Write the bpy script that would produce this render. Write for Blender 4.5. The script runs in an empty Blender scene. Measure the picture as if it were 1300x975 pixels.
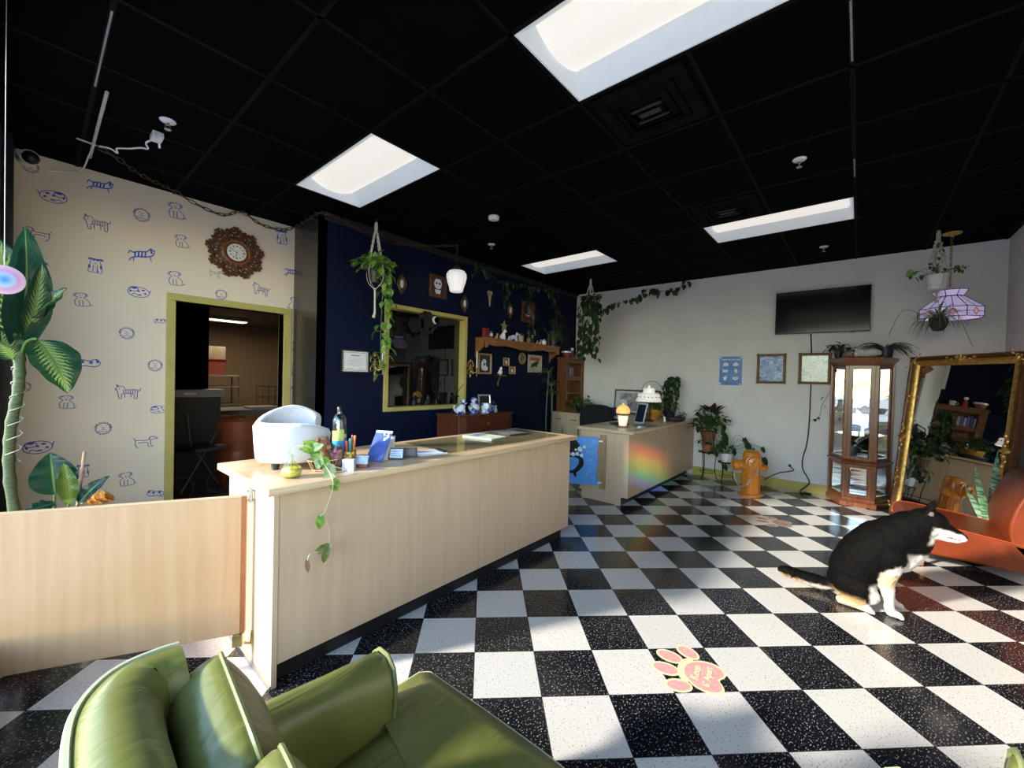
import bpy, bmesh, math, random
from mathutils import Vector, Matrix, noise
RND = random.Random(11)
SC = bpy.context.scene
COL = SC.collection
rad = math.radians
PI = math.pi

# ------------------------------------------------------------------ mesh builder
def frame_from(d, up=(0, 0, 1)):
    d = Vector(d).normalized(); up = Vector(up)
    if abs(d.dot(up)) > .98: up = Vector((1, 0, 0))
    x = up.cross(d).normalized(); y = d.cross(x)
    return x, y, d

class MB:
    def __init__(s): s.v = []; s.f = []; s.m = []; s.M = Matrix()
    def at(s, loc=(0, 0, 0), rz=0, M=None):
        s.M = M if M is not None else Matrix.Translation(loc) @ Matrix.Rotation(rz, 4, 'Z'); return s
    def add(s, vs, fs, mi=0):
        b = len(s.v); s.v += [s.M @ Vector(v) for v in vs]
        s.f += [tuple(b + i for i in f) for f in fs]; s.m += [mi] * len(fs); return s
    def box(s, x0, x1, y0, y1, z0, z1, mi=0):
        vs = [(x, y, z) for z in (z0, z1) for y in (y0, y1) for x in (x0, x1)]
        return s.add(vs, [(0, 2, 3, 1), (4, 5, 7, 6), (0, 1, 5, 4), (2, 6, 7, 3), (0, 4, 6, 2), (1, 3, 7, 5)], mi)
    def quad(s, a, b, c, d, mi=0): return s.add([a, b, c, d], [(0, 1, 2, 3)], mi)
    def rings(s, rings, mi=0, caps=True, closed=False):
        n = len(rings[0]); vs = [p for r in rings for p in r]; fs = []
        k = len(rings)
        for i in range(k if closed else k - 1):
            a = i * n; b = ((i + 1) % k) * n
            for j in range(n): fs.append((a + j, a + (j + 1) % n, b + (j + 1) % n, b + j))
        if caps and not closed:
            fs.append(tuple(range(n - 1, -1, -1))); fs.append(tuple((k - 1) * n + j for j in range(n)))
        return s.add(vs, fs, mi)
    def tube(s, path, r, n=8, mi=0, caps=True, closed=False, flat=1.0):
        P = [Vector(p) for p in path]; k = len(P); rs = r if isinstance(r, (list, tuple)) else [r] * k
        up = None; out = []
        for i in range(k):
            if closed: d = P[(i + 1) % k] - P[i - 1]
            else: d = P[min(i + 1, k - 1)] - P[max(i - 1, 0)]
            if d.length < 1e-9: d = Vector((0, 0, 1))
            d.normalize()
            if up is None: x, y, _ = frame_from(d)
            else:
                x = up - d * up.dot(d)
                if x.length < 1e-6: x, y, _ = frame_from(d)
                else: x.normalize(); y = d.cross(x)
            up = x
            out.append([P[i] + (x * math.cos(2 * PI * j / n) + y * math.sin(2 * PI * j / n) * flat) * rs[i] for j in range(n)])
        return s.rings(out, mi, caps, closed)
    def lathe(s, prof, n=24, mi=0, c=(0, 0, 0), axis=None, caps=True, wob=None):
        if axis is None: X, Y, Z = Vector((1, 0, 0)), Vector((0, 1, 0)), Vector((0, 0, 1))
        else: X, Y, Z = frame_from(axis)
        c = Vector(c); out = []
        for (r, z) in prof:
            r = max(r, 1e-4)
            out.append([c + (X * math.cos(2 * PI * j / n) + Y * math.sin(2 * PI * j / n)) * r * (wob(j / n, z) if wob else 1) + Z * z for j in range(n)])
        return s.rings(out, mi, caps)
    def sphere(s, c, r, n=12, mi=0, M=None):
        r = Vector(r) if not isinstance(r, (int, float)) else Vector((r, r, r)); c = Vector(c)
        k = max(5, n // 2 + 1); out = []
        for i in range(k):
            t = PI * (i + .02) / (k - .96) if False else PI * i / (k - 1)
            t = min(max(t, .03), PI - .03)
            ring = []
            for j in range(n):
                p = Vector((math.sin(t) * math.cos(2 * PI * j / n) * r.x, math.sin(t) * math.sin(2 * PI * j / n) * r.y, -math.cos(t) * r.z))
                ring.append(c + (M @ p if M else p))
            out.append(ring)
        return s.rings(out, mi, True)
    def prism(s, poly, t, M=None, mi=0, mi_side=None):
        """polygon in XY extruded 0..t along Z, moved by M"""
        M = M or Matrix(); n = len(poly)
        ar = sum(poly[i][0] * poly[(i + 1) % n][1] - poly[(i + 1) % n][0] * poly[i][1] for i in range(n))
        if ar < 0: poly = list(reversed(poly))
        vs = [M @ Vector((p[0], p[1], 0)) for p in poly] + [M @ Vector((p[0], p[1], t)) for p in poly]
        s.add(vs, [tuple(range(n - 1, -1, -1)), tuple(range(n, 2 * n))], mi)
        s.add(vs, [(i, (i + 1) % n, n + (i + 1) % n, n + i) for i in range(n)], mi if mi_side is None else mi_side); return s
    def poly(s, poly, M=None, mi=0):
        M = M or Matrix(); n = len(poly)
        ar = sum(poly[i][0] * poly[(i + 1) % n][1] - poly[(i + 1) % n][0] * poly[i][1] for i in range(n))
        if ar < 0: poly = list(reversed(poly))
        return s.add([M @ Vector((p[0], p[1], p[2] if len(p) > 2 else 0)) for p in poly], [tuple(range(n))], mi)
    def ribbon(s, pts, w, M=None, mi=0, closed=False):
        """flat 2-D stroke"""
        M = M or Matrix(); P = [Vector((p[0], p[1])) for p in pts]; k = len(P); L = []; Rr = []
        for i in range(k):
            d = (P[(i + 1) % k] - P[i - 1]) if closed else (P[min(i + 1, k - 1)] - P[max(i - 1, 0)])
            if d.length < 1e-9: d = Vector((1, 0))
            d.normalize(); nrm = Vector((-d.y, d.x)) * w / 2
            L.append(P[i] + nrm); Rr.append(P[i] - nrm)
        vs = [M @ Vector((p.x, p.y, 0)) for p in L + Rr]; fs = []
        for i in range(k if closed else k - 1):
            j = (i + 1) % k; fs.append((k + i, k + j, j, i))
        return s.add(vs, fs, mi)
    def frame(s, w, h, prof, M=None, mi=0):
        """mitred rectangular frame in the XY plane centred at 0; prof = [(inset, height)], inset from the outer edge"""
        M = M or Matrix(); vs = []; k = len(prof)
        for (o, t) in prof:
            for sx, sy in ((-1, -1), (1, -1), (1, 1), (-1, 1)):
                vs.append(M @ Vector((sx * (w / 2 - o), sy * (h / 2 - o), t)))
        fs = []
        for i in range(k):
            a = i * 4; b = ((i + 1) % k) * 4
            for j in range(4): fs.append((a + j, a + (j + 1) % 4, b + (j + 1) % 4, b + j))
        return s.add(vs, fs, mi)
    def build(s, name, mats, parent=None, bevel=0, seg=2, ang=40, sub=0, smooth=True, mods=None):
        me = bpy.data.meshes.new(name)
        me.from_pydata([tuple(v) for v in s.v], [], s.f)
        for m in (mats if isinstance(mats, (list, tuple)) else [mats]): me.materials.append(m)
        if any(s.m): me.polygons.foreach_set('material_index', s.m)
        if smooth:
            me.polygons.foreach_set('use_smooth', [True] * len(me.polygons))
            me.set_sharp_from_angle(angle=rad(ang))
        me.update()
        o = bpy.data.objects.new(name, me); COL.objects.link(o)
        if parent is not None: o.parent = parent
        if bevel:
            b = o.modifiers.new('bevel', 'BEVEL'); b.width = bevel; b.segments = seg; b.limit_method = 'ANGLE'; b.angle_limit = rad(35)
        if sub:
            b = o.modifiers.new('sub', 'SUBSURF'); b.levels = sub; b.render_levels = sub
        return o

def T(name, label, cat, loc=(0, 0, 0), rz=0, group=None):
    o = bpy.data.objects.new(name, None); COL.objects.link(o); o.empty_display_size = .1
    o.location = loc; o.rotation_euler = (0, 0, rz)
    o['label'] = label; o['category'] = cat
    if group: o['group'] = group
    return o
def tag(o, label, cat, group=None):
    o['label'] = label; o['category'] = cat
    if group: o['group'] = group
    return o
def struct(o): o['kind'] = 'structure'; return o
def dup(root, loc=None, rz=None, label=None, group=None):
    r = root.copy(); COL.objects.link(r)
    if loc is not None: r.location = loc
    if rz is not None: r.rotation_euler = (0, 0, rz)
    if label: r['label'] = label
    if group: r['group'] = group
    for ch in list(root.children):
        c = ch.copy(); COL.objects.link(c); c.parent = r
        for g in list(ch.children):
            d = g.copy(); COL.objects.link(d); d.parent = c
    return r

def bez(p, n=12):
    """Catmull-Rom through points"""
    P = [Vector(q) for q in p]; out = []
    for i in range(len(P) - 1):
        a = P[i - 1] if i else P[0] * 2 - P[1]; b = P[i]; c = P[i + 1]; d = P[i + 2] if i + 2 < len(P) else c * 2 - b
        for k in range(n):
            t = k / n
            out.append(.5 * ((2 * b) + (c - a) * t + (2 * a - 5 * b + 4 * c - d) * t * t + (3 * b - a - 3 * c + d) * t ** 3))
    out.append(P[-1]); return out
def basis(o, x, y):
    """matrix with origin o, local X along x, local Y along y"""
    x = Vector(x).normalized(); y = Vector(y); y = (y - x * y.dot(x)).normalized(); z = x.cross(y)
    m = Matrix.Identity(4)
    for i in range(3): m[i][0] = x[i]; m[i][1] = y[i]; m[i][2] = z[i]; m[i][3] = o[i]
    return m
def ell(cx, cy, a, b, n=16, t0=0, t1=2 * PI, rot=0):
    out = []
    full = abs(t1 - t0 - 2 * PI) < 1e-6
    for i in range(n if full else n + 1):
        t = t0 + (t1 - t0) * i / n; x = a * math.cos(t); y = b * math.sin(t)
        out.append((cx + x * math.cos(rot) - y * math.sin(rot), cy + x * math.sin(rot) + y * math.cos(rot)))
    return out

# ------------------------------------------------------------------ materials
MATS = {}
def nd(nt, typ, **kw):
    n = nt.nodes.new(typ)
    for k, v in kw.items():
        if k in n.inputs: n.inputs[k].default_value = v
        else: setattr(n, k, v)
    return n
def base(name):
    m = bpy.data.materials.new(name); m.use_nodes = True; nt = m.node_tree
    return m, nt, nt.nodes['Principled BSDF']
def mixc(nt, fac, a, b):
    n = nt.nodes.new('ShaderNodeMix'); n.data_type = 'RGBA'
    for sock, v in ((n.inputs[0], fac), (n.inputs[6], a), (n.inputs[7], b)):
        if hasattr(v, 'links'): nt.links.new(v, sock)
        elif isinstance(v, (int, float)): sock.default_value = v
        else: sock.default_value = (*v, 1)
    return n.outputs[2]
def math_(nt, op, a, b=None, c=None):
    n = nt.nodes.new('ShaderNodeMath'); n.operation = op
    for i, v in enumerate((a, b, c)):
        if v is None: continue
        if hasattr(v, 'links'): nt.links.new(v, n.inputs[i])
        else: n.inputs[i].default_value = v
    return n.outputs[0]
def ramp(nt, fac, stops):
    n = nt.nodes.new('ShaderNodeValToRGB'); e = n.color_ramp.elements
    while len(e) < len(stops): e.new(.5)
    for i, (p, c) in enumerate(stops): e[i].position = p; e[i].color = (*c, 1) if len(c) == 3 else c
    nt.links.new(fac, n.inputs[0]); return n.outputs[0]
def mat(name, col, rough=.5, metal=0, var=.12, scale=18, bump=0, spec=.5, stretch=None, emit=None, coat=0, sheen=0, trans=0, sss=0):
    """principled with a soft noise variation of the colour and an optional bump"""
    if name in MATS: return MATS[name]
    m, nt, p = base(name)
    p.inputs['Roughness'].default_value = rough; p.inputs['Metallic'].default_value = metal
    p.inputs['Specular IOR Level'].default_value = spec
    if coat: p.inputs['Coat Weight'].default_value = coat; p.inputs['Coat Roughness'].default_value = .12
    if sheen: p.inputs['Sheen Weight'].default_value = sheen
    if trans: p.inputs['Transmission Weight'].default_value = trans
    tc = nd(nt, 'ShaderNodeTexCoord'); v = tc.outputs['Object']
    if stretch:
        mp = nd(nt, 'ShaderNodeMapping'); mp.inputs['Scale'].default_value = stretch; nt.links.new(v, mp.inputs[0]); v = mp.outputs[0]
    nz = nd(nt, 'ShaderNodeTexNoise', Scale=scale, Detail=3.0); nt.links.new(v, nz.inputs['Vector'])
    a = tuple(min(1, c * (1 - var)) for c in col); b = tuple(min(1, c * (1 + var)) for c in col)
    nt.links.new(ramp(nt, nz.outputs[0], [(.3, a), (.7, b)]), p.inputs['Base Color'])
    if bump:
        bp = nd(nt, 'ShaderNodeBump', Strength=bump, Distance=.01); nt.links.new(nz.outputs[0], bp.inputs['Height']); nt.links.new(bp.outputs[0], p.inputs['Normal'])
    if emit: p.inputs['Emission Color'].default_value = (*emit[0], 1); p.inputs['Emission Strength'].default_value = emit[1]
    MATS[name] = m; return m
def wood(name, c1, c2, rough=.4, scale=6, axis='Z', coat=0, ring=5, dist=3):
    if name in MATS: return MATS[name]
    m, nt, p = base(name); p.inputs['Roughness'].default_value = rough
    if coat: p.inputs['Coat Weight'].default_value = coat; p.inputs['Coat Roughness'].default_value = .15
    tc = nd(nt, 'ShaderNodeTexCoord'); mp = nd(nt, 'ShaderNodeMapping'); nt.links.new(tc.outputs['Object'], mp.inputs[0])
    st = {'X': (.06, 1, 1), 'Y': (1, .06, 1), 'Z': (1, 1, .06)}[axis]; mp.inputs['Scale'].default_value = st
    n1 = nd(nt, 'ShaderNodeTexNoise', Scale=scale * 6, Detail=4.0, Roughness=.6, Distortion=.4); nt.links.new(mp.outputs[0], n1.inputs['Vector'])
    n2 = nd(nt, 'ShaderNodeTexNoise', Scale=scale, Detail=2.0, Distortion=float(dist)); nt.links.new(mp.outputs[0], n2.inputs['Vector'])
    s = math_(nt, 'SINE', math_(nt, 'MULTIPLY', n2.outputs[0], ring * 6.0))
    f = math_(nt, 'ADD', math_(nt, 'MULTIPLY', s, .12), n1.outputs[0])
    nt.links.new(ramp(nt, f, [(.28, c1), (.72, c2)]), p.inputs['Base Color'])
    bp = nd(nt, 'ShaderNodeBump', Strength=.06, Distance=.004); nt.links.new(f, bp.inputs['Height']); nt.links.new(bp.outputs[0], p.inputs['Normal'])
    MATS[name] = m; return m
def glassy(name, col=(1, 1, 1), refl=.1, rough=.02, tint=(1, 1, 1)):
    """thin pane: transparent with a fresnel-like gloss"""
    if name in MATS: return MATS[name]
    m, nt, p = base(name); nt.nodes.remove(p); out = nt.nodes['Material Output']
    t = nd(nt, 'ShaderNodeBsdfTransparent'); t.inputs[0].default_value = (*tint, 1)
    g = nd(nt, 'ShaderNodeBsdfGlossy', Roughness=rough); g.inputs[0].default_value = (*col, 1)
    lw = nd(nt, 'ShaderNodeLayerWeight', Blend=.35); mx = nd(nt, 'ShaderNodeMixShader')
    nt.links.new(math_(nt, 'ADD', math_(nt, 'MULTIPLY', lw.outputs['Facing'], .35), refl), mx.inputs[0])
    nt.links.new(t.outputs[0], mx.inputs[1]); nt.links.new(g.outputs[0], mx.inputs[2]); nt.links.new(mx.outputs[0], out.inputs[0])
    MATS[name] = m; return m
def leafmat(name, dark, light, vein=.0, rough=.35, scale=30, patch=.5):
    """leaf surface: green with lighter flecks; some light passes through"""
    if name in MATS: return MATS[name]
    m, nt, p = base(name); p.inputs['Roughness'].default_value = rough
    tc = nd(nt, 'ShaderNodeTexCoord'); nz = nd(nt, 'ShaderNodeTexNoise', Scale=scale, Detail=3.0); nt.links.new(tc.outputs['Object'], nz.inputs['Vector'])
    c = ramp(nt, nz.outputs[0], [(patch - .12, dark), (patch + .12, light)])
    nt.links.new(c, p.inputs['Base Color'])
    tr = nd(nt, 'ShaderNodeBsdfTranslucent'); nt.links.new(c, tr.inputs[0]); mx = nd(nt, 'ShaderNodeMixShader'); mx.inputs[0].default_value = .25
    out = nt.nodes['Material Output']; nt.links.new(p.outputs[0], mx.inputs[1]); nt.links.new(tr.outputs[0], mx.inputs[2]); nt.links.new(mx.outputs[0], out.inputs[0])
    MATS[name] = m; return m

def uv_less(): pass
# ---- common materials
maple = wood('maple_laminate', (.595, .43, .29), (.655, .485, .33), .42, 5, 'Z', ring=2)
maple_top = wood('maple_top', (.60, .43, .26), (.72, .54, .35), .3, 5, 'X', coat=.3, ring=2)
maple_edge = wood('maple_edge', (.60, .40, .20), (.74, .52, .28), .4, 5, 'Z')
gate_wood = wood('gate_laminate', (.565, .33, .17), (.62, .38, .205), .38, 5, 'Z', coat=.2, ring=2)
white_paint = mat('white_paint', (.80, .79, .77), .85, var=.03, scale=3)
navy = mat('navy_paint', (.0012, .0050, .027), .6, var=.15, scale=3, bump=.02, spec=.2)
black_paint = mat('black_paint', (.0012, .0012, .0016), .95, var=.3, scale=4, spec=.05)
black_plinth = mat('black_plinth', (.012, .012, .016), .4, var=.2)
yellow_trim = mat('yellow_trim', (.55, .45, .12), .5, var=.06, scale=5)
olive_trim = mat('olive_trim', (.50, .42, .13), .45, var=.08, scale=6)
black_metal = mat('black_metal', (.012, .012, .012), .4, metal=.6)
black_plastic = mat('black_plastic', (.012, .012, .014), .35)
steel = mat('steel', (.6, .6, .6), .3, metal=1)
brass = mat('brass', (.65, .45, .16), .3, metal=1, var=.2)
gold = mat('gilt', (.70, .42, .12), .36, metal=.85, var=.35, scale=40, bump=.15)
gilt_dark = mat('gilt_brown', (.13, .048, .018), .35, metal=.3, var=.4, scale=30, bump=.1)
oak_dark = wood('walnut', (.145, .042, .013), (.31, .10, .032), .3, 8, 'Z', coat=.3)
oak_dark_y = wood('walnut_flat', (.13, .045, .018), (.30, .12, .05), .3, 8, 'Y', coat=.3)
radio_wood = wood('red_mahogany', (.06, .014, .007), (.15, .04, .017), .3, 8, 'Z', coat=.3)
oak_mid = wood('orange_oak', (.20, .075, .022), (.36, .155, .05), .35, 8, 'X', coat=.2)
white_ceramic = mat('white_ceramic', (.85, .85, .87), .18, var=.04, coat=.5)
blue_ceramic = mat('blue_glaze', (.06, .13, .55), .2, var=.3, coat=.5)
terracotta = mat('terracotta', (.33, .12, .06), .8, var=.15, bump=.1)
soil = mat('soil', (.03, .02, .012), .95, var=.4, scale=60, bump=.6)
cord_black = mat('cord_black', (.01, .01, .012), .5)
rope = mat('cotton_rope', (.62, .56, .44), .9, var=.2, scale=90, bump=.5)
paper = mat('paper', (.82, .82, .82), .7, var=.04)
mirror_glass, _nt, _p = base('mirror_glass'); _p.inputs['Metallic'].default_value = 1; _p.inputs['Roughness'].default_value = .015; _p.inputs['Base Color'].default_value = (.86, .88, .88, 1)
pane = glassy('clear_pane')
leaf_pothos = leafmat('pothos_leaf', (.03, .10, .015), (.10, .24, .03), patch=.55)
leaf_bright = leafmat('pothos_leaf_bright', (.10, .26, .03), (.28, .45, .08), scale=60)
leaf_dark = leafmat('dark_leaf', (.012, .035, .012), (.03, .075, .02))
leaf_maroon = leafmat('maroon_leaf', (.02, .03, .012), (.08, .02, .025))
stem_green = mat('green_stem', (.10, .20, .04), .5, var=.2)
# ================================================================== THE ROOM
XW, YN, YP, YR, XL, ZC = 6.68, 4.11, 4.80, -1.165, -.14, 3.02   # white wall, navy wall, papered wall, right wall, window wall, ceiling
XRET = 1.88                                                    # where the papered wall steps forward to the navy wall
# floor ------------------------------------------------------------
def floor_mat():
    m, nt, p = base('checker_tiles'); L = nt.links
    tc = nd(nt, 'ShaderNodeTexCoord'); sx = nd(nt, 'ShaderNodeSeparateXYZ'); L.new(tc.outputs['Object'], sx.inputs[0])
    a = rad(44.138); e2 = (math.cos(a), math.sin(a)); e1 = (math.sin(a), -math.cos(a)); g = (1.9237, 1.8945); t = .3048
    def ax(e):
        s = math_(nt, 'ADD', math_(nt, 'MULTIPLY', sx.outputs[0], e[0] / t), math_(nt, 'MULTIPLY', sx.outputs[1], e[1] / t))
        return math_(nt, 'SUBTRACT', s, (g[0] * e[0] + g[1] * e[1]) / t)
    u, v = ax(e1), ax(e2)
    fu, fv = math_(nt, 'FLOOR', u), math_(nt, 'FLOOR', v)
    par = math_(nt, 'FLOORED_MODULO', math_(nt, 'ADD', fu, fv), 2.0)          # 1 = white
    # per-tile tone
    cmb = nd(nt, 'ShaderNodeCombineXYZ'); L.new(fu, cmb.inputs[0]); L.new(fv, cmb.inputs[1])
    wn = nd(nt, 'ShaderNodeTexWhiteNoise'); L.new(cmb.outputs[0], wn.inputs['Vector'])
    # chips
    mp = nd(nt, 'ShaderNodeMapping'); mp.inputs['Scale'].default_value = (1, 1.7, 1); mp.inputs['Rotation'].default_value = (0, 0, .6); L.new(tc.outputs['Object'], mp.inputs[0])
    n1 = nd(nt, 'ShaderNodeTexNoise', Scale=95.0, Detail=1.0); L.new(mp.outputs[0], n1.inputs['Vector'])
    n2 = nd(nt, 'ShaderNodeTexNoise', Scale=60.0, Detail=2.0); n2.inputs['Vector'].default_value = (3, 1, 2); L.new(mp.outputs[0], n2.inputs['Vector'])
    n3 = nd(nt, 'ShaderNodeTexNoise', Scale=2.2, Detail=3.0); L.new(tc.outputs['Object'], n3.inputs['Vector'])
    chipw = ramp(nt, n1.outputs[0], [(.625, (0, 0, 0)), (.675, (1, 1, 1))])
    chipb = ramp(nt, n1.outputs[0], [(.31, (1, 1, 1)), (.36, (0, 0, 0))])
    blk = mixc(nt, wn.outputs[0], (.006, .007, .010), (.011, .011, .014)); blk = mixc(nt, chipw, blk, (.30, .31, .33))
    wht = mixc(nt, wn.outputs[0], (.62, .63, .63), (.70, .70, .69)); wht = mixc(nt, chipb, wht, (.22, .21, .19))
    wht = mixc(nt, math_(nt, 'MULTIPLY', n3.outputs[0], .25), wht, (.55, .53, .48))
    col = mixc(nt, par, blk, wht)
    du = math_(nt, 'ABSOLUTE', math_(nt, 'SUBTRACT', math_(nt, 'SUBTRACT', u, fu), .5)); dv = math_(nt, 'ABSOLUTE', math_(nt, 'SUBTRACT', math_(nt, 'SUBTRACT', v, fv), .5))
    line = math_(nt, 'GREATER_THAN', math_(nt, 'MAXIMUM', du, dv), .4945)
    col = mixc(nt, line, col, (.03, .03, .03))
    L.new(col, p.inputs['Base Color'])
    L.new(math_(nt, 'ADD', math_(nt, 'MULTIPLY', n3.outputs[0], .14), .09), p.inputs['Roughness'])
    p.inputs['Specular IOR Level'].default_value = .55
    bp = nd(nt, 'ShaderNodeBump', Strength=.05, Distance=.004); nb = nd(nt, 'ShaderNodeTexNoise', Scale=9.0, Detail=2.0); L.new(tc.outputs['Object'], nb.inputs['Vector'])
    L.new(nb.outputs[0], bp.inputs['Height']); L.new(bp.outputs[0], p.inputs['Normal'])
    return m
b = MB(); b.box(XL - .2, XW + .15, YR - .15, YP + .12, -.12, 0); struct(b.build('floor', floor_mat()))
# ceiling ----------------------------------------------------------
CELL = .607; X0C, Y0C = 1.440 - 3 * CELL, .072 - 3 * CELL
LIGHTS = [(1.440, .072), (1.440, .072 + 4 * CELL), (1.440 + 5 * CELL, .072), (1.440 + 5 * CELL, .072 + 4 * CELL)]
def is_light(cx, cy): return any(lx < cx < lx + CELL and ly < cy < ly + 2 * CELL for lx, ly in LIGHTS)
b = MB(); nx, ny = 14, 12
for i in range(nx):
    for j in range(ny):
        x0, y0 = X0C + i * CELL, Y0C + j * CELL
        if is_light(x0 + CELL / 2, y0 + CELL / 2): continue
        x1, y1 = min(x0 + CELL, XW + .1), min(y0 + CELL, YP + .1); x0 = max(x0, XL - .15); y0 = max(y0, YR - .1)
        if x1 <= x0 or y1 <= y0: continue
        b.box(x0 + .004, x1 - .004, y0 + .004, y1 - .004, ZC, ZC + .015)
        b.box(x0, x1, y0, y1, ZC + .13, ZC + .15)
for i in range(nx + 1):
    x = X0C + i * CELL
    if XL < x < XW: 
        for (y0, y1) in ((YR, .06), (.06, 1.30), (1.30, 2.49), (2.49, 3.73), (3.73, YP)): b.box(x - .011, x + .011, y0, y1, ZC - .006, ZC + .004, 1)
for j in range(ny + 1):
    y = Y0C + j * CELL
    if YR < y < YP:
        for k in range(nx):
            x = X0C + k * CELL
            if is_light(x + CELL / 2, y + .05) and is_light(x + CELL / 2, y - .05): continue
            if x + CELL < XL or x > XW: continue
            b.box(max(x, XL), min(x + CELL, XW), y - .011, y + .011, ZC - .006, ZC + .004, 1)
tbar = mat('black_ceiling_bar', (.0022, .0022, .003), .8, var=.3, spec=.15)
struct(b.build('ceiling', [black_paint, tbar], smooth=False))
# papered wall with the door opening ------------------------------
DX0, DX1, DZ = .856, 1.778, 2.05
def rect_with_hole(b, x0, x1, z0, z1, hx0, hx1, hz0, hz1, y0, y1, mi=0):
    for (a, c, d, e) in ((x0, hx0, z0, z1), (hx1, x1, z0, z1), (hx0, hx1, hz1, z1), (hx0, hx1, z0, hz0)):
        if c - a > 1e-4 and e - d > 1e-4: b.box(a, c, y0, y1, d, e, mi)
paper_wall = mat('cream_wallpaper', (.86, .75, .60), .38, var=.03, scale=2, spec=.6)
ink = mat('wallpaper_ink', (.03, .08, .52), .5, var=.1)
ink_soft = mat('wallpaper_line', (.09, .12, .36), .5, var=.1)
b = MB(); rect_with_hole(b, -.1, XRET, 0, ZC, DX0, DX1, 0, DZ, YP, YP + .12)
KS = {'stretch': (1.02, 1.7), 'patch': (1.05, 1.6), 'curl': (1.1, 1.1), 'sit': (1.5, 1.3), 'fluff': (1.2, 1.2), 'stripe': (1.05, 1.05), 'hound': (1.05, 1.1), 'shaggy': (1.15, 1.15)}
def motif(kind, cx, cz, w, flip=1, rot=0):
    """dog drawings of the paper: strokes and patches, unit about 1 wide"""
    M = Matrix.Translation((cx, YP - .0006, cz)) @ Matrix.Rotation(PI / 2, 4, 'X') @ Matrix.Rotation(rot, 4, 'Z') @ Matrix.Diagonal((w * flip * KS[kind][0], w * KS[kind][1], 1, 1))
    M2 = M @ Matrix.Translation((0, 0, .0004)); lw = .036
    def st(pts, mi=2, wd=lw, cl=False):
        pts = [(p.x, p.y) for p in bez([(q[0], q[1], 0) for q in pts], 4)] if len(pts) > 2 else pts
        b2.ribbon(pts, wd, M, mi, cl)
    def fl(poly, mi=1): b2.poly(poly, M2, mi)
    if kind == 'stretch':
        st([(-.5, .02), (-.42, .1), (-.3, .06), (-.1, .1), (.2, .12), (.38, .22), (.5, .12), (.42, .02), (.28, -.02), (.1, -.05), (-.2, -.06), (-.42, -.12), (-.5, -.2)], 1)
        for k in range(4): x = -.26 + k * .13; fl([(x, .09), (x + .06, .1), (x + .03, -.05), (x - .04, -.05)])
        fl([(.34, .18), (.42, .22), (.44, .06), (.36, .08)]); st([(.3, -.02), (.36, -.16)], 1); st([(-.3, -.06), (-.34, -.2)], 1); st([(.5, .14), (.52, .2)], 1)
    elif kind == 'patch':
        st([(-.5, .05), (-.3, .14), (0, .12), (.3, .2), (.5, .1), (.44, -.04), (.2, -.1), (-.1, -.08), (-.4, -.16), (-.5, -.1), (-.5, .05)], 2)
        fl([(-.35, .1), (-.2, .13), (-.16, .02), (-.32, 0)]); fl([(.02, .1), (.2, .13), (.16, .0), (.04, .02)]); fl([(.3, .18), (.42, .2), (.46, .06), (.34, .06)]); fl([(-.44, -.04), (-.3, -.04), (-.36, -.13)])
    elif kind == 'curl':
        st(ell(0, 0, .48, .3, 20), 1, lw, True); st(ell(.22, .16, .2, .13, 10), 1, lw, True)
        fl(ell(.2, .24, .13, .08, 8)); fl(ell(-.2, .14, .09, .05, 8)); fl(ell(-.3, -.05, .07, .05, 8)); fl(ell(0, .06, .06, .05, 8)); fl(ell(-.05, -.16, .09, .04, 8)); fl(ell(.36, .02, .05, .07, 8))
        st([(.0, -.2), (.2, -.1), (.3, -.2)], 2); st([(-.48, .0), (-.55, .2)], 1)
    elif kind == 'sit':
        st([(-.16, .4), (.12, .42), (.2, .25), (.12, .1), (.3, -.1), (.34, -.4), (.1, -.45), (-.2, -.44), (-.26, -.1), (-.14, .1), (-.24, .22), (-.16, .4)], 2)
        st([(-.16, .4), (-.3, .3), (-.26, .16)], 1); st([(.12, .42), (.26, .34), (.22, .18)], 1); fl(ell(-.02, .22, .035, .025, 6)); st([(-.08, -.05), (-.08, -.42)], 2); st([(.06, -.05), (.06, -.43)], 2); st([(.34, -.4), (.46, -.34)], 2)
        fl(ell(-.09, .32, .025, .025, 6)); fl(ell(.06, .32, .025, .025, 6)); st([(-.05, .15), (0, .12), (.05, .15)], 2)
    elif kind == 'fluff':
        for k in range(26):
            a = 2 * PI * k / 26; r0, r1 = (.34, .44) if k % 2 else (.36, .47)
            b2.ribbon([(r0 * math.cos(a), r0 * math.sin(a) * 1.05), (r1 * math.cos(a + .15), r1 * math.sin(a + .15) * 1.05)], lw, M, 2)
        st(ell(0, 0, .36, .38, 16), 2, lw, True); fl(ell(0, .08, .05, .035, 6)); fl(ell(-.12, .18, .03, .03, 6)); fl(ell(.12, .18, .03, .03, 6)); st([(-.1, -.02), (0, -.07), (.1, -.02)], 2)
        st([(-.32, .3), (-.42, .1), (-.3, .05)], 2); st([(.32, .3), (.42, .1), (.3, .05)], 2)
        for k in range(5): b2.ribbon([(-.2 + k * .1, -.15), (-.22 + k * .1, -.27)], lw, M, 2)
    elif kind == 'stripe':
        st([(-.42, .3), (-.2, .3), (-.1, .14), (.3, .14), (.42, .06), (.5, .22)], 2); st([(-.42, .3), (-.5, .18), (-.42, .04), (-.36, -.3), (-.26, -.3), (-.24, -.08), (.2, -.1), (.24, -.32), (.34, -.32), (.36, .1)], 2)
        for k in range(6): x = -.2 + k * .09; st([(x, .13), (x + .02, 0), (x, -.08)], 2)
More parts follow.
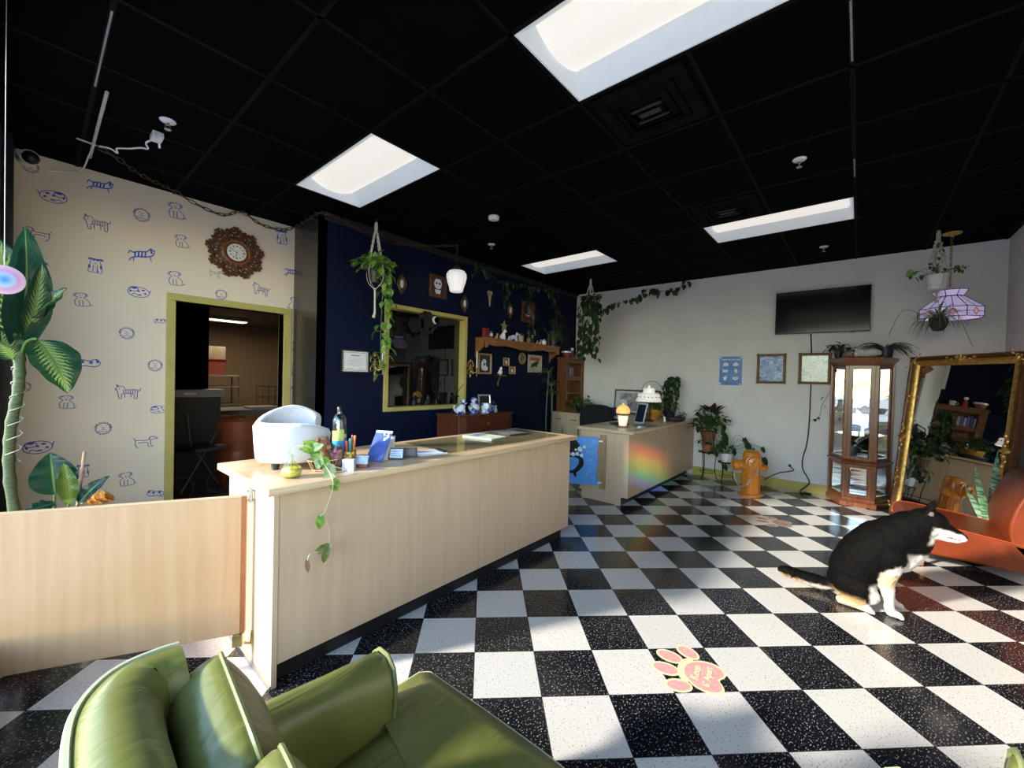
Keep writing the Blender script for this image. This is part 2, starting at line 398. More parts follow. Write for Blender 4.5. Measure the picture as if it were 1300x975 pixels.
        fl(ell(-.35, .2, .03, .025, 6)); fl(ell(-.46, .16, .03, .02, 6)); st([(-.42, .3), (-.46, .4), (-.36, .32)], 2); st([(-.14, -.09), (-.14, -.28)], 2); st([(.1, -.1), (.1, -.28)], 2)
    elif kind == 'hound':
        st([(-.5, .22), (-.42, .08), (-.2, .06), (.08, .06), (.18, .2), (.34, .22), (.5, .12), (.34, .08), (.22, .04), (.2, -.08), (.24, -.28), (.32, -.3)], 2)
        st([(-.42, .08), (-.44, -.1), (-.38, -.28), (-.3, -.3)], 2); st([(-.32, -.08), (-.1, -.06), (.08, -.1), (.1, -.28), (.17, -.3)], 2); st([(.2, .2), (.14, .1), (.2, .06)], 2); fl(ell(.5, .13, .03, .022, 6)); fl(ell(.32, .18, .02, .02, 6))
    elif kind == 'shaggy':
        fl([(-.3, .46), (-.1, .42), (.1, .42), (.3, .46), (.34, .3), (.16, .34), (.1, .26), (0, .34), (-.1, .26), (-.16, .34), (-.36, .3)])
        st([(-.2, .3), (-.26, 0), (-.3, -.4), (-.1, -.45), (.12, -.45), (.3, -.4), (.26, 0), (.2, .3)], 1); fl(ell(0, .12, .05, .03, 6)); fl([(-.3, .02), (-.22, .06), (-.2, -.16), (-.32, -.14)]); fl([(.3, -.02), (.22, .02), (.2, -.2), (.32, -.18)])
        st([(-.08, 0), (-.1, -.4)], 1); st([(.08, 0), (.1, -.4)], 1); fl([(-.14, -.3), (-.06, -.28), (-.08, -.42), (-.16, -.42)])
b2 = MB()
MOTIF_SPOTS = [('fluff', -0.01, 2.916, 0.081), ('stretch', 0.359, 2.911, 0.146), ('curl', 0.106, 2.732, 0.134), ('fluff', 0.617, 2.755, 0.107), ('sit', 0.847, 2.872, 0.118), ('stripe', 0.348, 2.599, 0.15), ('hound', 0.024, 2.429, 0.136), ('sit', 0.89, 2.604, 0.097), ('stretch', 0.62, 2.408, 0.169), ('shaggy', 0.337, 2.255, 0.113), ('sit', 0.848, 2.255, 0.107), ('hound', 1.166, 2.366, 0.108), ('curl', 0.603, 2.083, 0.133), ('sit', 0.259, 1.965, 0.092), ('stripe', 1.559, 2.276, 0.155), ('fluff', 1.207, 2.166, 0.091), ('shaggy', 1.749, 2.879, 0.142), ('stretch', 1.86, 2.521, 0.156), ('sit', 1.89, 2.188, 0.116), ('shaggy', 0.045, 2.159, 0.103), ('patch', 0.747, 1.847, 0.076), ('fluff', 0.531, 1.719, 0.094), ('patch', 0.302, 1.446, 0.13), ('fluff', 0.719, 1.45, 0.096), ('fluff', -0.035, 1.259, 0.072), ('sit', 0.183, 1.14, 0.089), ('stripe', 0.545, 1.212, 0.155), ('curl', 0.744, 1.054, 0.103), ('fluff', 0.393, 0.911, 0.098), ('hound', 0.662, 0.778, 0.152), ('curl', 0.037, 0.793, 0.143), ('shaggy', 0.278, 0.573, 0.098), ('sit', 0.537, 0.464, 0.1), ('patch', 0.73, 0.296, 0.108), ('fluff', 1.898, 1.708, 0.108), ('sit', 1.886, 1.453, 0.108), ('stretch', 1.915, 1.225, 0.092)]
for k, (kd, mx_, mz_, mw_) in enumerate(MOTIF_SPOTS): motif(kd, mx_, mz_, mw_, 1 if k % 3 else -1, rad((k * 37) % 11 - 5))
o = b.build('wall_back', [paper_wall, ink, ink_soft], smooth=False)
# the printed figures lie on the same sheet of paper as the wall, so they join its mesh
me = o.data; bm = bmesh.new(); bm.from_mesh(me)
vv = [bm.verts.new(v) for v in b2.v]
for f, mi in zip(b2.f, b2.m):
    try:
        fc = bm.faces.new([vv[i] for i in f]); fc.material_index = mi
    except ValueError: pass
bm.to_mesh(me); bm.free(); struct(o)
# return wall, navy wall, white wall, right wall, window wall -------
return_paint = mat('return_gloss_brown', (.045, .035, .028), .25, var=.15, scale=2)
b = MB(); b.box(XRET, XRET + .04, YN, YP + .12, 0, ZC); struct(b.build('wall_return', return_paint, smooth=False))
WX0, WX1, WZ0, WZ1 = 2.585, 3.84, 1.0, 2.232
b = MB(); rect_with_hole(b, XRET, XW, 0, ZC, WX0 + .03, WX1 - .03, WZ0 + .03, WZ1 - .03, YN, YN + .12); struct(b.build('wall_left', navy, smooth=False))
b = MB(); b.box(XW, XW + .12, YR - .12, YN + .12, 0, ZC); struct(b.build('wall_right', white_paint, smooth=False))
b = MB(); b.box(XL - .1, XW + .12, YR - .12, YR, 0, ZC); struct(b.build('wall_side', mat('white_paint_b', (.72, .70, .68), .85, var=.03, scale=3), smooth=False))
b = MB(); b.box(XW - .012, XW, YR, 1.95, 0, .125); struct(b.build('baseboard_right', yellow_trim, bevel=.003))
b = MB(); b.box(XRET, XW, YN - .03, YN, ZC - .07, ZC); struct(b.build('trim_1', mat('ceiling_angle', (.02, .02, .022), .5), bevel=.003))
# door casing -----------------------------------------------------
b = MB()
for x0, x1 in ((.79, DX0), (DX1, 1.856)): b.box(x0, x1, YP - .022, YP + .13, 0, DZ)
b.box(.79, 1.856, YP - .022, YP + .13, DZ, 2.113)
struct(b.build('trim_2', olive_trim, bevel=.004))
# interior window in the navy wall ---------------------------------
t = T('window_1', '', ''); del t['label']; del t['category']; struct(t); t.location = ((WX0 + WX1) / 2, YN, (WZ0 + WZ1) / 2)
M = Matrix.Rotation(PI / 2, 4, 'X')
b = MB(); b.frame(WX1 - WX0, WZ1 - WZ0, [(0, 0), (0, .03), (.045, .03), (.05, .012), (.05, -.09), (.07, -.09), (.07, -.1), (0, -.1)], M); b.build('window_frame', olive_trim, t, ang=30)
b = MB(); b.box(-(WX1 - WX0) / 2 + .05, (WX1 - WX0) / 2 - .05, .075, .082, -(WZ1 - WZ0) / 2 + .05, (WZ1 - WZ0) / 2 - .05)
wgl = mat('dark_reflecting_glass', (.004, .004, .005), .015, var=0, spec=1.0); b.build('window_pane', wgl, t, smooth=False)
# street window wall ------------------------------------------------
b = MB(); ya, yb = YR - .12, YP + .2
b.box(XL - .1, XL, ya, yb, 0, .28); b.box(XL - .1, XL, ya, yb, 2.80, ZC); b.box(XL - .1, XL, 4.05, yb, .28, 2.80); b.box(XL - .1, XL, ya, -1.05, .28, 2.80)
struct(b.build('wall_front', mat('front_wall', (.02, .02, .03), .6), smooth=False))
b = MB()
for y in (-1.05, 4.05): b.box(XL - .09, XL - .02, y - .025, y + .025, .28, 2.80)
b.box(XL - .09, XL - .02, -1.05, 4.05, .28, .33); b.box(XL - .09, XL - .02, -1.05, 4.05, 2.75, 2.80)
t2 = T('window_2', '', ''); del t2['label']; del t2['category']; struct(t2)
b.build('window_frame', mat('dark_frame', (.012, .012, .016), .4), t2)
b = MB(); b.box(XL - .06, XL - .055, -1.05, 4.05, .33, 2.75); b.build('window_pane', glassy('street_pane', refl=.03), t2, smooth=False)
# back room seen through the door ----------------------------------
brown_wall = mat('back_room_wall', (.30, .21, .13), .7, var=.06, scale=2)
b = MB(); b.box(.30, 4.6, YP + .12, 9.6, -.1, 0); struct(b.build('floor_backroom', mat('back_room_floor', (.10, .075, .055), .35, var=.2)))
b = MB(); b.box(.2, 4.7, 9.2, 9.3, 0, 2.6); b.box(4.5, 4.6, YP + .12, 9.2, 0, 2.6); struct(b.build('wall_backroom', brown_wall))
b = MB(); b.box(.2, .3, YP + .12, 9.3, 0, 2.6); struct(b.build('wall_backroom_left', black_paint))
b = MB(); b.box(.3, 1.46, 6.3, 6.4, 0, 2.6); struct(b.build('wall_partition', black_paint))
b = MB(); b.box(.2, 4.7, YP + .12, 9.3, 2.3, 2.36); struct(b.build('ceiling_backroom', mat('back_room_ceiling', (.16, .13, .10), .8)))
# ================================================================== COUNTERS AND DESKS
# dark column beside the paper, at the end of the street windows
b = MB(); b.box(XL, -.093, 4.50, YP, 0, ZC)
for k in range(3): b.box(-.093, -.088, 4.53 + k * .08, 4.55 + k * .08, 0, ZC)
struct(b.build('trim_3', mat('dark_column', (.012, .013, .025), .35), smooth=False))
t = T('reception_counter', 'long maple reception counter with black toe kick, nearest the wallpapered doorway', 'counter', (.71, 1.96, 0))
b = MB(); b.box(0, 1.285, 0, .02, .1, .88); b.build('front_panel', maple, t, bevel=.0015)
b = MB(); b.box(1.288, 1.905, 0, .02, .1, .88); b.build('front_panel', maple, t, bevel=.0015)
b = MB(); b.box(1.908, 2.40, 0, .02, .1, .88); b.build('front_panel', maple, t, bevel=.0015)
b = MB(); b.box(-.012, .012, -.004, .62, .0, .88); b.build('end_panel', maple, t, bevel=.002)
b = MB(); b.box(2.40, 2.42, 0, .62, .1, .88); b.build('end_panel', maple, t, bevel=.002)
b = MB(); b.box(.015, 2.38, .60, .62, .1, .88); b.build('back_panel', maple, t, bevel=.002)
b = MB(); b.box(.015, 2.38, .05, .57, 0, .1); b.build('toe_kick', black_plinth, t)
b = MB(); b.box(-.019, -.013, -.004, .62, 0, .018); b.build('base_strip', steel, t)
b = MB()
pr = [(-.072, .884), (-.078, .89), (-.078, .908), (-.07, .918), (-.06, .92), (.65, .92), (.655, .915), (.655, .884)]
b.rings([[(x, y, z) for (y, z) in pr] for x in (-.06, 2.42)]); b.build('countertop', maple_top, t, bevel=.004)
# swing gate
HX, HY = .68, 2.20; GA = PI - rad(27.5)
t = T('swing_gate', 'maple swing gate panel hinged to the left end of the reception counter', 'gate', (HX, HY, 0), GA)
b = MB(); b.box(.03, .86, -.014, .014, .172, .822); b.build('panel', gate_wood, t, bevel=.003)
b = MB(); b.box(.012, .0295, -.0145, .0145, .172, .822); b.build('edge_band', mat('reddish_edge', (.36, .13, .05), .4), t, bevel=.002)
b = MB(); b.box(.03, .86, -.0145, .0145, .8225, .826); b.build('top_band', maple_top, t)
b = MB(); b.tube([(.012, .0, .83), (.012, 0, .845), (-.02, -.012, .845)], .005); b.tube([(.012, 0, .80), (-.02, -.012, .80)], .005); b.lathe([(.008, .79), (.008, .86)], 10, 0, (-.004, 0, 0)); b.build('hinge', steel, t)
b = MB(); b.box(.02, .06, -.018, .018, .112, .171); b.tube([(.015, 0, .12), (-.015, 0, .11), (-.02, 0, .17)], .008); b.build('hinge', brass, t, bevel=.003)
# blue tub door between the counters
DHX, DHY = 4.295, 2.27; DA = rad(112)
t = T('blue_half_door', 'sky blue swing door painted with bubbles and a black bathtub, between the two counters', 'gate', (DHX, DHY, 0), DA)
blue_door = mat('sky_blue_paint', (.10, .33, .80), .35, var=.04)
b = MB(); poly = []
W_, Z0, Z1 = .80, .19, .745
for (x, z) in [(.03, Z0), (.03, Z0 + .09), (.055, Z0 + .10), (.04, Z0 + .16), (.03, .47), (.04, Z1 - .15), (.05, Z1 - .11), (.03, Z1 - .1), (.03, Z1), (W_, Z1), (W_, Z0)]: poly.append((x, z))
b.prism(poly, .022, basis((0, .011, 0), (1, 0, 0), (0, 0, 1))); b.build('panel', blue_door, t, bevel=.003)
# painted figures (tub and suds) on both faces
ink_black = mat('black_enamel', (.008, .008, .01), .3); bub = mat('suds_white', (.70, .80, .95), .3); line_blue = mat('bubble_line', (.28, .50, .90), .35)
for side in (1,):
    b = MB(); M = basis((0, .0118, 0), (1, 0, 0), (0, 0, 1))
    M = basis((0, .0122, 0), (1, 0, 0), (0, 0, 1))
    tub = [(.42, .52), (.37, .49), (.36, .45), (.37, .40), (.41, .35), (.45, .315), (.44, .28), (.47, .27), (.48, .31), (.70, .31), (.71, .27), (.74, .28), (.73, .33), (.78, .40), (.79, .5), (.78, .52)]
    b.poly([(x - .17, z) for x, z in tub], M); dog_shape = [(.42, .66), (.46, .705), (.55, .72), (.60, .68), (.72, .64), (.76, .54), (.40, .54)]
    b.poly([(x - .17, z) for x, z in dog_shape], M); b.build('tub_silhouette', ink_black, t, smooth=False)
    b = MB(); M2 = basis((0, .0128, 0), (1, 0, 0), (0, 0, 1))
    b.poly([(x - .17, z) for x, z in ((.46, .50), (.42, .48), (.42, .43), (.46, .37), (.50, .34), (.70, .34), (.74, .43), (.74, .50))], M2); b.build('tub_body', blue_door, t, smooth=False)
    b = MB()
    for (x, z, r) in ((.41, .6, .03), (.36, .63, .018), (.44, .545, .022), (.49, .535, .025), (.39, .53, .02), (.55, .54, .024), (.62, .53, .022), (.46, .59, .014)): b.poly(ell(x - .17, z, r, r, 14), M2)
    b.build('suds', bub, t, smooth=False)
    b = MB()
    for (x, z, r) in ((.18, .64, .025), (.12, .66, .02), (.08, .70, .014), (.15, .57, .012), (.10, .57, .022), (.12, .46, .03), (.11, .37, .025), (.07, .41, .014), (.08, .28, .018), (.15, .31, .014), (.19, .70, .014)):
        b.ribbon(ell(x, z, r, r, 16), .005, M, 0, True); b.ribbon(ell(x, z, r * .55, r * .55, 6, .4, 1.5), .004, M)
    b.build('bubbles', line_blue, t, smooth=False)
b = MB(); b.box(-.02, .028, -.012, .012, .215, .235); b.box(-.02, .028, -.012, .012, .70, .72); b.build('hinge', steel, t)
# second counter -----------------------------------------------------
t = T('front_desk', 'maple desk counter running to the white wall behind the fire hydrant', 'counter', (4.32, 1.94, 0))
b = MB(); b.box(0, .05, 0, .62, .1, .82); b.build('end_panel', maple, t, bevel=.002)
b = MB(); b.box(.052, 1.2, 0, .02, .1, .82); b.build('front_panel', maple, t, bevel=.002)
b = MB(); b.box(1.203, 2.355, 0, .02, .1, .82); b.build('front_panel', maple, t, bevel=.002)
b = MB(); b.box(.06, 2.355, .60, .62, .1, .82); b.build('back_panel', maple, t, bevel=.002)
b = MB(); b.box(.03, 2.34, .09, .57, 0, .1); b.build('toe_kick', black_plinth, t)
b = MB(); b.box(.02, .03, .09, .6, 0, .1); b.build('toe_kick', maple, t)
b = MB(); pr = [(-.068, .824), (-.075, .83), (-.075, .848), (-.068, .858), (-.06, .86), (.65, .86), (.655, .855), (.655, .824)]
b.rings([[(x, y, z) for (y, z) in pr] for x in (-.05, 2.355)]); b.build('desktop', maple_top, t, bevel=.004)
b = MB(); b.box(-.022, -.001, .27, .345, .15, .78); b.build('hinge_plate', wood('post_wood', (.30, .19, .10), (.45, .30, .17), .5), t, bevel=.003)
# back desk along the white wall, up to the navy wall
t = T('back_desk', 'low maple drawer desk in the dark corner under the bookcase', 'desk', (5.86, 2.61, 0))
b = MB(); b.box(0, .815, .0, 1.465, .83, .86); b.build('desktop', maple_top, t, bevel=.004)
for y0, y1, hs in ((.86, 1.16, 1), (1.165, 1.46, 1)):
    b = MB(); b.box(.03, .80, y0, y1, .06, .829); b.build('cabinet_body', maple, t, bevel=.002)
    b = MB(); b.box(.012, .029, y0 + .004, y1 - .004, .66, .82); dr = b.build('drawer', maple, t, bevel=.002)
    b = MB(); yc = (y0 + y1) / 2; b.tube([(.012, yc - .05, .745), (-.01, yc - .045, .745), (-.01, yc + .045, .745), (.012, yc + .05, .745)], .005); b.build('handle', black_metal, dr)
    b = MB(); b.box(.012, .029, y0 + .004, y1 - .004, .08, .652); dd = b.build('door', maple, t, bevel=.002)
    b = MB(); yh = y0 + .05; b.tube([(.012, yh, .60), (-.01, yh, .595), (-.01, yh, .51), (.012, yh, .505)], .005); b.build('handle', black_metal, dd)
b = MB(); b.box(.78, .80, .02, .86, .06, .829); b.build('knee_shade_panel', mat('purple_shadow_panel', (.05, .02, .03), .6), t)  # panel coloured dark purple for the shade in the open knee space
b = MB(); b.box(.03, .8, .0, .02, .0, .829); b.build('side_panel', maple, t)

# ================================================================== BOOKCASE on the back desk
book_oak = wood('bookcase_oak', (.11, .04, .014), (.22, .085, .03), .4, 8, 'Z')
t = T('bookcase', 'dark wood bookcase with framed door standing in the corner on the back desk', 'bookcase', (6.05, 3.93, .86))
bw, bd, bh = .61, .165, .93
b = MB(); b.box(0, .018, 0, bd, 0, bh); b.build('side_panel', book_oak, t, bevel=.002)
b = MB(); b.box(bw - .018, bw, 0, bd, 0, bh); b.build('side_panel', book_oak, t, bevel=.002)
b = MB(); b.box(-.02, bw + .01, -.03, bd, bh, bh + .025); b.build('top_board', book_oak, t, bevel=.004)
b = MB(); b.box(.018, bw - .018, bd - .012, bd, 0, bh); b.build('back_board', oak_dark, t)
for z in (.0, .30, .60): 
    b = MB(); b.box(.018, bw - .018, .0, bd - .012, z, z + .018); b.build('shelf', oak_dark_y, t, bevel=.002)
b = MB(); b.frame(bw, bh, [(0, 0), (0, .018), (.075, .018), (.08, .012), (.08, 0)], Matrix.Translation((bw / 2, 0, bh / 2)) @ Matrix.Rotation(PI / 2, 4, 'X')); d = b.build('door', book_oak, t, ang=25)
b = MB(); b.box(.08, bw - .08, -.018, -.004, .54, .60); b.build('door_rail', book_oak, d)
b = MB(); b.sphere((.045, -.03, .5), .012); b.build('knob', brass, d)
bk = [((.55, .55, .62), .16), ((.12, .11, .40), .19), ((.16, .14, .42), .18), ((.60, .58, .55), .15), ((.10, .13, .35), .17), ((.40, .38, .36), .16)]
lab = ['pale grey book first on the left of the bookcase shelf', 'tall indigo book second on the bookcase shelf', 'indigo book third on the bookcase shelf', 'cream book in the middle of the bookcase shelf', 'short navy book right of the cream book in the bookcase', 'grey book last on the right in the bookcase']
x = .10
for k, (c, h) in enumerate(bk):
    b = MB(); w = .028 + .006 * (k % 3); b.box(0, w, 0, .11, 0, .003); b.box(0, w, 0, .11, h - .003, h); b.box(0, w, 0, .004, 0, h); b.box(0, .003, 0, .11, 0, h); b.box(w - .003, w, 0, .11, 0, h); b.box(.003, w - .003, .006, .105, .004, h - .006)
    o = b.build('book', mat('book_cloth_%d' % k, c, .6)); o.location = (6.05 + x, 3.965, .86 + .618); tag(o, lab[k], 'book', 'books in the corner bookcase'); x += w + .004
# round dishes and pots on the bookcase
def pot(name, label, cat, loc, r0, r1, h, m, rim=.006, group=None, soil_m=None):
    t = T(name, label, cat, loc, 0, group); b = MB(); b.lathe([(0, 0), (r0, 0), (r0 + .001, .004), (r1, h - .012), (r1 + rim, h - .012), (r1 + rim, h), (r1 - .004, h), (r1 - .006, h - .02), (0, h - .02)], 24); b.build('pot', m, t, ang=30)
    return t

# ================================================================== DARK WOOD RADIO CHEST by the navy wall
t = T('radio_cabinet', 'vintage dark wood cabinet with slatted front below the navy wall window', 'cabinet', (3.30, 3.60, 0))
cw, cd, ch = .98, .42, .955
b = MB(); b.at((0, 0, 0)); b.box(0, cw, .02, cd, .08, ch - .02); b.build('body', radio_wood, t, bevel=.004)
b = MB(); b.box(-.02, cw + .02, -.01, cd + .01, ch - .02, ch); b.build('top', radio_wood, t, bevel=.005)
b = MB(); b.box(.10, cw - .1, .002, .0195, .74, .90); d = b.build('drawer', radio_wood, t, bevel=.004)
b = MB(); b.sphere((cw / 2, -.006, .83), .012); b.build('knob', brass, d)
b = MB(); b.box(.12, cw - .12, .0, .019, .12, .70); b.build('speaker_cloth', mat('speaker_cloth', (.28, .22, .13), .9, scale=120, bump=.4), t)
b = MB()
for k in range(9): x = .2 + k * .075; b.box(x - .012, x + .012, -.008, .001, .14, .69)
b.box(.19, .81, -.004, .001, .40, .42)
b.build('slats', radio_wood, t, bevel=.004)
for x in (.03, cw - .1):
    for y in (.03, cd - .08):
        b = MB(); b.prism([(x, y), (x + .06, y), (x + .06, y + .05), (x, y + .05)], .08); b.build('foot', radio_wood, t)
for pl in ([(0, .02), (.10, .0), (.10, .02)], [(cw, .02), (cw - .10, .0), (cw - .10, .02)]):
    b = MB(); b.prism(pl, ch - .12, Matrix.Translation((0, 0, .09))); b.build('pilaster', radio_wood, t)

# ================================================================== CURIO CABINET at the white wall
t = T('curio_cabinet', 'tall walnut curio cabinet with glass doors and mirrored back against the white wall', 'display cabinet', (6.665, 0, 0))
yA, yB, yC, yD = .265, .115, -.155, -.30      # back-left, front-left, front-right, back-right
XF = -.335
foot = [(0, yA), (XF, yB), (XF, yC), (0, yD)]
def grow(p, g): 
    cy = sum(q[1] for q in p) / 4
    return [(q[0] - (g if q[0] < -.01 else 0), q[1] + (g if q[1] > cy else -g)) for q in p]
def ring(p, z): return [(x, y, z) for x, y in p]
b = MB(); b.rings([ring(grow(foot, .03), 0), ring(grow(foot, .03), .05), ring(grow(foot, .015), .065), ring(grow(foot, .012), .10), ring(foot, .105)]); b.build('plinth', oak_dark, t, ang=20)
b = MB(); b.rings([ring(foot, .495), ring(grow(foot, .03), .505), ring(grow(foot, .035), .52), ring(grow(foot, .012), .54), ring(foot, .55)]); b.build('waist_ledge', oak_dark, t, ang=20)
b = MB(); b.rings([ring(foot, 1.665), ring(grow(foot, .012), 1.69), ring(grow(foot, .05), 1.735), ring(grow(foot, .055), 1.755), ring(grow(foot, .045), 1.765)]); b.build('cornice', oak_dark, t, ang=20)
for z0, z1 in ((.105, .495), (.55, 1.665)):
    for (x, y) in ((-.0, yA), (XF, yB), (XF, yC), (0, yD)):
        b = MB(); b.box(x - .008 if x < -.1 else -.03, x + .022 if x < -.1 else 0, y - .018, y + .018, z0, z1); b.build('corner_post', oak_dark, t, bevel=.003)
def panel(p, q, z0, z1, rail, name, parts, handle=None, M_off=.004):
    P = Vector((p[0], p[1], 0)); Q = Vector((q[0], q[1], 0)); w = (Q - P).length - .036; c = (P + Q) / 2
    M = basis((c.x, c.y, (z0 + z1) / 2), Q - P, (0, 0, 1))
    b = MB(); b.frame(w, z1 - z0 - .004, [(0, -.01), (0, .012), (rail, .012), (rail + .006, .006), (rail + .006, -.01)], M); fo = b.build(name, oak_dark, parts, ang=25)
    b = MB(); b.M = M; b.box(-w / 2 + rail, w / 2 - rail, -(z1 - z0) / 2 + rail, (z1 - z0) / 2 - rail, -.002, .001); b.build('pane', pane, fo, smooth=False)
    return fo, M, w
for z0, z1 in ((.105, .495), (.55, 1.665)):
    d, M, w = panel(foot[1], foot[2], z0, z1, .032, 'door', t)
    b = MB(); b.M = M; b.sphere((-w / 2 + .016, 0, .022), .009); b.build('knob', brass, d)
    panel(foot[0], foot[1], z0, z1, .022, 'side_frame', t); panel(foot[2], foot[3], z0, z1, .022, 'side_frame', t)
b = MB(); b.box(-.012, -.008, yD + .02, yA - .02, .56, 1.66); b.build('mirror_back', mirror_glass, t, smooth=False)
b = MB(); b.box(-.012, -.008, yD + .02, yA - .02, .11, .49); b.build('mirror_back', mirror_glass, t, smooth=False)
b = MB(); b.box(-.007, 0, yD + .004, yA - .004, .105, 1.665); b.build('back_board', oak_dark, t)
shelf_in = [(-.02, yA - .03), (XF + .03, yB - .012), (XF + .03, yC + .012), (-.02, yD + .03)]
gsh = glassy('shelf_glass', refl=.12, tint=(.86, .95, .93))
for z in (.83, 1.09, 1.37): 
    b = MB(); b.prism(shelf_in, .006, Matrix.Translation((0, 0, z))); b.build('glass_shelf', gsh, t, smooth=False)

# ================================================================== GILT FLOOR MIRROR leaning in the corner
ph, la = rad(128.632), rad(5.8545)
n_ = Vector((math.cos(ph) * math.cos(la), math.sin(ph) * math.cos(la), math.sin(la)))
hx = Vector((-math.sin(ph), math.cos(ph), 0)); hx = -hx if hx.x > 0 else hx      # to the right as seen
up_ = n_.cross(hx); up_ = up_ if up_.z > 0 else -up_
BL = Vector((6.258, -.300, .0)) ; Wm, Hm = 1.075, 1.77
c_ = BL + hx * (Wm / 2) + up_ * (Hm / 2)
Mm = basis(c_, hx, up_)
if Mm.col[2].xyz.dot(n_) < 0: raise RuntimeError('mirror flip')
t = T('leaning_mirror', 'large gilt framed floor mirror leaning in the right hand corner behind the red lounge chair', 'mirror', c_)
t.matrix_world = Mm
b = MB(); b.frame(Wm, Hm, [(0, -.035), (0, .012), (.012, .03), (.03, .034), (.042, .022), (.05, .018), (.062, .03), (.078, .024), (.098, .006), (.105, .0), (.105, -.035)])
b.build('frame', gilt_dark, t, ang=35)
b = MB(); b.frame(Wm - .09, Hm - .09, [(0, .012), (.004, .03), (.018, .034), (.032, .026), (.052, .008), (.06, .0), (.06, -.01)]); b.build('inner_moulding', gold, t, ang=50)
b = MB(); b.box(-Wm / 2 + .09, Wm / 2 - .09, -Hm / 2 + .09, Hm / 2 - .09, -.012, -.004); b.build('mirror_glass', mirror_glass, t, smooth=False)
b = MB(); b.box(-Wm / 2 + .02, Wm / 2 - .02, -Hm / 2 + .02, Hm / 2 - .02, -.036, -.014); b.build('backing', oak_dark, t, smooth=False)
def ornament(b, x, y, s, rot):
    M = Matrix.Translation((x, y, .03)) @ Matrix.Rotation(rot, 4, 'Z')
    old = b.M; b.M = M
    for sg in (-1, 1):
        sp = [(sg * (.012 + .045 * (k / 14)) * s * math.cos(.5 * k * .55) * 1.0 + sg * .05 * s * k / 14, .02 * s * math.sin(.5 * k), .004) for k in range(15)]
        b.tube(sp, [.009 * s * (1 - .04 * k) for k in range(15)], 6)
        for k in range(3): b.sphere((sg * (.03 + .03 * k) * s, (.012 - .012 * (k % 2)) * s, .006), (.014 * s, .009 * s, .007), 8)
    b.sphere((0, 0, .008), (.016 * s, .022 * s, .012), 10); b.sphere((0, .024 * s, .006), (.01 * s, .014 * s, .008), 8)
    b.M = old
for (x, y, s, r) in ((-Wm / 2 + .06, Hm / 2 - .06, 1.1, PI / 4), (Wm / 2 - .06, Hm / 2 - .06, 1.1, -PI / 4), (-Wm / 2 + .06, -Hm / 2 + .06, 1.1, -PI / 4), (Wm / 2 - .06, -Hm / 2 + .06, 1.1, PI / 4), (0, Hm / 2 - .05, 1.4, 0), (0, -Hm / 2 + .05, 1.4, 0), (-Wm / 2 + .05, 0, 1.5, PI / 2), (Wm / 2 - .05, 0, 1.5, PI / 2), (-Wm / 2 + .05, -.45, 1.1, PI / 2), (-Wm / 2 + .05, .45, 1.0, PI / 2)):
    b = MB(); ornament(b, x, y, s, r); b.build('carved_ornament', gold, t)
# ================================================================== UPHOLSTERY
def sgp(w, e): return math.copysign(abs(w) ** e, w)
def superbox(b, c, h, e1=.3, e2=.3, n=40, mi=0, M=None, wob=0, sc=6):
    """rounded block; e small = boxy"""
    c = Vector(c); out = []; k = n // 2 + 1
    for i in range(k):
        v = -PI / 2 + PI * (i + (0.02 if i == 0 else (-.02 if i == k - 1 else 0))) / (k - 1); ring = []
        # denser near the edges
        cv, sv = sgp(math.cos(v), e1), sgp(math.sin(v), e1)
        for j in range(n):
            u = -PI + 2 * PI * (j + .5) / n
            p = Vector((h[0] * cv * sgp(math.cos(u), e2), h[1] * cv * sgp(math.sin(u), e2), h[2] * sv))
            if wob: p *= 1 + wob * noise.noise(Vector((p.x + c.x, p.y + c.y * 1.3, p.z)) * sc)
            ring.append(c + (M @ p if M else p))
        out.append(ring)
    return b.rings(out, mi, True)
def vinyl(name, c1, c2, rough, wr=.25):
    m, nt, p = base(name); L = nt.links; p.inputs['Roughness'].default_value = rough; p.inputs['Coat Weight'].default_value = .25; p.inputs['Coat Roughness'].default_value = .2
    tc = nd(nt, 'ShaderNodeTexCoord'); n1 = nd(nt, 'ShaderNodeTexNoise', Scale=3.0, Detail=3.0, Distortion=.5); L.new(tc.outputs['Object'], n1.inputs['Vector'])
    mp = nd(nt, 'ShaderNodeMapping'); mp.inputs['Scale'].default_value = (3, 9, 4); L.new(tc.outputs['Object'], mp.inputs[0])
    n2 = nd(nt, 'ShaderNodeTexNoise', Scale=1.6, Detail=2.0, Distortion=1.2); L.new(mp.outputs[0], n2.inputs['Vector'])
    n3 = nd(nt, 'ShaderNodeTexNoise', Scale=260.0, Detail=1.0); L.new(tc.outputs['Object'], n3.inputs['Vector'])
    L.new(ramp(nt, n1.outputs[0], [(.3, c1), (.7, c2)]), p.inputs['Base Color'])
    b1 = nd(nt, 'ShaderNodeBump', Strength=wr, Distance=.03); L.new(n2.outputs[0], b1.inputs['Height'])
    b2_ = nd(nt, 'ShaderNodeBump', Strength=.08, Distance=.002); L.new(n3.outputs[0], b2_.inputs['Height']); L.new(b1.outputs[0], b2_.inputs['Normal']); L.new(b2_.outputs[0], p.inputs['Normal'])
    return m
green_vinyl = vinyl('green_vinyl', (.125, .145, .032), (.20, .215, .062), .33)
piping_mat = mat('pale_piping', (.52, .56, .38), .4, var=.05)
green_piping = mat('green_piping', (.20, .23, .09), .4, var=.1)
red_vinyl = vinyl('rust_vinyl', (.115, .019, .0055), (.165, .031, .008), .38, .12)
_rp = red_vinyl.node_tree.nodes['Principled BSDF']; _rp.inputs['Coat Weight'].default_value = .05; _rp.inputs['Specular IOR Level'].default_value = .22
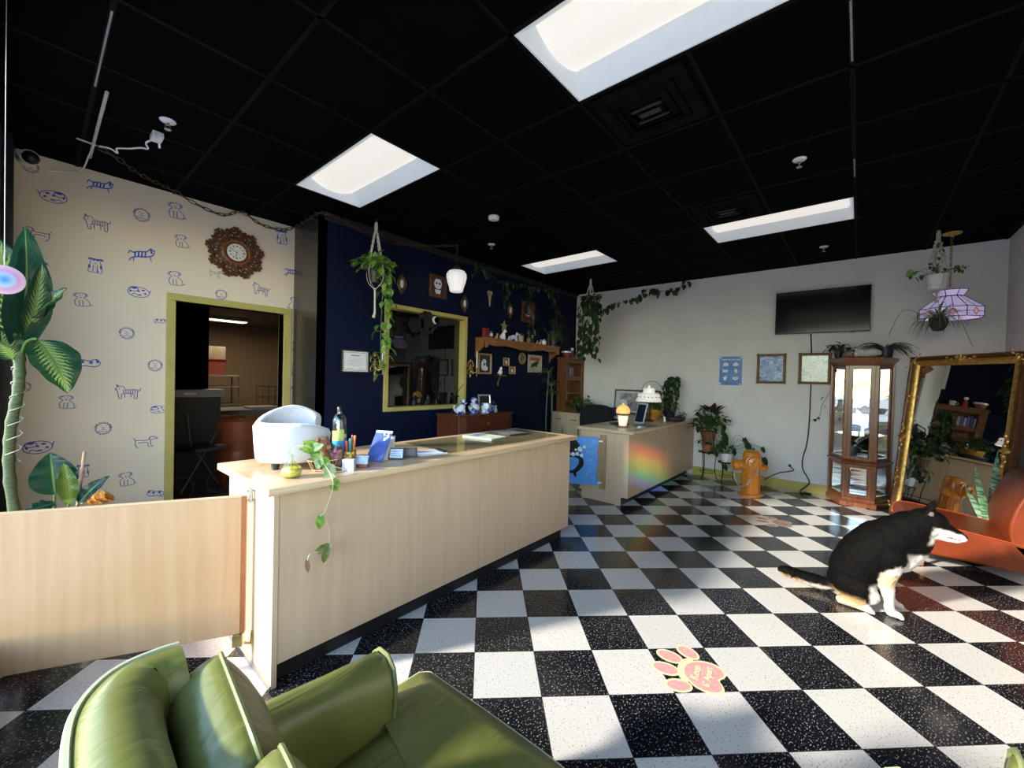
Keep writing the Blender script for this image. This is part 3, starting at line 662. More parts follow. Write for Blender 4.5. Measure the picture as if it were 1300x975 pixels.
def green_armchair(label, loc, rz):
    t = T('armchair', label, 'armchair', loc, rz, 'green vinyl armchairs')
    # base and feet
    b = MB(); superbox(b, (-.02, 0, .20), (.40, .46, .09), .15, .15, 32); b.build('base', green_vinyl, t, ang=60)
    for sx in (-.34, .34):
        for sy in (-.38, .38):
            b = MB(); b.lathe([(.018, 0), (.028, .12)], 12, 0, (sx, sy, 0)); b.build('leg', oak_dark, t)
    # seat cushion: T-shaped, ears in front of the arms
    b = MB()
    hw, ix = .485, .36
    outline = [(-.24, -ix), (.19, -ix), (.205, -ix - .015), (.215, -hw + .02), (.235, -hw), (.40, -hw + .005), (.425, -hw + .03), (.435, -.2), (.44, 0), (.435, .2), (.425, hw - .03), (.40, hw - .005), (.235, hw), (.215, hw - .02), (.205, ix + .015), (.19, ix), (-.24, ix)]
    rings_ = []
    for (s, z) in ((.86, .295), (.965, .30), (.995, .32), (1, .36), (.995, .405), (.965, .432), (.80, .452), (.45, .462), (.1, .465)):
        rings_.append([(.1 + (x - .1) * s, y * s, z) for x, y in outline])
    b.rings(rings_); seat = b.build('seat_cushion', green_vinyl, t, ang=70)
    b = MB(); b.tube([(.1 + (x - .1) * .985, y * .985, .420) for x, y in outline], .006, 6, 0, False, True); b.build('seat_piping', piping_mat, seat)
    # arms: round bolster on a panel
    for sy in (-1, 1):
        b = MB(); y = sy * .405
        sec = [(-.045, .10), (-.05, .40), (-.058, .48), (-.062, .54), (-.05, .59), (-.02, .615), (.02, .615), (.05, .59), (.062, .54), (.058, .48), (.05, .40), (.045, .10)]
        prs = []
        for x, s, dz in ((-.36, .98, .05), (-.15, .98, .03), (.05, .99, .01), (.20, 1, 0), (.222, .97, -.004), (.232, .85, -.03), (.236, .6, -.10)):
            prs.append([(x, y + a * s, .10 + (z - .10) * (s if x > .21 else 1) + dz * (1 if z > .45 else 0)) for a, z in sec])
        b.rings(prs); ar = b.build('arm', green_vinyl, t, ang=75)
        b = MB(); b.tube([(.214, y + a * 1.02, z) for a, z in sec[1:-1]], .006, 6, 0, True); b.build('arm_piping', green_piping, ar)
    # back shell: wraps round, with a rolled top
    path = [(-.205, .318), (-.24, .318), (-.275, .302), (-.303, .24), (-.313, .1), (-.313, -.1), (-.303, -.24), (-.275, -.302), (-.24, -.318), (-.205, -.318)]
    pts = bez([(x, y, 0) for x, y in path], 6)
    rr = []; tp = []
    for i, p in enumerate(pts):
        d = (pts[min(i + 1, len(pts) - 1)] - pts[max(i - 1, 0)]).normalized(); nrm = Vector((-d.y, d.x, 0))
        f = 1 - abs(2 * i / (len(pts) - 1) - 1); hgt = .898 + .006 * min(1, f * 2.4)
        prof = [(.045, .12), (.04, hgt - .16), (.058, hgt - .08), (.054, hgt - .025), (.03, hgt), (-.01, hgt + .004), (-.04, hgt - .012), (-.05, hgt - .05), (-.05, hgt - .16), (-.05, .12)]
        rr.append([p + nrm * o + Vector((-.055 * (z - .12) / .7, 0, z)) for o, z in prof])
        tp.append(p + nrm * -.047 + Vector((-.055 * (hgt - .14) / .7, 0, hgt - .014)))
    b = MB(); b.rings(rr); bk = b.build('backrest', green_vinyl, t, ang=75)
    b = MB(); b.tube(tp, .006, 6); b.build('back_piping', piping_mat, bk)
    # two loose back cushions, plump behind, piped along the front edge
    for k, yc in enumerate((.165, -.130)):
        Mc = Matrix.Translation((-.178, yc, .675)) @ Matrix.Rotation(rad(-5), 4, 'Z') @ Matrix.Rotation(rad(-13), 4, 'Y') @ Matrix.Rotation(rad(2 - 4 * k), 4, 'X')
        hw, hh = .148, .212
        def edge(s, n=48): return [(sgp(math.cos(2 * PI * j / n), .27) * hw * s, sgp(math.sin(2 * PI * j / n), .27) * hh * s) for j in range(n)]
        rs = []
        for s in (.02, .3, .55, .75, .88, .96, 1.0): rs.append([(.045 * (1 - s ** 3), y, z) for y, z in edge(s)])
        for q in range(1, 12):
            u = q / 11; s = (1 - u ** 2.6) ** .42 if u < 1 else .02
            rs.append([(-.125 * u * (1 + .16 * noise.noise(Vector((y * 9, z * 7, u * 2 + k * 5)))), y * (s * 1.02), z * (s * 1.02)) for y, z in edge(1)])
        b = MB(); b.M = Mc; b.rings(rs); cu = b.build('back_cushion', green_vinyl, t, ang=80)
        b = MB(); b.M = Mc; b.tube([(0, y, z) for y, z in edge(1.01)], .0042, 6, 0, False, True); b.build('cushion_piping', green_piping, cu)
    return t
green_armchair('green vinyl armchair with piped cushions in front, nearest the maple swing gate', (.45, .62, 0), 0)
green_armchair('green vinyl armchair of which only cushion corner and arm tip show, below the dog', (.996, -.500, 0), PI / 2)

# red lounge chair ----------------------------------------------------
t = T('lounge_chair', 'rust red vinyl armless lounge chair before the leaning gilt mirror', 'lounge chair', (4.55, 0, 0))
def slab(b, prof, x0, x1, r=.02):
    b.rings([[(x, y * 1, z) for y, z in prof] for x in (x0, x1)])
prof = [(-.32, .12), (-.285, .16), (-.265, .28), (-.272, .345), (-.31, .372), (-.40, .372), (-.66, .345), (-.90, .318), (-.98, .31), (-.99, .12)]
b = MB(); slab(b, prof, 0, .66); st = b.build('seat', red_vinyl, t, bevel=.018, seg=3, ang=50)
for x in (.004, .656):
    b = MB(); b.tube([(x, y, z) for y, z in prof[2:9]], .005, 6); b.build('seat_piping', mat('rust_piping', (.26, .04, .012), .4), st)
pb = bez([(0, -.86, .30), (0, -.845, .42), (0, -.87, .56), (0, -.915, .69), (0, -.965, .765), (0, -1.03, .785), (0, -1.085, .75), (0, -1.10, .66), (0, -1.075, .45), (0, -1.03, .25), (0, -1.0, .12)], 4)
b = MB(); slab(b, [(p.y, p.z) for p in pb], 0, .66); b.build('backrest', red_vinyl, t, bevel=.02, seg=3, ang=60)
for x in (.08, .58):
    for y in (-.42, -1.02):
        b = MB(); b.lathe([(.011, 0), (.02, .125)], 10, 0, (x, y, 0)); b.build('leg', oak_dark, t)
# pet-size barrel chair on the counter --------------------------------
felt = mat('pale_grey_felt', (.62, .62, .66), .9, var=.06, scale=40, bump=.15, sheen=.3)
t = T('pet_chair', 'small pale grey upholstered barrel pet chair standing on the reception counter', 'pet chair', (.935, 2.325, .92), rad(-14))
b = MB(); rr = []
N_ = 36; a0 = rad(42)
for i in range(N_ + 1):
    a = a0 + (2 * PI - 2 * a0) * i / N_
    f = min(1, min(i, N_ - i) / 7); s = 1.0 if f >= 1 else (.55 + .45 * math.sin(f * PI / 2))
    dz = .035 * (1 - f) ** 1.5
    ro, ri, hh = .195, .150, .238 + .075 * max(0, math.sin(a + .2)) ** 1.3 - dz
    prof = [(ro - .018, .035), (ro - .006, .05), (ro, .12), (ro + .006, hh - .025), (ro - .006, hh - .004), (ro - .024, hh), (ri + .006, hh - .008), (ri, hh - .03), (ri, .035)]
    rr.append([(r * math.cos(a), r * math.sin(a) * .95, z) for r, z in prof])
b.rings(rr); b.build('shell', felt, t, ang=70)
b = MB(); b.lathe([(0, .035), (.16, .035), (.168, .05), (.168, .10), (.15, .125), (.09, .135), (0, .137)], 32); b.build('seat_cushion', felt, t, ang=70)
for a in (.7, 2.4, 3.9, 5.5):
    b = MB(); b.lathe([(.017, 0), (.021, .036)], 14, 0, (.145 * math.cos(a), .145 * math.sin(a), 0)); b.build('foot', black_plastic, t)

# ================================================================== THE DOG
def dog():
    b = MB()
    def cap(pts, n=14):
        """chain of tapered segments with round joints; pts = (x, y, z, r)"""
        for i, p in enumerate(pts): b.sphere(p[:3], p[3], n)
        for p, q in zip(pts, pts[1:]):
            P, Q = Vector(p[:3]), Vector(q[:3]); k = 5
            b.tube([P.lerp(Q, i / k) for i in range(k + 1)], [p[3] + (q[3] - p[3]) * i / k for i in range(k + 1)], n)
    # trunk: heavy, leaning forward over the front legs
    cap([(-.015, 0, .125, .118), (.02, 0, .21, .145), (.075, 0, .31, .155), (.145, 0, .41, .150), (.205, 0, .475, .128), (.265, 0, .545, .105), (.325, 0, .59, .085)], 20)
    cap([(.245, 0, .42, .105), (.215, 0, .355, .095)], 16)                # deep chest
    cap([(.295, 0, .49, .085), (.255, 0, .39, .085)], 14)
    cap([(.325, 0, .60, .082), (.362, 0, .607, .074)], 18)                # skull
    cap([(.375, 0, .592, .060), (.425, 0, .570, .044), (.470, 0, .555, .031), (.486, 0, .548, .025)], 14)   # muzzle
    cap([(.37, 0, .558, .050), (.42, 0, .538, .031), (.465, 0, .529, .020)], 12)
    cap([(.352, .038, .568, .040), (.352, -.038, .568, .040)], 10)        # cheeks
    b.sphere((.4925, 0, .556), (.013, .016, .012), 10)
    for sy in (-1, 1):
        # ears
        e = [(.335, sy * .045, .650, .026), (.352, sy * .052, .690, .018), (.368, sy * .056, .722, .010), (.376, sy * .057, .742, .004)]
        cap(e, 8); cap([(.362, sy * .034, .648, .020), (.368, sy * .046, .690, .012)], 8)
        # front leg
        cap([(.19, sy * .085, .375, .075), (.182, sy * .09, .29, .058), (.168, sy * .088, .215, .045), (.180, sy * .084, .13, .032), (.186, sy * .082, .06, .027), (.192, sy * .082, .035, .028)], 12)
        cap([(.195, sy * .082, .025, .027), (.232, sy * .083, .020, .020)], 10)
        for k in (-1, 0, 1): cap([(.215, sy * .083 + k * .014, .024, .014), (.248, sy * .083 + k * .0165, .013, .0115)], 8)
        # thigh, knee, hock, foot
        cap([(-.005, sy * .09, .145, .095), (.055, sy * .115, .135, .078), (.100, sy * .125, .105, .048)], 14)
        cap([(.100, sy * .125, .10, .045), (.03, sy * .13, .055, .036), (-.045, sy * .125, .03, .026)], 10)
        cap([(-.045, sy * .125, .026, .024), (.04, sy * .13, .022, .021), (.095, sy * .135, .020, .021)], 10)
        for k in (-1, 0, 1): cap([(.085, sy * .135 + k * .013, .020, .013), (.118, sy * .138 + k * .015, .012, .0105)], 8)
    # tail, laid out behind
    tl = bez([(-.09, 0, .07, ), (-.16, .0, .052), (-.24, -.015, .062), (-.32, -.035, .075), (-.385, -.05, .082)], 4)
    cap([(p.x, p.y, p.z, .030 + .018 * math.sin(min(1, i / 9) * PI * .8) - (.014 if i > len(tl) - 3 else 0)) for i, p in enumerate(tl)], 10)
    tmp = b.build('dog_form', black_plastic)
    rm = tmp.modifiers.new('r', 'REMESH'); rm.mode = 'VOXEL'; rm.voxel_size = .0062; rm.use_smooth_shade = True
    sm = tmp.modifiers.new('s', 'SMOOTH'); sm.factor = .5; sm.iterations = 5
    dg = bpy.context.evaluated_depsgraph_get(); dg.update()
    me = bpy.data.meshes.new_from_object(tmp.evaluated_get(dg)); me.name = 'dog'
    old = tmp.data; bpy.data.objects.remove(tmp); bpy.data.meshes.remove(old)
    BLK, WHT, TAN, GRY = (.0028, .0025, .0026), (.60, .57, .53), (.50, .33, .14), (.16, .15, .15)
    ca = me.color_attributes.new('fur', 'FLOAT_COLOR', 'POINT'); cols = []
    nrms = [v.normal.copy() for v in me.vertices]
    def sm_(a, b_, x): t = max(0, min(1, (x - a) / (b_ - a))); return t * t * (3 - 2 * t)
    for v, nr in zip(me.vertices, nrms):
        p = v.co; x, y, z = p; ay = abs(y)
        nz = noise.noise(p * 38) * .5 + noise.noise(p * 90) * .3
        j = nz * .014
        w = 0.0
        # chest and belly
        if x > .12: w = max(w, sm_(.0, .03, .345 + j * 2 - z - max(0, (.215 - x)) * .9) * sm_(.16, .20, x + z * .12 + j))
        w = max(w, sm_(.23, .27, x + j) * sm_(.425, .40, z + j) * sm_(.11, .07, ay))
        # front legs
        if x > .115 and z < .30: w = max(w, sm_(.265, .235, z + j * 1.5 - (x - .17) * .5) * sm_(.125, .145, x + j))
        # hind feet and the front of the thigh
        if x < .16 and z < .19: w = max(w, sm_(.060, .035, z + j - max(0, x - .05) * .3), sm_(.088, .112, x + j) * sm_(.19, .16, z))
        # muzzle and cheeks
        if x > .33 and z > .47:
            top = .593 + j * .6 - (x - .37) * .22
            w = max(w, sm_(.352, .376, x + j - (z - .56) * .2) * sm_(top + .008, top - .006, z) * (1 if z > .50 else sm_(.47, .50, z)))
        c = [BLK[i] + (WHT[i] - BLK[i]) * w for i in range(3)]
        # tan: upper forelegs, thigh edges, under the tail, eyebrow dots
        tn = 0
        if x > .115 and .17 < z < .27: tn = .75 * sm_(.165, .20, z) * w
        if x < .08 and z < .10: tn = max(tn, .65 * sm_(.11, .05, z + j) * sm_(-.13, -.05, x))
        if x < -.14: tn = max(tn, .7 * sm_(-.1, -.75, nr.z + nz * .6))
        for sy in (-1, 1):
            if (p - Vector((.402, sy * .030, .630))).length < .015: tn = 1; c = list(WHT)
            if (p - Vector((.356, sy * .066, .668))).length < .013: c = list(GRY)
        if tn: c = [c[i] + (TAN[i] - c[i]) * min(1, tn) for i in range(3)]
        if (p - Vector((.4945, 0, .557))).length < .0185: c = [.008, .008, .009]              # nose
        for sy in (-1, 1):
            if (p - Vector((.4055, sy * .040, .6015))).length < .0125: c = [.006, .005, .005]  # eye rim
        if .42 < x < .475 and ay > .008 and abs(z - (.545 - (x - .42) * .12)) < .0028: c = [.03, .02, .02]       # mouth line
        if 0 < z < .02 and (x > .235 or .108 < x < .125) and noise.noise(Vector((y * 90, 0, 0))) > .35: c = [k * .6 for k in c]
        cols += [*c, 1]
    ca.data.foreach_set('color', cols)
    # short coat: push the surface about a little where the hair is long
    for v, nr in zip(me.vertices, nrms):
        p = v.co
        if p.x < .33: v.co = p + nr * (.0028 * noise.noise(Vector((p.x * 60, p.y * 60, p.z * 34))) + .0022 * noise.noise(p * 130))
        if v.co.z < .001: v.co.z = .001
    m, nt, pr = base('dog_coat'); at = nd(nt, 'ShaderNodeAttribute', attribute_name='fur'); nt.links.new(at.outputs[0], pr.inputs['Base Color'])
    pr.inputs['Roughness'].default_value = .7; pr.inputs['Specular IOR Level'].default_value = .06
    tc = nd(nt, 'ShaderNodeTexCoord'); mp = nd(nt, 'ShaderNodeMapping'); mp.inputs['Scale'].default_value = (1, 1, .35); mp.inputs['Rotation'].default_value = (0, rad(40), 0); nt.links.new(tc.outputs['Object'], mp.inputs[0])
    nz = nd(nt, 'ShaderNodeTexNoise', Scale=190.0, Detail=3.0); nt.links.new(mp.outputs[0], nz.inputs['Vector'])
    bp = nd(nt, 'ShaderNodeBump', Strength=.55, Distance=.006); nt.links.new(nz.outputs[0], bp.inputs['Height']); nt.links.new(bp.outputs[0], pr.inputs['Normal'])
    me.materials.clear(); me.materials.append(m); me.polygons.foreach_set('use_smooth', [True] * len(me.polygons))
    o = bpy.data.objects.new('dog', me); COL.objects.link(o)
    tag(o, 'black and white dog with pricked ears sitting on the checkered floor, facing right', 'dog')
    for sy in (-1, 1):
        e = MB(); e.sphere((.4075, sy * .0405, .6015), .0068, 12); e.build('eye', mat('dog_eye', (.03, .014, .006), .06, coat=1), o)
    return o
d_ = dog(); d_.location = (3.545, .005, 0); d_.rotation_euler = (0, 0, rad(-93))
# ================================================================== PLANTS
def leaf(b, o, d, up, L, W, curl=.3, shape='heart', mi=0, fold=.25, n=6, twist=0):
    """leaf blade from point o along d; up = side its face looks to"""
    o = Vector(o); d = Vector(d).normalized(); up = Vector(up); s = d.cross(up)
    if s.length < 1e-3: s = d.cross(Vector((1, 0, .3)))
    s.normalize(); nn = s.cross(d)
    if twist: q = Matrix.Rotation(twist, 3, d); s = q @ s; nn = q @ nn
    vs = []
    for i in range(n + 1):
        t = i / n
        if shape == 'heart': w = W * math.sin(PI * min(1, (t * .86 + .14))) ** .75 * (1.18 - .45 * t) if t < 1 else 0
        elif shape == 'lance': w = W * math.sin(PI * (t * .93 + .05)) ** .8 if t < 1 else 0
        elif shape == 'strap': w = W * (min(1, t * 6 + .5)) * (1 - t ** 3) if t < 1 else 0
        else: w = W * math.sin(PI * (t * .97 + .02)) if t < 1 else 0
        a = curl * t; c = o + d * (L * (math.sin(a) / curl if abs(curl) > 1e-3 else t)) - nn * (L * ((1 - math.cos(a)) / curl if abs(curl) > 1e-3 else 0))
        back = d * (-.16 * L if (shape == 'heart' and i == 0) else 0)
        vs += [c + s * (w / 2) + nn * (w * fold) + back, c, c - s * (w / 2) + nn * (w * fold) + back]
    fs = []
    for i in range(n):
        a = i * 3; fs += [(a, a + 1, a + 4, a + 3), (a + 1, a + 2, a + 5, a + 4)]
    return b.add(vs, fs, mi)
def vine(b, pts, nl, L0, L1, mi=0, ms=1, r=.003, spread=.6, shape='heart', hang=.7, rnd=RND):
    """stem through pts with nl leaves on short stalks"""
    P = bez(pts, 8); b.tube(P, r, 5, ms)
    for k in range(nl):
        t = (k + rnd.random() * .7) / nl; p = P[min(len(P) - 1, int(t * len(P)))]
        a = rnd.uniform(0, 2 * PI); v = Vector((math.cos(a), math.sin(a), rnd.uniform(-.3, .5))).normalized()
        q = p + v * rnd.uniform(.02, .06) * spread / .6
        b.tube([p, (p + q) / 2 + Vector((0, 0, .008)), q], r * .6, 4, ms)
        d = (v * .5 + Vector((0, 0, -hang)) + Vector((rnd.uniform(-.3, .3), rnd.uniform(-.3, .3), 0))).normalized()
        leaf(b, q, d, v + Vector((0, 0, .6)), rnd.uniform(L0, L1), rnd.uniform(L0, L1) * .75, rnd.uniform(.2, .8), shape, mi, .18, 5)
def bush(b, c, n, R0, L0, L1, mi=0, ms=1, shape='heart', wr=.7, up=.5, rnd=RND, z0=0, curl=.7):
    c = Vector(c)
    for k in range(n):
        a = k * 2.399 + rnd.uniform(-.3, .3); e = rnd.uniform(.1, 1.35); v = Vector((math.cos(a) * math.cos(e), math.sin(a) * math.cos(e), math.sin(e) * up + .1))
        tip = c + v * R0 * rnd.uniform(.55, 1.0); mid = (c + tip) / 2 + Vector((0, 0, R0 * .12))
        b.tube([c, mid, tip], .0028, 4, ms)
        d = (v * .55 + Vector((rnd.uniform(-.5, .5), rnd.uniform(-.5, .5), rnd.uniform(-.9, .1)))).normalized(); L = rnd.uniform(L0, L1)
        leaf(b, tip, d, Vector((0, 0, 1)) + v * .2, L, L * wr, rnd.uniform(.3, curl + .3), shape, mi, .14, 6)

# --- large dumb cane at the street window -----------------------------
def cane_leaf_mat(name, dark, light):
    m, nt, p = base(name); L = nt.links; p.inputs['Roughness'].default_value = .32; p.inputs['Coat Weight'].default_value = .2
    at = nd(nt, 'ShaderNodeAttribute', attribute_name='across'); sp = nd(nt, 'ShaderNodeSeparateColor'); L.new(at.outputs[0], sp.inputs[0])
    # r = distance from the midrib, g = along the leaf: feathered streaks
    nz = nd(nt, 'ShaderNodeTexNoise', Scale=70.0, Detail=2.0); tc = nd(nt, 'ShaderNodeTexCoord'); L.new(tc.outputs['Object'], nz.inputs['Vector'])
    st = math_(nt, 'SINE', math_(nt, 'ADD', math_(nt, 'MULTIPLY', math_(nt, 'SUBTRACT', sp.outputs[1], math_(nt, 'MULTIPLY', sp.outputs[0], .22)), 95.0), math_(nt, 'MULTIPLY', nz.outputs[0], 6.0)))
    f = math_(nt, 'SUBTRACT', math_(nt, 'ADD', math_(nt, 'MULTIPLY', st, .3), .75), math_(nt, 'MULTIPLY', sp.outputs[0], 1.25))
    c = ramp(nt, f, [(.18, dark), (.5, light)]); rib = math_(nt, 'LESS_THAN', sp.outputs[0], .05); c = mixc(nt, rib, c, (.16, .26, .08))
    L.new(c, p.inputs['Base Color']); tr = nd(nt, 'ShaderNodeBsdfTranslucent'); L.new(c, tr.inputs[0]); mx = nd(nt, 'ShaderNodeMixShader'); mx.inputs[0].default_value = .25
    L.new(p.outputs[0], mx.inputs[1]); L.new(tr.outputs[0], mx.inputs[2]); L.new(mx.outputs[0], nt.nodes['Material Output'].inputs[0]); return m
cane = cane_leaf_mat('dumb_cane_leaf', (.012, .055, .022), (.24, .36, .10)); cane_dark = cane_leaf_mat('dumb_cane_dark_leaf', (.008, .045, .028), (.016, .07, .035)); cane_young = cane_leaf_mat('young_leaf', (.10, .20, .03), (.30, .42, .08))
def big_leaf(name, o, tip, face, W, m, parent, bend=.25, shape=.75, n=18, k=6):
    o, tip = Vector(o), Vector(tip); d = tip - o; L = d.length; d.normalize(); s = d.cross(Vector(face)).normalized(); nn = s.cross(d)
    vs, col = [], []
    for i in range(n + 1):
        t = i / n; w = W * (math.sin(PI * min(1, t ** shape * .98 + .015)) ** .8) if i < n else 0
        c = o + d * (L * t) + nn * (L * bend * math.sin(PI * t) * .5)
        for j in range(-k, k + 1):
            q = j / k; vs.append(c + s * (w / 2 * q) + nn * (abs(q) * w * .16 + .006 * math.sin(t * 22 + q) * abs(q))); col.append((abs(q), t, 0, 1))
    mt = 2 * k + 1; fs = [(i * mt + j, i * mt + j + 1, (i + 1) * mt + j + 1, (i + 1) * mt + j) for i in range(n) for j in range(2 * k)]
    b = MB(); b.add(vs, fs); o_ = b.build(name, m, parent)
    ca = o_.data.color_attributes.new('across', 'FLOAT_COLOR', 'POINT'); ca.data.foreach_set('color', [x for c in col for x in c]); return o_
t = T('dumb_cane_plant', 'tall dumb cane plant with cream streaked leaves at the left end by the window', 'potted plant', (-.02, 3.45, 0))
b = MB(); b.lathe([(0, 0), (.075, 0), (.105, .26), (.11, .26), (.11, .30), (.10, .30), (.095, .27), (0, .27)], 28); b.build('pot', terracotta, t)
b = MB(); sp_ = bez([(.02, -.02, .25), (-.045, -.02, .75), (-.05, -.01, 1.05), (-.022, -.03, 1.3), (-.02, -.03, 1.5)], 8)
b.tube(sp_, [.021 + .0035 * (k % 3 == 0) for k in range(len(sp_))], 12); b.build('stem', mat('cane_stem', (.075, .105, .04), .6, var=.4, scale=30, stretch=(1, 1, 6)), t)
b = MB(); b.tube([Vector((-.022 + .028 * math.cos(k * .9), -.03 + .028 * math.sin(k * .9), .9 + k * .011)) + Vector((-.02 * (1 - min(1, k / 40)), .01, 0)) for k in range(56)], .0022, 5); b.build('light_string', mat('clear_wire', (.6, .6, .52), .3), t)
for (nm, o_, tip, face, W, mm, bd) in (
    ('leaf', (-.025, -.03, 1.50), (-.005, -.10, 2.15), (.4, -.9, .1), .19, cane_dark, .12),
    ('leaf', (-.04, -.03, 1.50), (-.10, -.06, 2.08), (.3, -.9, 0), .22, cane, .1),
    ('leaf', (.0, -.03, 1.56), (.055, -.12, 1.97), (.35, -.85, .35), .10, cane, .12),
    ('leaf', (.04, -.05, 1.68), (.145, -.12, 1.85), (-.15, -.8, .6), .085, cane, .1),
    ('leaf', (.012, -.05, 1.67), (.125, -.10, 1.81), (-.35, -.75, .75), .10, cane, .12),
    ('leaf', (.045, -.13, 1.555), (.150, -.22, 1.275), (.25, -.85, .4), .20, cane, .18),
    ('leaf', (-.04, -.04, 1.45), (-.12, -.08, 1.62), (.2, -.9, .2), .14, cane, .1)): big_leaf(nm, o_, tip, face, W, mm, t, bd)
b = MB(); b.tube(bez([(-.018, -.03, 1.46), (.0, -.08, 1.535), (.03, -.12, 1.56), (.045, -.13, 1.545)], 6), .007, 8); b.tube([(-.018, -.03, 1.48), (.0, -.04, 1.58), (.012, -.05, 1.66)], .006, 8); b.tube([(-.02, -.03, 1.5), (.0, -.03, 1.6), (.03, -.04, 1.70)], .006, 8); b.tube([(-.02, -.03, 1.48), (-.022, -.035, 1.62), (-.02, -.06, 1.78)], .008, 8); b.build('leaf_stalks', stem_green, t)
# iridescent disc hanging in front of it
t = T('suncatcher_disc', 'round iridescent pink and blue suncatcher hanging before the dumb cane leaves', 'suncatcher', (-.075, 2.75, 1.775))
b = MB(); b.lathe([(0, -.002), (.055, -.002), (.06, 0), (.055, .002), (0, .002)], 36, 0, (0, 0, 0), (.1, -1, 0)); 
m, nt, p = base('iridescent'); p.inputs['Roughness'].default_value = .15; tc = nd(nt, 'ShaderNodeTexCoord'); ln = nd(nt, 'ShaderNodeVectorMath', operation='LENGTH'); nt.links.new(tc.outputs['Object'], ln.inputs[0])
nt.links.new(ramp(nt, math_(nt, 'MULTIPLY', ln.outputs[1], 16.0), [(.1, (.10, .35, .75)), (.42, (.45, .60, .85)), (.62, (.70, .35, .62)), (.95, (.85, .55, .70))]), p.inputs['Base Color'])
b.build('disc', m, t)
b = MB(); b.tube([(0, 0, .06), (0, 0, ZC - 1.775)], .0012, 4); b.build('thread', white_ceramic, t)
# --- low plant behind the gate -----------------------------------------
t = T('low_broadleaf_plant', 'low plant of broad dark leaves and one lime leaf behind the swing gate', 'potted plant', (.10, 3.78, 0))
b = MB(); b.lathe([(0, 0), (.10, 0), (.13, .22), (.14, .22), (.14, .25), (.12, .25), (0, .23)], 24); b.build('pot', mat('grey_pot', (.12, .12, .12), .6), t)
for (o_, tip, face, W, mm, bd) in (((.0, .02, .62), (-.02, .05, .88), (.1, -1, .1), .21, cane_dark, .1), ((.06, -.04, .56), (.035, -.02, .82), (.15, -1, 0), .095, cane_young, .08), ((.10, -.02, .55), (.235, -.08, .715), (-.3, -.8, .5), .085, cane_dark, .2), ((.0, -.05, .58), (-.13, -.10, .55), (0, -.6, .8), .08, cane_dark, .15)): big_leaf('leaf', o_, tip, face, W, mm, t, bd)
b = MB()
for q in ((.0, .02, .62), (.06, -.04, .56), (.10, -.02, .55), (.0, -.05, .58)): b.tube(bez([(0, 0, .24), (q[0] * .4, q[1] * .4, .42), q], 5), .006, 7)
b.build('leaf_stalks', stem_green, t)
b = MB(); b.tube([(.07, 0, .20), (.125, -.01, .875)], .008, 8); b.build('cane_stake', mat('bamboo', (.50, .34, .20), .6, var=.2), t)
# dried orange rose on the stake plant
t = T('orange_rose', 'dried orange rose head standing just above the swing gate top', 'flower', (.29, 3.62, 0))
b = MB(); b.lathe([(0, 0), (.06, 0), (.07, .42), (.05, .44), (0, .44)], 16); b.build('vase', mat('amber_vase', (.30, .16, .05), .3), t)
b = MB(); b.tube([(0, 0, .4), (0, 0, .57)], .004, 6); b.build('stem', stem_green, t)
b = MB()
for r in range(5):
    for k in range(4 + r):
        a = 2 * PI * k / (4 + r) + r * .7; R_ = .012 + r * .011
        for_ = Vector((math.cos(a), math.sin(a), 0)); o_ = Vector((0, 0, .565 + .008 * (4 - r))) + for_ * R_ * .5
        leaf(b, o_, for_ * (.35 + .16 * r) + Vector((0, 0, 1 - .12 * r)), -for_, .05, .055, -.6, 'oval', 0, -.2, 5)
b.build('petals', mat('orange_petal', (.75, .36, .08), .6, var=.3, scale=40), t)
# zebra striped leaf plant at the very edge
t = T('zebra_leaf_plant', 'small banded zebra leaf plant at the frame edge behind the gate', 'potted plant', (-.03, 3.55, 0))
b = MB(); b.lathe([(0, 0), (.06, 0), (.08, .48), (.07, .5), (0, .48)], 20); b.build('pot', mat('black_pot', (.02, .02, .02), .4), t)
m, nt, p = base('zebra_leaf'); tc = nd(nt, 'ShaderNodeTexCoord'); wv = nd(nt, 'ShaderNodeTexWave', Scale=14.0, Distortion=4.0); nt.links.new(tc.outputs['Object'], wv.inputs['Vector']); nt.links.new(ramp(nt, wv.outputs[1], [(.45, (.01, .03, .015)), (.6, (.5, .55, .42))]), p.inputs['Base Color'])
b = MB()
for k in range(9): a = k * 2.4; leaf(b, (0, 0, .48), (math.cos(a) * .6, math.sin(a) * .6, 1 - .08 * k), (-math.cos(a), -math.sin(a), .5), .17, .045, .6, 'lance', 0, .1)
leaf(b, (0, 0, .5), (.7, -.5, .25), (0, 0, 1), .17, .05, .5, 'lance', 0, .1)
b.build('foliage', m, t)
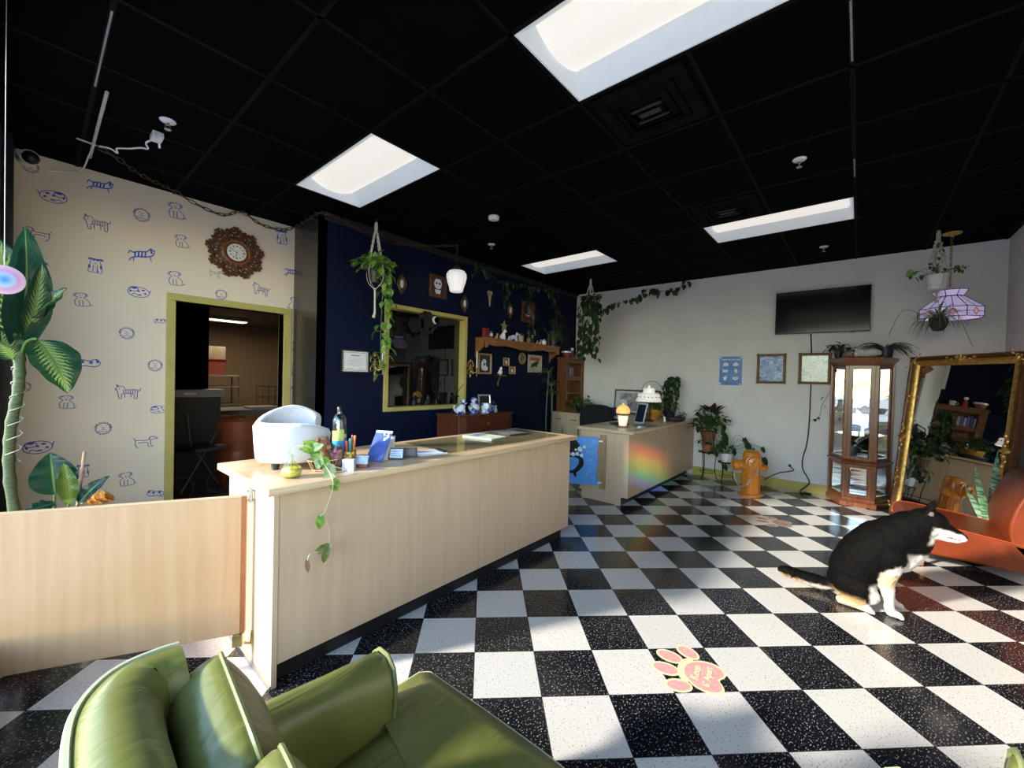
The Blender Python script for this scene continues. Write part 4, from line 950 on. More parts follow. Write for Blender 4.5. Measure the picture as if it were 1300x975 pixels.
# --- pothos cutting in a little flask ------------------------------------
t = T('pothos_flask', 'glass flask of yellow beads with a pothos cutting trailing down the counter front', 'vase', (.80, 2.035, .92))
fl = [(0, .001), (.034, .002), (.044, .012), (.047, .028), (.040, .048), (.024, .066), (.012, .08), (.010, .105), (.014, .118)]
b = MB(); b.lathe(fl + [(.0125, .118), (.0085, .105), (.0105, .08), (.0225, .066), (.0385, .048), (.0455, .028), (.0425, .012), (.033, .004), (0, .004)], 28); b.build('flask', glassy('flask_glass', refl=.05, tint=(.95, .98, .95)), t)
b = MB(); b.lathe([(0, .005), (.032, .006), (.042, .014), (.0445, .028), (.039, .045), (0, .047)], 24); b.build('yellow_beads', mat('yellow_beads', (.95, .74, .03), .35, var=.15, scale=160, bump=.8), t)
b = MB()
stem_ = bez([(0, 0, .03), (.002, 0, .12), (.03, -.02, .15), (.075, -.05, .13), (.115, -.085, .06), (.125, -.150, .0), (.118, -.162, -.06), (.088, -.160, -.145), (.07, -.158, -.165), (.10, -.157, -.20), (.112, -.156, -.25), (.108, -.156, -.305), (.06, -.160, -.325), (.022, -.162, -.325), (.012, -.162, -.35)], 6)
b.tube(stem_, .0019, 6, 1)
for (p, d, up, L, W, mi) in (((.045, -.025, .145), (.5, -.45, -.15), (-.3, -.6, .7), .085, .08, 0), ((.075, -.045, .13), (.45, -.3, .3), (-.4, -.5, .5), .055, .045, 2), ((.085, -.05, .125), (.1, -.4, -.8), (-.4, -.8, .3), .06, .05, 0), ((.10, -.07, .085), (-.3, -.3, -.9), (-.4, -.8, .3), .05, .042, 2), ((.105, -.075, .08), (.6, -.3, -.6), (-.2, -.9, .3), .06, .052, 0), ((.12, -.095, .045), (.35, -.3, -.3), (-.4, -.7, .6), .06, .055, 2), ((.122, -.12, .015), (-.1, -.4, -.7), (-.4, -.8, .5), .062, .055, 2), ((.125, -.150, -.01), (.35, -.1, -.8), (-.3, -.9, .2), .062, .05, 0), ((.07, -.158, -.165), (-.15, -.1, -1), (-.4, -.9, 0), .062, .038, 0), ((.108, -.156, -.305), (.0, -.1, -1), (-.4, -.9, 0), .045, .03, 2), ((.06, -.160, -.325), (.6, -.2, .4), (-.5, -.8, 0), .055, .035, 3), ((.10, -.158, -.33), (-.35, -.2, -1), (-.4, -.9, .2), .06, .035, 3), ((.012, -.162, -.35), (.0, -.1, -1), (-.5, -.9, 0), .06, .022, 4)):
    leaf(b, p, d, up, L, W, .4, 'heart', mi, .12, 7)
b.build('vine', [leaf_bright, mat('pale_vine', (.55, .55, .28), .5), leafmat('variegated_leaf', (.20, .38, .16), (.48, .58, .36), scale=50), leafmat('olive_leaf', (.10, .13, .03), (.20, .22, .05)), mat('brown_leaf', (.26, .13, .08), .7)], t)

# --- hanging planters ----------------------------------------------------
def macrame(name, label, top, zpot, rpot, loc, tail=.25, knots=5, cradle=True, group=None):
    t = T(name, label, 'plant hanger', loc, 0, group); zt = top
    b = MB(); b.lathe([(.0, zt), (.004, zt)], 6); b.tube([(.0, .0, zt + .035), (.012, 0, zt + .02), (0, 0, zt), (-.012, 0, zt + .02), (0, 0, zt + .035)], .003, 6); b.build('hook', black_metal, t)
    b = MB(); b.tube([(0, 0, zt), (0, 0, zt - .04), (0, 0, zt - .12)], [.012, .019, .016], 10); b.build('gathered_top', rope, t)
    for k in range(4):
        a = k * PI / 2 + .4; pts = []
        for q in range(25):
            f = q / 24; r = .012 + (rpot + .008) * f ** .9; z = zt - .10 - (zt - .10 - zpot) * f
            w = .006 * math.sin(q * 2.2) if f < .5 else 0; pts.append((r * math.cos(a) + w, r * math.sin(a) + w, z))
        b = MB(); b.tube(pts, [.0095 - .006 * min(1, f * 1.4 / 24) + .0035 * abs(math.sin(f * 1.6)) * (f < 13) for f in range(25)], 7)
        if cradle: b.tube(bez([pts[-1], (rpot * .95 * math.cos(a), rpot * .95 * math.sin(a), zpot - .08), (0, 0, zpot - .16)], 5), .003, 5)
        b.build('cord', rope, t)
    b = MB(); b.tube([(0, 0, zpot - .14), (0, 0, zpot - .19), (.004, 0, zpot - .19 - tail * .8), (-.01, 0, zpot - .19 - tail)], [.012, .009, .011, .017], 8); b.build('tassel', rope, t)
    return t
HL = (2.272, 3.80, 0)
macrame('macrame_hanger', 'cream macrame hanger with a tassel, left of the gold framed interior window', 2.97, 2.44, .085, HL)
t = T('trailing_pothos', 'bright trailing pothos hanging down beside the gold framed interior window', 'potted plant', (HL[0], HL[1], 2.40))
b = MB(); b.lathe([(0, -.05), (.06, -.05), (.078, .06), (.082, .06), (.082, .075), (.07, .075), (0, .06)], 24); b.build('pot', mat('dark_plastic_pot', (.015, .013, .012), .45), t)
b = MB(); rn = random.Random(3); bush(b, (0, 0, .07), 70, .21, .055, .085, 0, 1, 'heart', .95, .8, rn)
vine(b, [(.02, -.03, .09), (.06, -.08, .05), (.075, -.08, -.15), (.09, -.07, -.38), (.10, -.05, -.6), (.09, -.03, -.80), (.10, -.02, -.98)], 30, .06, .10, 0, 1, .003, .8, 'heart', .7, rn)
vine(b, [(.04, 0, .09), (.12, -.04, .04), (.15, -.05, -.1), (.15, -.04, -.25)], 12, .06, .09, 0, 1, .003, .6, 'heart', .7, rn)
vine(b, [(.0, -.03, .08), (.03, -.09, -.1), (.02, -.09, -.5), (.05, -.06, -.85)], 13, .06, .10, 2, 1, .003, .9, 'heart', .7, rn)
b.build('foliage', [leaf_bright, stem_green, leaf_pothos], t)
HR = (5.82, -.556, 0)
macrame('macrame_hanger', 'cream macrame hanger with a white pot, at right near the wall corner', 2.985, 2.52, .075, HR, .05)
t = T('trailing_plant', 'small leaved trailing plant in the white hanging pot near the wall corner', 'potted plant', (HR[0], HR[1], 2.40))
b = MB(); b.lathe([(0, 0), (.062, 0), (.066, .006), (.085, .13), (.09, .13), (.09, .142), (.078, .142), (0, .125)], 24); b.build('pot', mat('white_pot', (.72, .74, .80), .35), t)
b = MB(); rn = random.Random(5); bush(b, (0, 0, .14), 14, .22, .03, .055, 0, 1, 'heart', .8, .5, rn); vine(b, [(.0, .02, .14), (.0, .14, .20), (0, .19, .12)], 5, .035, .06, 0, 1, .002, .4, rnd=rn); vine(b, [(.0, -.02, .14), (.0, -.14, .21), (.0, -.18, .16)], 6, .03, .05, 0, 1, .002, .4, rnd=rn); vine(b, [(.03, 0, .15), (.02, .01, .34), (.0, -.03, .44)], 6, .03, .055, 0, 1, .002, .4, rnd=rn); leaf(b, (0, .17, .2), (0, .3, -.2), (-1, 0, .2), .07, .07, .3, 'heart', 2)
b.build('foliage', [leaf_pothos, stem_green, leaf_bright], t)
t = T('spider_plant', 'arching spider plant hanging below the white hanging pot', 'potted plant', (5.80, -.575, 1.98))
b = MB(); b.lathe([(0, 0), (.04, .01), (.065, .06), (.07, .13), (.06, .13), (0, .12)], 20); b.build('pot', mat('dark_basket', (.03, .022, .018), .8, bump=.4), t)
b = MB(); rn = random.Random(8)
for k in range(85):
    a = k * 2.399; e = rn.uniform(.1, 1.3); L = rn.uniform(.20, .34); v = Vector((math.cos(a) * math.cos(e), math.sin(a) * math.cos(e), math.sin(e)))
    leaf(b, (.02 * math.cos(a), .02 * math.sin(a), .13), v, Vector((-v.x, -v.y, 1)), L, .012, rn.uniform(1.4, 2.4), 'strap', k % 2, .1, 8)
b.build('foliage', [leafmat('spider_leaf', (.06, .14, .04), (.14, .24, .07)), leafmat('spider_leaf_pale', (.18, .28, .11), (.36, .42, .22))], t)
b = MB()
for (p, q) in (((0, .06, .14), (0, .36, -.02)), ((0, -.06, .12), (.02, -.24, -.16))):
    b.tube(bez([p, ((p[0] + q[0]) / 2, (p[1] + q[1]) / 2 + .04, p[2] + .09), q], 8), .0025, 5)
b.build('runners', mat('dry_runner', (.16, .12, .06), .7), t)
b = MB()
for k in range(3): a = k * 2 * PI / 3; b.tube([(.09 * math.cos(a), .09 * math.sin(a), .13), (.0, 0, .42)], .002, 5)
b.build('hanging_cords', rope, t)
HC = (5.56, 3.19, 0)
macrame('macrame_hanger', 'thin cord hanger holding the dense ivy in the far dark corner', 2.97, 2.60, .07, HC, .03, cradle=True)
t = T('hanging_ivy', 'dense dark ivy plant hanging over the bookcase in the far corner', 'potted plant', (HC[0], HC[1], 2.56))
b = MB(); b.lathe([(0, -.04), (.055, -.04), (.075, .05), (.075, .065), (0, .05)], 20); b.build('pot', black_plastic, t)
b = MB(); rn = random.Random(12); bush(b, (0, 0, .06), 34, .18, .07, .11, 0, 1, 'heart', .8, .6, rn)
for k in range(9):
    a = k * .75; x, y = .10 * math.cos(a), .10 * math.sin(a)
    vine(b, [(x * .3, y * .3, .06), (x, y, -.05), (x * 1.3 + .04, y * 1.3 + .04, -.30), (x * 1.2 + .1, y * 1.2 + .08, -.5 - .035 * (k % 5)), (x + .12, y * 1.1 + .1, -.66 - .05 * (k % 4))], 20, .07, .115, 0, 1, .003, .8, rnd=rn)
vine(b, [(.03, -.02, .05), (.10, -.12, -.08), (.20, -.26, .0), (.30, -.42, .06), (.42, -.6, .14), (.55, -.72, .26), (.7, -.84, .25), (.82, -1.0, .26), (.95, -1.12, .40)], 44, .07, .12, 0, 1, .003, .7, rnd=rn)
b.build('foliage', [leaf_dark, stem_green], t)
# vine climbing along the navy wall and ceiling
t = T('climbing_vine', 'thin leafy vine strung along the dark navy wall under the ceiling', 'vine', (3.9, 4.06, 2.86))
b = MB(); rn = random.Random(20)
pts = [(.15, -.02, .10), (.30, -.04, .0), (.55, -.05, -.06), (.9, -.03, -.02), (1.3, -.04, .02), (1.7, -.05, .03)]
vine(b, pts, 34, .05, .10, 0, 1, .003, .9, rnd=rn); vine(b, [(.7, -.02, -.02), (.72, -.03, -.2), (.60, -.04, -.36)], 14, .05, .09, 0, 1, .003, .7, rnd=rn); vine(b, [(1.2, -.03, .0), (1.25, -.04, -.3), (1.3, -.04, -.5), (1.33, -.05, -.8)], 26, .05, .10, 0, 1, .003, .8, rnd=rn); vine(b, [(1.7, -.05, .03), (1.9, -.06, -.1), (1.95, -.06, -.5), (2.0, -.08, -.75)], 36, .06, .11, 0, 1, .003, 1.2, rnd=rn); vine(b, [(.15, 0, .10), (.05, 0, .12), (.02, -.02, -.05)], 7, .05, .08, 0, 1, .003, .7, rnd=rn)
b.build('foliage', [leaf_dark, mat('vine_stem', (.10, .11, .05), .6)], t)
# --- plants on the desk, on the stands, on the curio cabinet ------------
def bowl(t, m, r, h, c=(0, 0, 0)):
    b = MB(); b.lathe([(0, 0), (r * .55, 0), (r * .45, h * .2), (r * .85, h * .45), (r, h * .9), (r * 1.04, h), (r * .95, h), (r * .8, h * .8), (0, h * .75)], 24, 0, c); b.build('pot', m, t)
t = T('pedestal_plant', 'bushy plant in the mustard pedestal bowl on the desk counter', 'potted plant', (5.98, 2.30, .861))
bowl(t, mat('mustard_glaze', (.50, .26, .03), .3, var=.2), .12, .15)
b = MB(); rn = random.Random(31); bush(b, (0, 0, .13), 46, .26, .07, .12, 0, 1, 'heart', .75, .8, rn)
b.build('foliage', [leafmat('olive_foliage', (.02, .06, .015), (.07, .13, .03)), stem_green], t)
t = T('hoop_vine_plant', 'tall leafy vine trained on arched hoops at the back of the desk counter', 'potted plant', (6.32, 2.20, .861))
b = MB(); b.lathe([(0, 0), (.07, 0), (.09, .12), (.095, .12), (.095, .14), (0, .12)], 20); b.build('pot', mat('dark_glaze', (.03, .03, .035), .3), t)
b = MB(); b.tube(bez([(0, .04, .1), (0, .12, .45), (-.03, .24, .56), (-.05, .38, .52), (-.06, .44, .35)], 8), .004, 6); b.tube(bez([(0, .04, .1), (0, .10, .36), (-.02, .20, .42), (-.03, .28, .36)], 8), .004, 6); b.build('hoop', mat('hoop_wire', (.05, .04, .03), .5), t)
b = MB(); rn = random.Random(33)
for k in range(5): a = k * 1.26; vine(b, [(.04 * math.cos(a), .04 * math.sin(a), .12), (.06 * math.cos(a + .6), .06 * math.sin(a + .6), .32), (.05 * math.cos(a + 1.2), .05 * math.sin(a + 1.2) - .02, .5), (.02 * math.cos(a), .02 * math.sin(a) - .04, .62)], 30, .05, .085, 0, 1, .003, .8, rnd=rn)
b.build('foliage', [leaf_dark, stem_green], t)
def stand(label, loc, h, r, group):
    t = T('plant_stand', label, 'plant stand', loc, 0, group)
    b = MB(); b.lathe([(0, h - .012), (r, h - .012), (r + .004, h - .006), (r, h), (0, h)], 24); b.build('top', black_metal, t)
    for k in range(3):
        a = k * 2 * PI / 3 + .7; c, s = math.cos(a), math.sin(a)
        b = MB(); b.tube(bez([(r * .9 * c, r * .9 * s, h - .012), (r * .75 * c, r * .75 * s, h * .55), (r * .85 * c, r * .85 * s, h * .2), (r * 1.1 * c, r * 1.1 * s, .012)], 6), .006, 6); b.build('leg', black_metal, t)
    b = MB(); b.tube([(r * .78 * math.cos(2 * PI * k / 24), r * .78 * math.sin(2 * PI * k / 24), h * .3) for k in range(24)], .004, 6, 0, False, True); b.build('ring', black_metal, t)
    return t
P1, P2 = (6.40, 1.66, 0), (6.44, 1.42, 0)
stand('taller black wire plant stand beside the front desk, under the big potted plant', P1, .42, .13, 'wire plant stands')
stand('shorter black wire plant stand under the small white planter', P2, .30, .11, 'wire plant stands')
t = T('rubber_plant', 'big bushy plant with maroon upper leaves in the terracotta pot by the desk end', 'potted plant', (P1[0], P1[1], .42))
b = MB(); b.lathe([(0, 0), (.07, 0), (.085, .10), (.09, .10), (.09, .115), (0, .11)], 24); b.build('saucer_pot', terracotta, t)
b = MB(); b.lathe([(0, .13), (.075, .13), (.105, .27), (.115, .27), (.115, .30), (.10, .30), (0, .28)], 24); b.build('pot', mat('brown_clay', (.14, .05, .03), .7), t)
b = MB(); rn = random.Random(41); bush(b, (0, 0, .30), 95, .32, .06, .10, 0, 1, 'heart', .85, .95, rn); bush(b, (0, 0, .12), 26, .16, .04, .07, 0, 1, 'oval', .6, .2, rn)
for k in range(7): a = k * 2.4; leaf(b, (.08 * math.cos(a), .08 * math.sin(a) - .04, .58), (.5 * math.cos(a), .5 * math.sin(a), .7 if k else 2), (-math.cos(a), -math.sin(a), .4), .15, .07, .5, 'oval', 2)
b.tube([(0, 0, .3), (0, -.04, .6)], .006, 6, 1)
for k in range(5): a = -1.2 - .35 * k; b.tube([(0, 0, .3), (.1 * math.cos(a), .1 * math.sin(a), .36), (.16 * math.cos(a), .2 * math.sin(a), .28 - .05 * k)], .004, 5, 1); leaf(b, (.16 * math.cos(a), .2 * math.sin(a), .28 - .05 * k), (-.1, -.4, -.7), (-.8, 0, .4), .14, .075, .3, 'heart', 0)
b.build('foliage', [leaf_dark, stem_green, leaf_maroon], t)
t = T('white_planter', 'dark heart leaved plant in a small white faceted planter', 'potted plant', (P2[0], P2[1], .30))
b = MB(); b.lathe([(0, 0), (.065, 0), (.07, .004), (.085, .12), (.085, .125), (.072, .125), (0, .11)], 12); b.build('pot', white_ceramic, t, ang=15)
b = MB(); rn = random.Random(43); bush(b, (0, 0, .12), 13, .24, .06, .10, 0, 1, 'heart', .72, .4, rn)
for (p, L) in (((-.05, -.26, .30), .13), ((-.04, -.32, .22), .15), ((-.02, -.44, .26), .08), ((-.02, -.46, .12), .11), ((-.02, .02, -.04), .10), ((-.02, -.22, .36), .10)): b.tube(bez([(0, 0, .12), (p[0] * .5, p[1] * .5, max(p[2], .2) + .03), p], 5), .003, 5, 1); leaf(b, p, (-.1, -.35, -.8), (-.9, 0, .3), L, L * .62, .3, 'heart', 0)
b.build('foliage', [leaf_dark, stem_green], t)
t = T('snake_plant', 'banded snake plant between the red lounge chair and the gilt mirror', 'potted plant', (5.315, -.905, 0))
b = MB(); b.lathe([(0, 0), (.055, 0), (.068, .2), (.074, .2), (.074, .23), (0, .21)], 24); b.build('pot', mat('grey_green_pot', (.12, .16, .14), .6), t)
m, nt, p = base('snake_leaf'); tc = nd(nt, 'ShaderNodeTexCoord'); mp = nd(nt, 'ShaderNodeMapping'); mp.inputs['Scale'].default_value = (2, 2, 9); nt.links.new(tc.outputs['Object'], mp.inputs[0]); nz = nd(nt, 'ShaderNodeTexNoise', Scale=5.0, Detail=2.0, Distortion=1.0); nt.links.new(mp.outputs[0], nz.inputs['Vector']); nt.links.new(ramp(nt, nz.outputs[0], [(.42, (.03, .12, .05)), (.58, (.24, .40, .24))]), p.inputs['Base Color'])
b = MB(); rn = random.Random(47)
for (a, e, L, W) in ((0, 1.5, .70, .075), (2.2, 1.28, .60, .06), (4.0, 1.25, .55, .06), (1.0, 1.1, .42, .05), (5.2, 1.15, .48, .055), (3.1, 1.05, .40, .05)):
    v = Vector((math.cos(a) * math.cos(e), math.sin(a) * math.cos(e), math.sin(e))); leaf(b, (.02 * math.cos(a), .02 * math.sin(a), .20), v, (-.8, .5, .1), L, W, .12, 'strap', 0, .12, 10)
b.build('foliage', m, t)
CT = 1.767
t = T('cabinet_top_begonia', 'small dark plant at the left end of the curio cabinet top', 'potted plant', (6.46, .21, CT))
b = MB(); b.lathe([(0, 0), (.035, 0), (.045, .07), (0, .065)], 14); b.build('pot', black_plastic, t)
b = MB(); rn = random.Random(51); bush(b, (0, 0, .06), 24, .17, .04, .07, 0, 1, 'heart', .8, .6, rn); bush(b, (-.02, -.05, .06), 10, .16, .05, .08, 2, 1, 'heart', .6, .8, rn); b.build('foliage', [leaf_dark, mat('red_stem', (.2, .06, .05), .6), leaf_pothos], t)
t = T('rosemary_cactus', 'drooping needle leaved plant at the right end of the curio cabinet top', 'potted plant', (6.46, -.22, CT))
b = MB(); b.lathe([(0, 0), (.06, 0), (.075, .11), (.07, .11), (0, .09)], 16); b.build('pot', mat('deep_blue_pot', (.01, .012, .03), .4), t)
b = MB(); rn = random.Random(53)
for k in range(46):
    a = rn.uniform(-2.9, .1) if k % 3 else rn.uniform(1, 2.4); L = rn.uniform(.16, .34); v = Vector((math.cos(a) * .5, math.sin(a), rn.uniform(.2, .9))); q = Vector((0, 0, .1)); pts = [q]
    for s in range(7): q = q + v.normalized() * L / 7; v.z -= .26; pts.append(q)
    b.tube(pts, [.006 - .0006 * s for s in range(8)], 5)
b.build('foliage', leafmat('needle_green', (.02, .045, .03), (.07, .10, .07)), t)
# ================================================================== THINGS ON THE WALLS
WN = lambda x, z, d=.0: basis((x, YN - d, z), (1, 0, 0), (0, 0, 1))         # navy wall, local z towards the room
WB = lambda x, z, d=.0: basis((x, YP - d, z), (1, 0, 0), (0, 0, 1))         # papered wall
WW = lambda y, z, d=.0: basis((XW - d, y, z), (0, -1, 0), (0, 0, 1))        # white wall
def hung(name, label, cat, M, group=None):
    t = T(name, label, cat, (0, 0, 0), 0, group); t.matrix_world = M; return t
def text_mesh(s, size, M, m, name, parent, ext=.0008, align='CENTER', bold=False, sx=1):
    c = bpy.data.curves.new('txt', 'FONT'); c.body = s; c.size = size; c.align_x = align; c.align_y = 'CENTER'; c.extrude = ext; c.resolution_u = 2
    if bold: c.offset = size * .02
    o = bpy.data.objects.new('txt', c); COL.objects.link(o); dg = bpy.context.evaluated_depsgraph_get(); dg.update()
    me = bpy.data.meshes.new_from_object(o.evaluated_get(dg)); bpy.data.objects.remove(o); bpy.data.curves.remove(c)
    me.transform(M @ Matrix.Diagonal((sx, 1, 1, 1))); me.materials.clear(); me.materials.append(m); me.name = name
    r = bpy.data.objects.new(name, me); COL.objects.link(r); r.parent = parent; return r
I4 = Matrix()
def TM(x, y, z): return Matrix.Translation((x, y, z))
# television ------------------------------------------------------------
t = hung('television', 'black flat television on the white wall above the framed pictures', 'television', WW(.412, 2.383, .085) )
b = MB(); b.box(-.492, .492, -.282, .282, -.03, -.002); b.build('housing', black_plastic, t, bevel=.004)
m, nt, p = base('screen'); p.inputs['Base Color'].default_value = (.003, .004, .008, 1); p.inputs['Roughness'].default_value = .12; b = MB(); b.box(-.484, .484, -.268, .274, -.002, .0005); b.build('screen', m, t, smooth=False)
b = MB(); b.box(-.2, .2, -.15, .15, -.083, -.03); b.build('wall_mount', black_metal, t); b = MB(); b.box(.30, .35, -.292, -.282, -.02, 0); b.build('sensor', black_plastic, t)
o = MB(); o.tube(bez([(XW - .02, .508, 2.10), (XW - .010, .50, 1.95), (XW - .007, .495, 1.84), (XW - .007, .49, 1.4), (XW - .009, .495, .9), (XW - .012, .515, .62), (XW - .015, .55, .45), (XW - .014, .545, .30), (XW - .03, .47, .14), (XW - .07, .56, .02), (XW - .13, .52, .008), (XW - .10, .44, .008), (XW - .06, .52, .008)], 8), .0075, 7)
tag(o.build('power_cord', cord_black), 'black cord running from the television down the white wall to the floor', 'cord')
# framed pictures on the white wall --------------------------------------
def art_mat(name, stops, scale=16, detail=8, seed=0, dist=1.5):
    m, nt, p = base(name); p.inputs['Roughness'].default_value = .25; p.inputs['Coat Weight'].default_value = .5; tc = nd(nt, 'ShaderNodeTexCoord'); mp = nd(nt, 'ShaderNodeMapping'); mp.inputs['Location'].default_value = (seed, seed * 2, 0); nt.links.new(tc.outputs['Object'], mp.inputs[0])
    nz = nd(nt, 'ShaderNodeTexNoise', Scale=float(scale), Detail=float(detail), Roughness=.75, Distortion=float(dist)); nt.links.new(mp.outputs[0], nz.inputs['Vector']); nt.links.new(ramp(nt, nz.outputs[0], stops), p.inputs['Base Color']); return m
gilt_old = mat('old_gilt', (.26, .17, .07), .45, metal=.5, var=.5, scale=50, bump=.3)
def ornate(t, w, h, fw, m=gilt_old):
    b = MB(); b.frame(w, h, [(0, 0), (0, .012), (fw * .3, .022), (fw * .55, .014), (fw * .8, .018), (fw, .008), (fw, 0)], I4)
    n = 10
    for k in range(n):
        for sx, sy in ((1, 0), (-1, 0), (0, 1), (0, -1)):
            q = -.5 + (k + .5) / n; x = sx * (w / 2 - fw * .35) if sx else q * w; y = sy * (h / 2 - fw * .35) if sy else q * h
            b.sphere((x, y, .018), (fw * .28, fw * .28, .007), 8)
    for sx in (-1, 1):
        for sy in (-1, 1): b.sphere((sx * (w / 2 - fw * .4), sy * (h / 2 - fw * .4), .018), (fw * .62, fw * .62, .012), 10)
    return b.build('frame', m, t)
t = hung('framed_picture', 'blue and white picture in an ornate gilt frame, left of two below the television', 'picture', WW(.942, 1.637, .016), 'gilt framed blue pictures')
ornate(t, .345, .41, .034); b = MB(); b.box(-.142, .142, -.174, .174, 0, .006); b.build('print', art_mat('blue_scene', [(.36, (.06, .07, .20)), (.47, (.22, .36, .72)), (.56, (.45, .60, .85)), (.64, (.85, .90, .95))], 14, 8, 2), t)
t = hung('framed_picture', 'pale turquoise picture in an ornate gilt frame, nearest the curio cabinet', 'picture', WW(.456, 1.64, .016), 'gilt framed blue pictures')
ornate(t, .345, .41, .034); b = MB(); b.box(-.142, .142, -.174, .174, 0, .006); b.build('print', art_mat('turquoise_scene', [(.33, (.12, .16, .36)), (.44, (.40, .62, .75)), (.55, (.62, .85, .88)), (.66, (.92, .93, .80))], 17, 8, 7), t)
# blue notice with six white pictograms -----------------------------------
t = hung('notice_poster', 'blue poster with six white pictograms taped to the white wall', 'poster', WW(1.455, 1.605, .0005))
b = MB(); b.box(-.150, .150, -.21, .21, 0, .0012); b.build('sheet', mat('poster_blue', (.05, .19, .55), .25, var=.35, scale=6, coat=.6), t, smooth=False)
white_ink = mat('white_print', (.85, .90, .95), .4); Z2 = TM(0, 0, .0018)
b = MB()
for k in range(17): x = -.12 + k * .0152; b.poly([(x, .155), (x + (.009 if k % 4 else .004), .155), (x + (.009 if k % 4 else .004), .172 if k % 3 else .178), (x, .172)], Z2)
b.build('heading_line', white_ink, t, smooth=False)
b = MB()
b.poly([(-.10, .07), (-.03, .07), (-.03, .10), (-.045, .12), (-.085, .12), (-.10, .10)], Z2); b.poly([(.035, .07), (.09, .07), (.105, .095), (.085, .115), (.07, .128), (.05, .115), (.03, .10)], Z2)
b.poly([(-.105, -.03), (-.085, -.02), (-.05, -.03), (-.03, -.01), (-.045, .02), (-.085, .012), (-.105, .03)], Z2); b.poly([(.045, .01), (.075, .035), (.095, -.015), (.07, -.04)], Z2)
b.poly([(-.09, -.14), (-.05, -.14), (-.055, -.11), (-.03, -.095), (-.055, -.09), (-.06, -.065), (-.075, -.09), (-.095, -.085)], Z2); b.ribbon(ell(.065, -.095, .032, .03, 10, PI, 2 * PI), .02, Z2); b.poly([(.03, -.09), (.10, -.09), (.095, -.104), (.035, -.104)], Z2)
b.build('pictograms', white_ink, t, smooth=False)
b = MB()
for x, y in ((-.135, .195), (.135, .195), (-.135, -.19), (.125, -.195)): b.lathe([(0, .001), (.012, .001), (.011, .005), (0, .006)], 12, 0, (x, y, 0))
b.build('pins', white_ceramic, t)
# little vine down the wall between picture and cabinet
o = MB(); rn = random.Random(61); P = [(XW - .10, .24, 1.66), (XW - .03, .265, 1.50), (XW - .02, .28, 1.36), (XW - .02, .36, 1.18), (XW - .02, .38, 1.05), (XW - .02, .42, .98), (XW - .015, .49, .95)]
vine(o, P, 6, .03, .06, 0, 1, .0022, .35, rnd=rn); tag(o.build('wall_vine', [leaf_dark, mat('dry_vine_stem', (.10, .09, .06), .7)]), 'thin sparse vine creeping down beside the curio cabinet to the black cord', 'vine')
# outlet with plug and cord to the hydrant
t = hung('wall_outlet', 'small wall outlet with a black plug in the white wall right of the hydrant', 'outlet', WW(.69, .345, .0))
b = MB(); b.box(-.035, .035, -.055, .055, 0, .006); b.build('plate', white_ceramic, t, bevel=.002); b = MB(); b.lathe([(.016, .006), (.018, .03), (.01, .04), (0, .04)], 12, 0, (0, -.018, 0)); b.build('plug', black_plastic, t)
o = MB(); o.tube(bez([(XW - .035, .69, .327), (XW - .07, .67, .31), (XW - .06, .64, .28), (XW - .05, .70, .25), (XW - .08, .80, .22), (6.3, .86, .21), (6.05, .89, .205)], 8), .006, 6); tag(o.build('hydrant_cord', cord_black), 'black cord from the wall outlet to the right side of the orange hydrant', 'cord')
# white wall: corner plug strip and conduit
o = MB(); o.box(XW - .05, XW - .004, 4.02, 4.09, 2.10, 2.98); tag(o.build('wall_conduit', white_paint, bevel=.004), 'white boxed conduit in the corner of white and navy walls behind the ivy', 'conduit')
# clock on the papered wall ------------------------------------------------
t = hung('wall_clock', 'round carved dark wood wall clock above the doorway on the dog wallpaper', 'clock', WB(1.322, 2.600, .001))
carved = mat('carved_wood', (.10, .035, .014), .35, var=.5, scale=50, bump=.2, coat=.3); carved_hi = mat('carved_edge', (.28, .12, .045), .35, var=.4)
b = MB(); n = 72
ring_ = [(.155, .012), (.215, .020)]
b.rings([[((r + .022 * math.sin(j * 9 * 2 * PI / 72) * k + .012 * math.sin(j * 23 * 2 * PI / 72) * k) * math.cos(2 * PI * j / n), (r + .022 * math.sin(j * 9 * 2 * PI / 72) * k + .012 * math.sin(j * 23 * 2 * PI / 72) * k) * math.sin(2 * PI * j / n), z) for j in range(n)] for r, z, k in ((.085, 0, 0), (.085, .03, 0), (.11, .036, 0), (.13, .018, 0), (.16, .014, 0))]); b.build('hub', carved, t, ang=60)
b = MB()
for k in range(9):
    a = 2 * PI * k / 9 + .2; ca_, sa_ = math.cos(a), math.sin(a)
    for sg in (-1, 1):
        sp = []
        for q in range(22):
            u = q / 21; th = sg * (u * 5.2 - .4); r = .052 * (1 - u * .75); sp.append((.165 + r * math.cos(th) * .9, sg * .028 + r * math.sin(th), .014 + .012 * math.sin(u * PI)))
        b.tube([(x * ca_ - y * sa_, x * sa_ + y * ca_, z) for x, y, z in sp], [.011 * (1 - .6 * q / 21) for q in range(22)], 6)
    for (rr_, dy, s) in ((.235, 0, .022), (.225, .035, .016), (.225, -.035, .016), (.205, .06, .015), (.205, -.06, .015), (.248, .018, .012), (.248, -.018, .012)):
        for w in range(5):
            th = a + dy / rr_; an = th + w * 2 * PI / 5; c0 = Vector((rr_ * math.cos(th), rr_ * math.sin(th), .016)); b.sphere(c0 + Vector((math.cos(an), math.sin(an), 0)) * s * .55, (s * .5, s * .5, .008), 6)
for k in range(18):
    a = 2 * PI * (k + .5) / 18; sp = [(.155 + .028 * math.cos(u * .5), .028 * (1 - u / 16) * math.sin(u * .5), .012) for u in range(14)]
    b.tube([(x * math.cos(a) - y * math.sin(a), x * math.sin(a) + y * math.cos(a), z) for x, y, z in sp], .0075, 6)
    b.sphere((.222 * math.cos(a), .222 * math.sin(a), .012), (.017, .017, .009), 7)
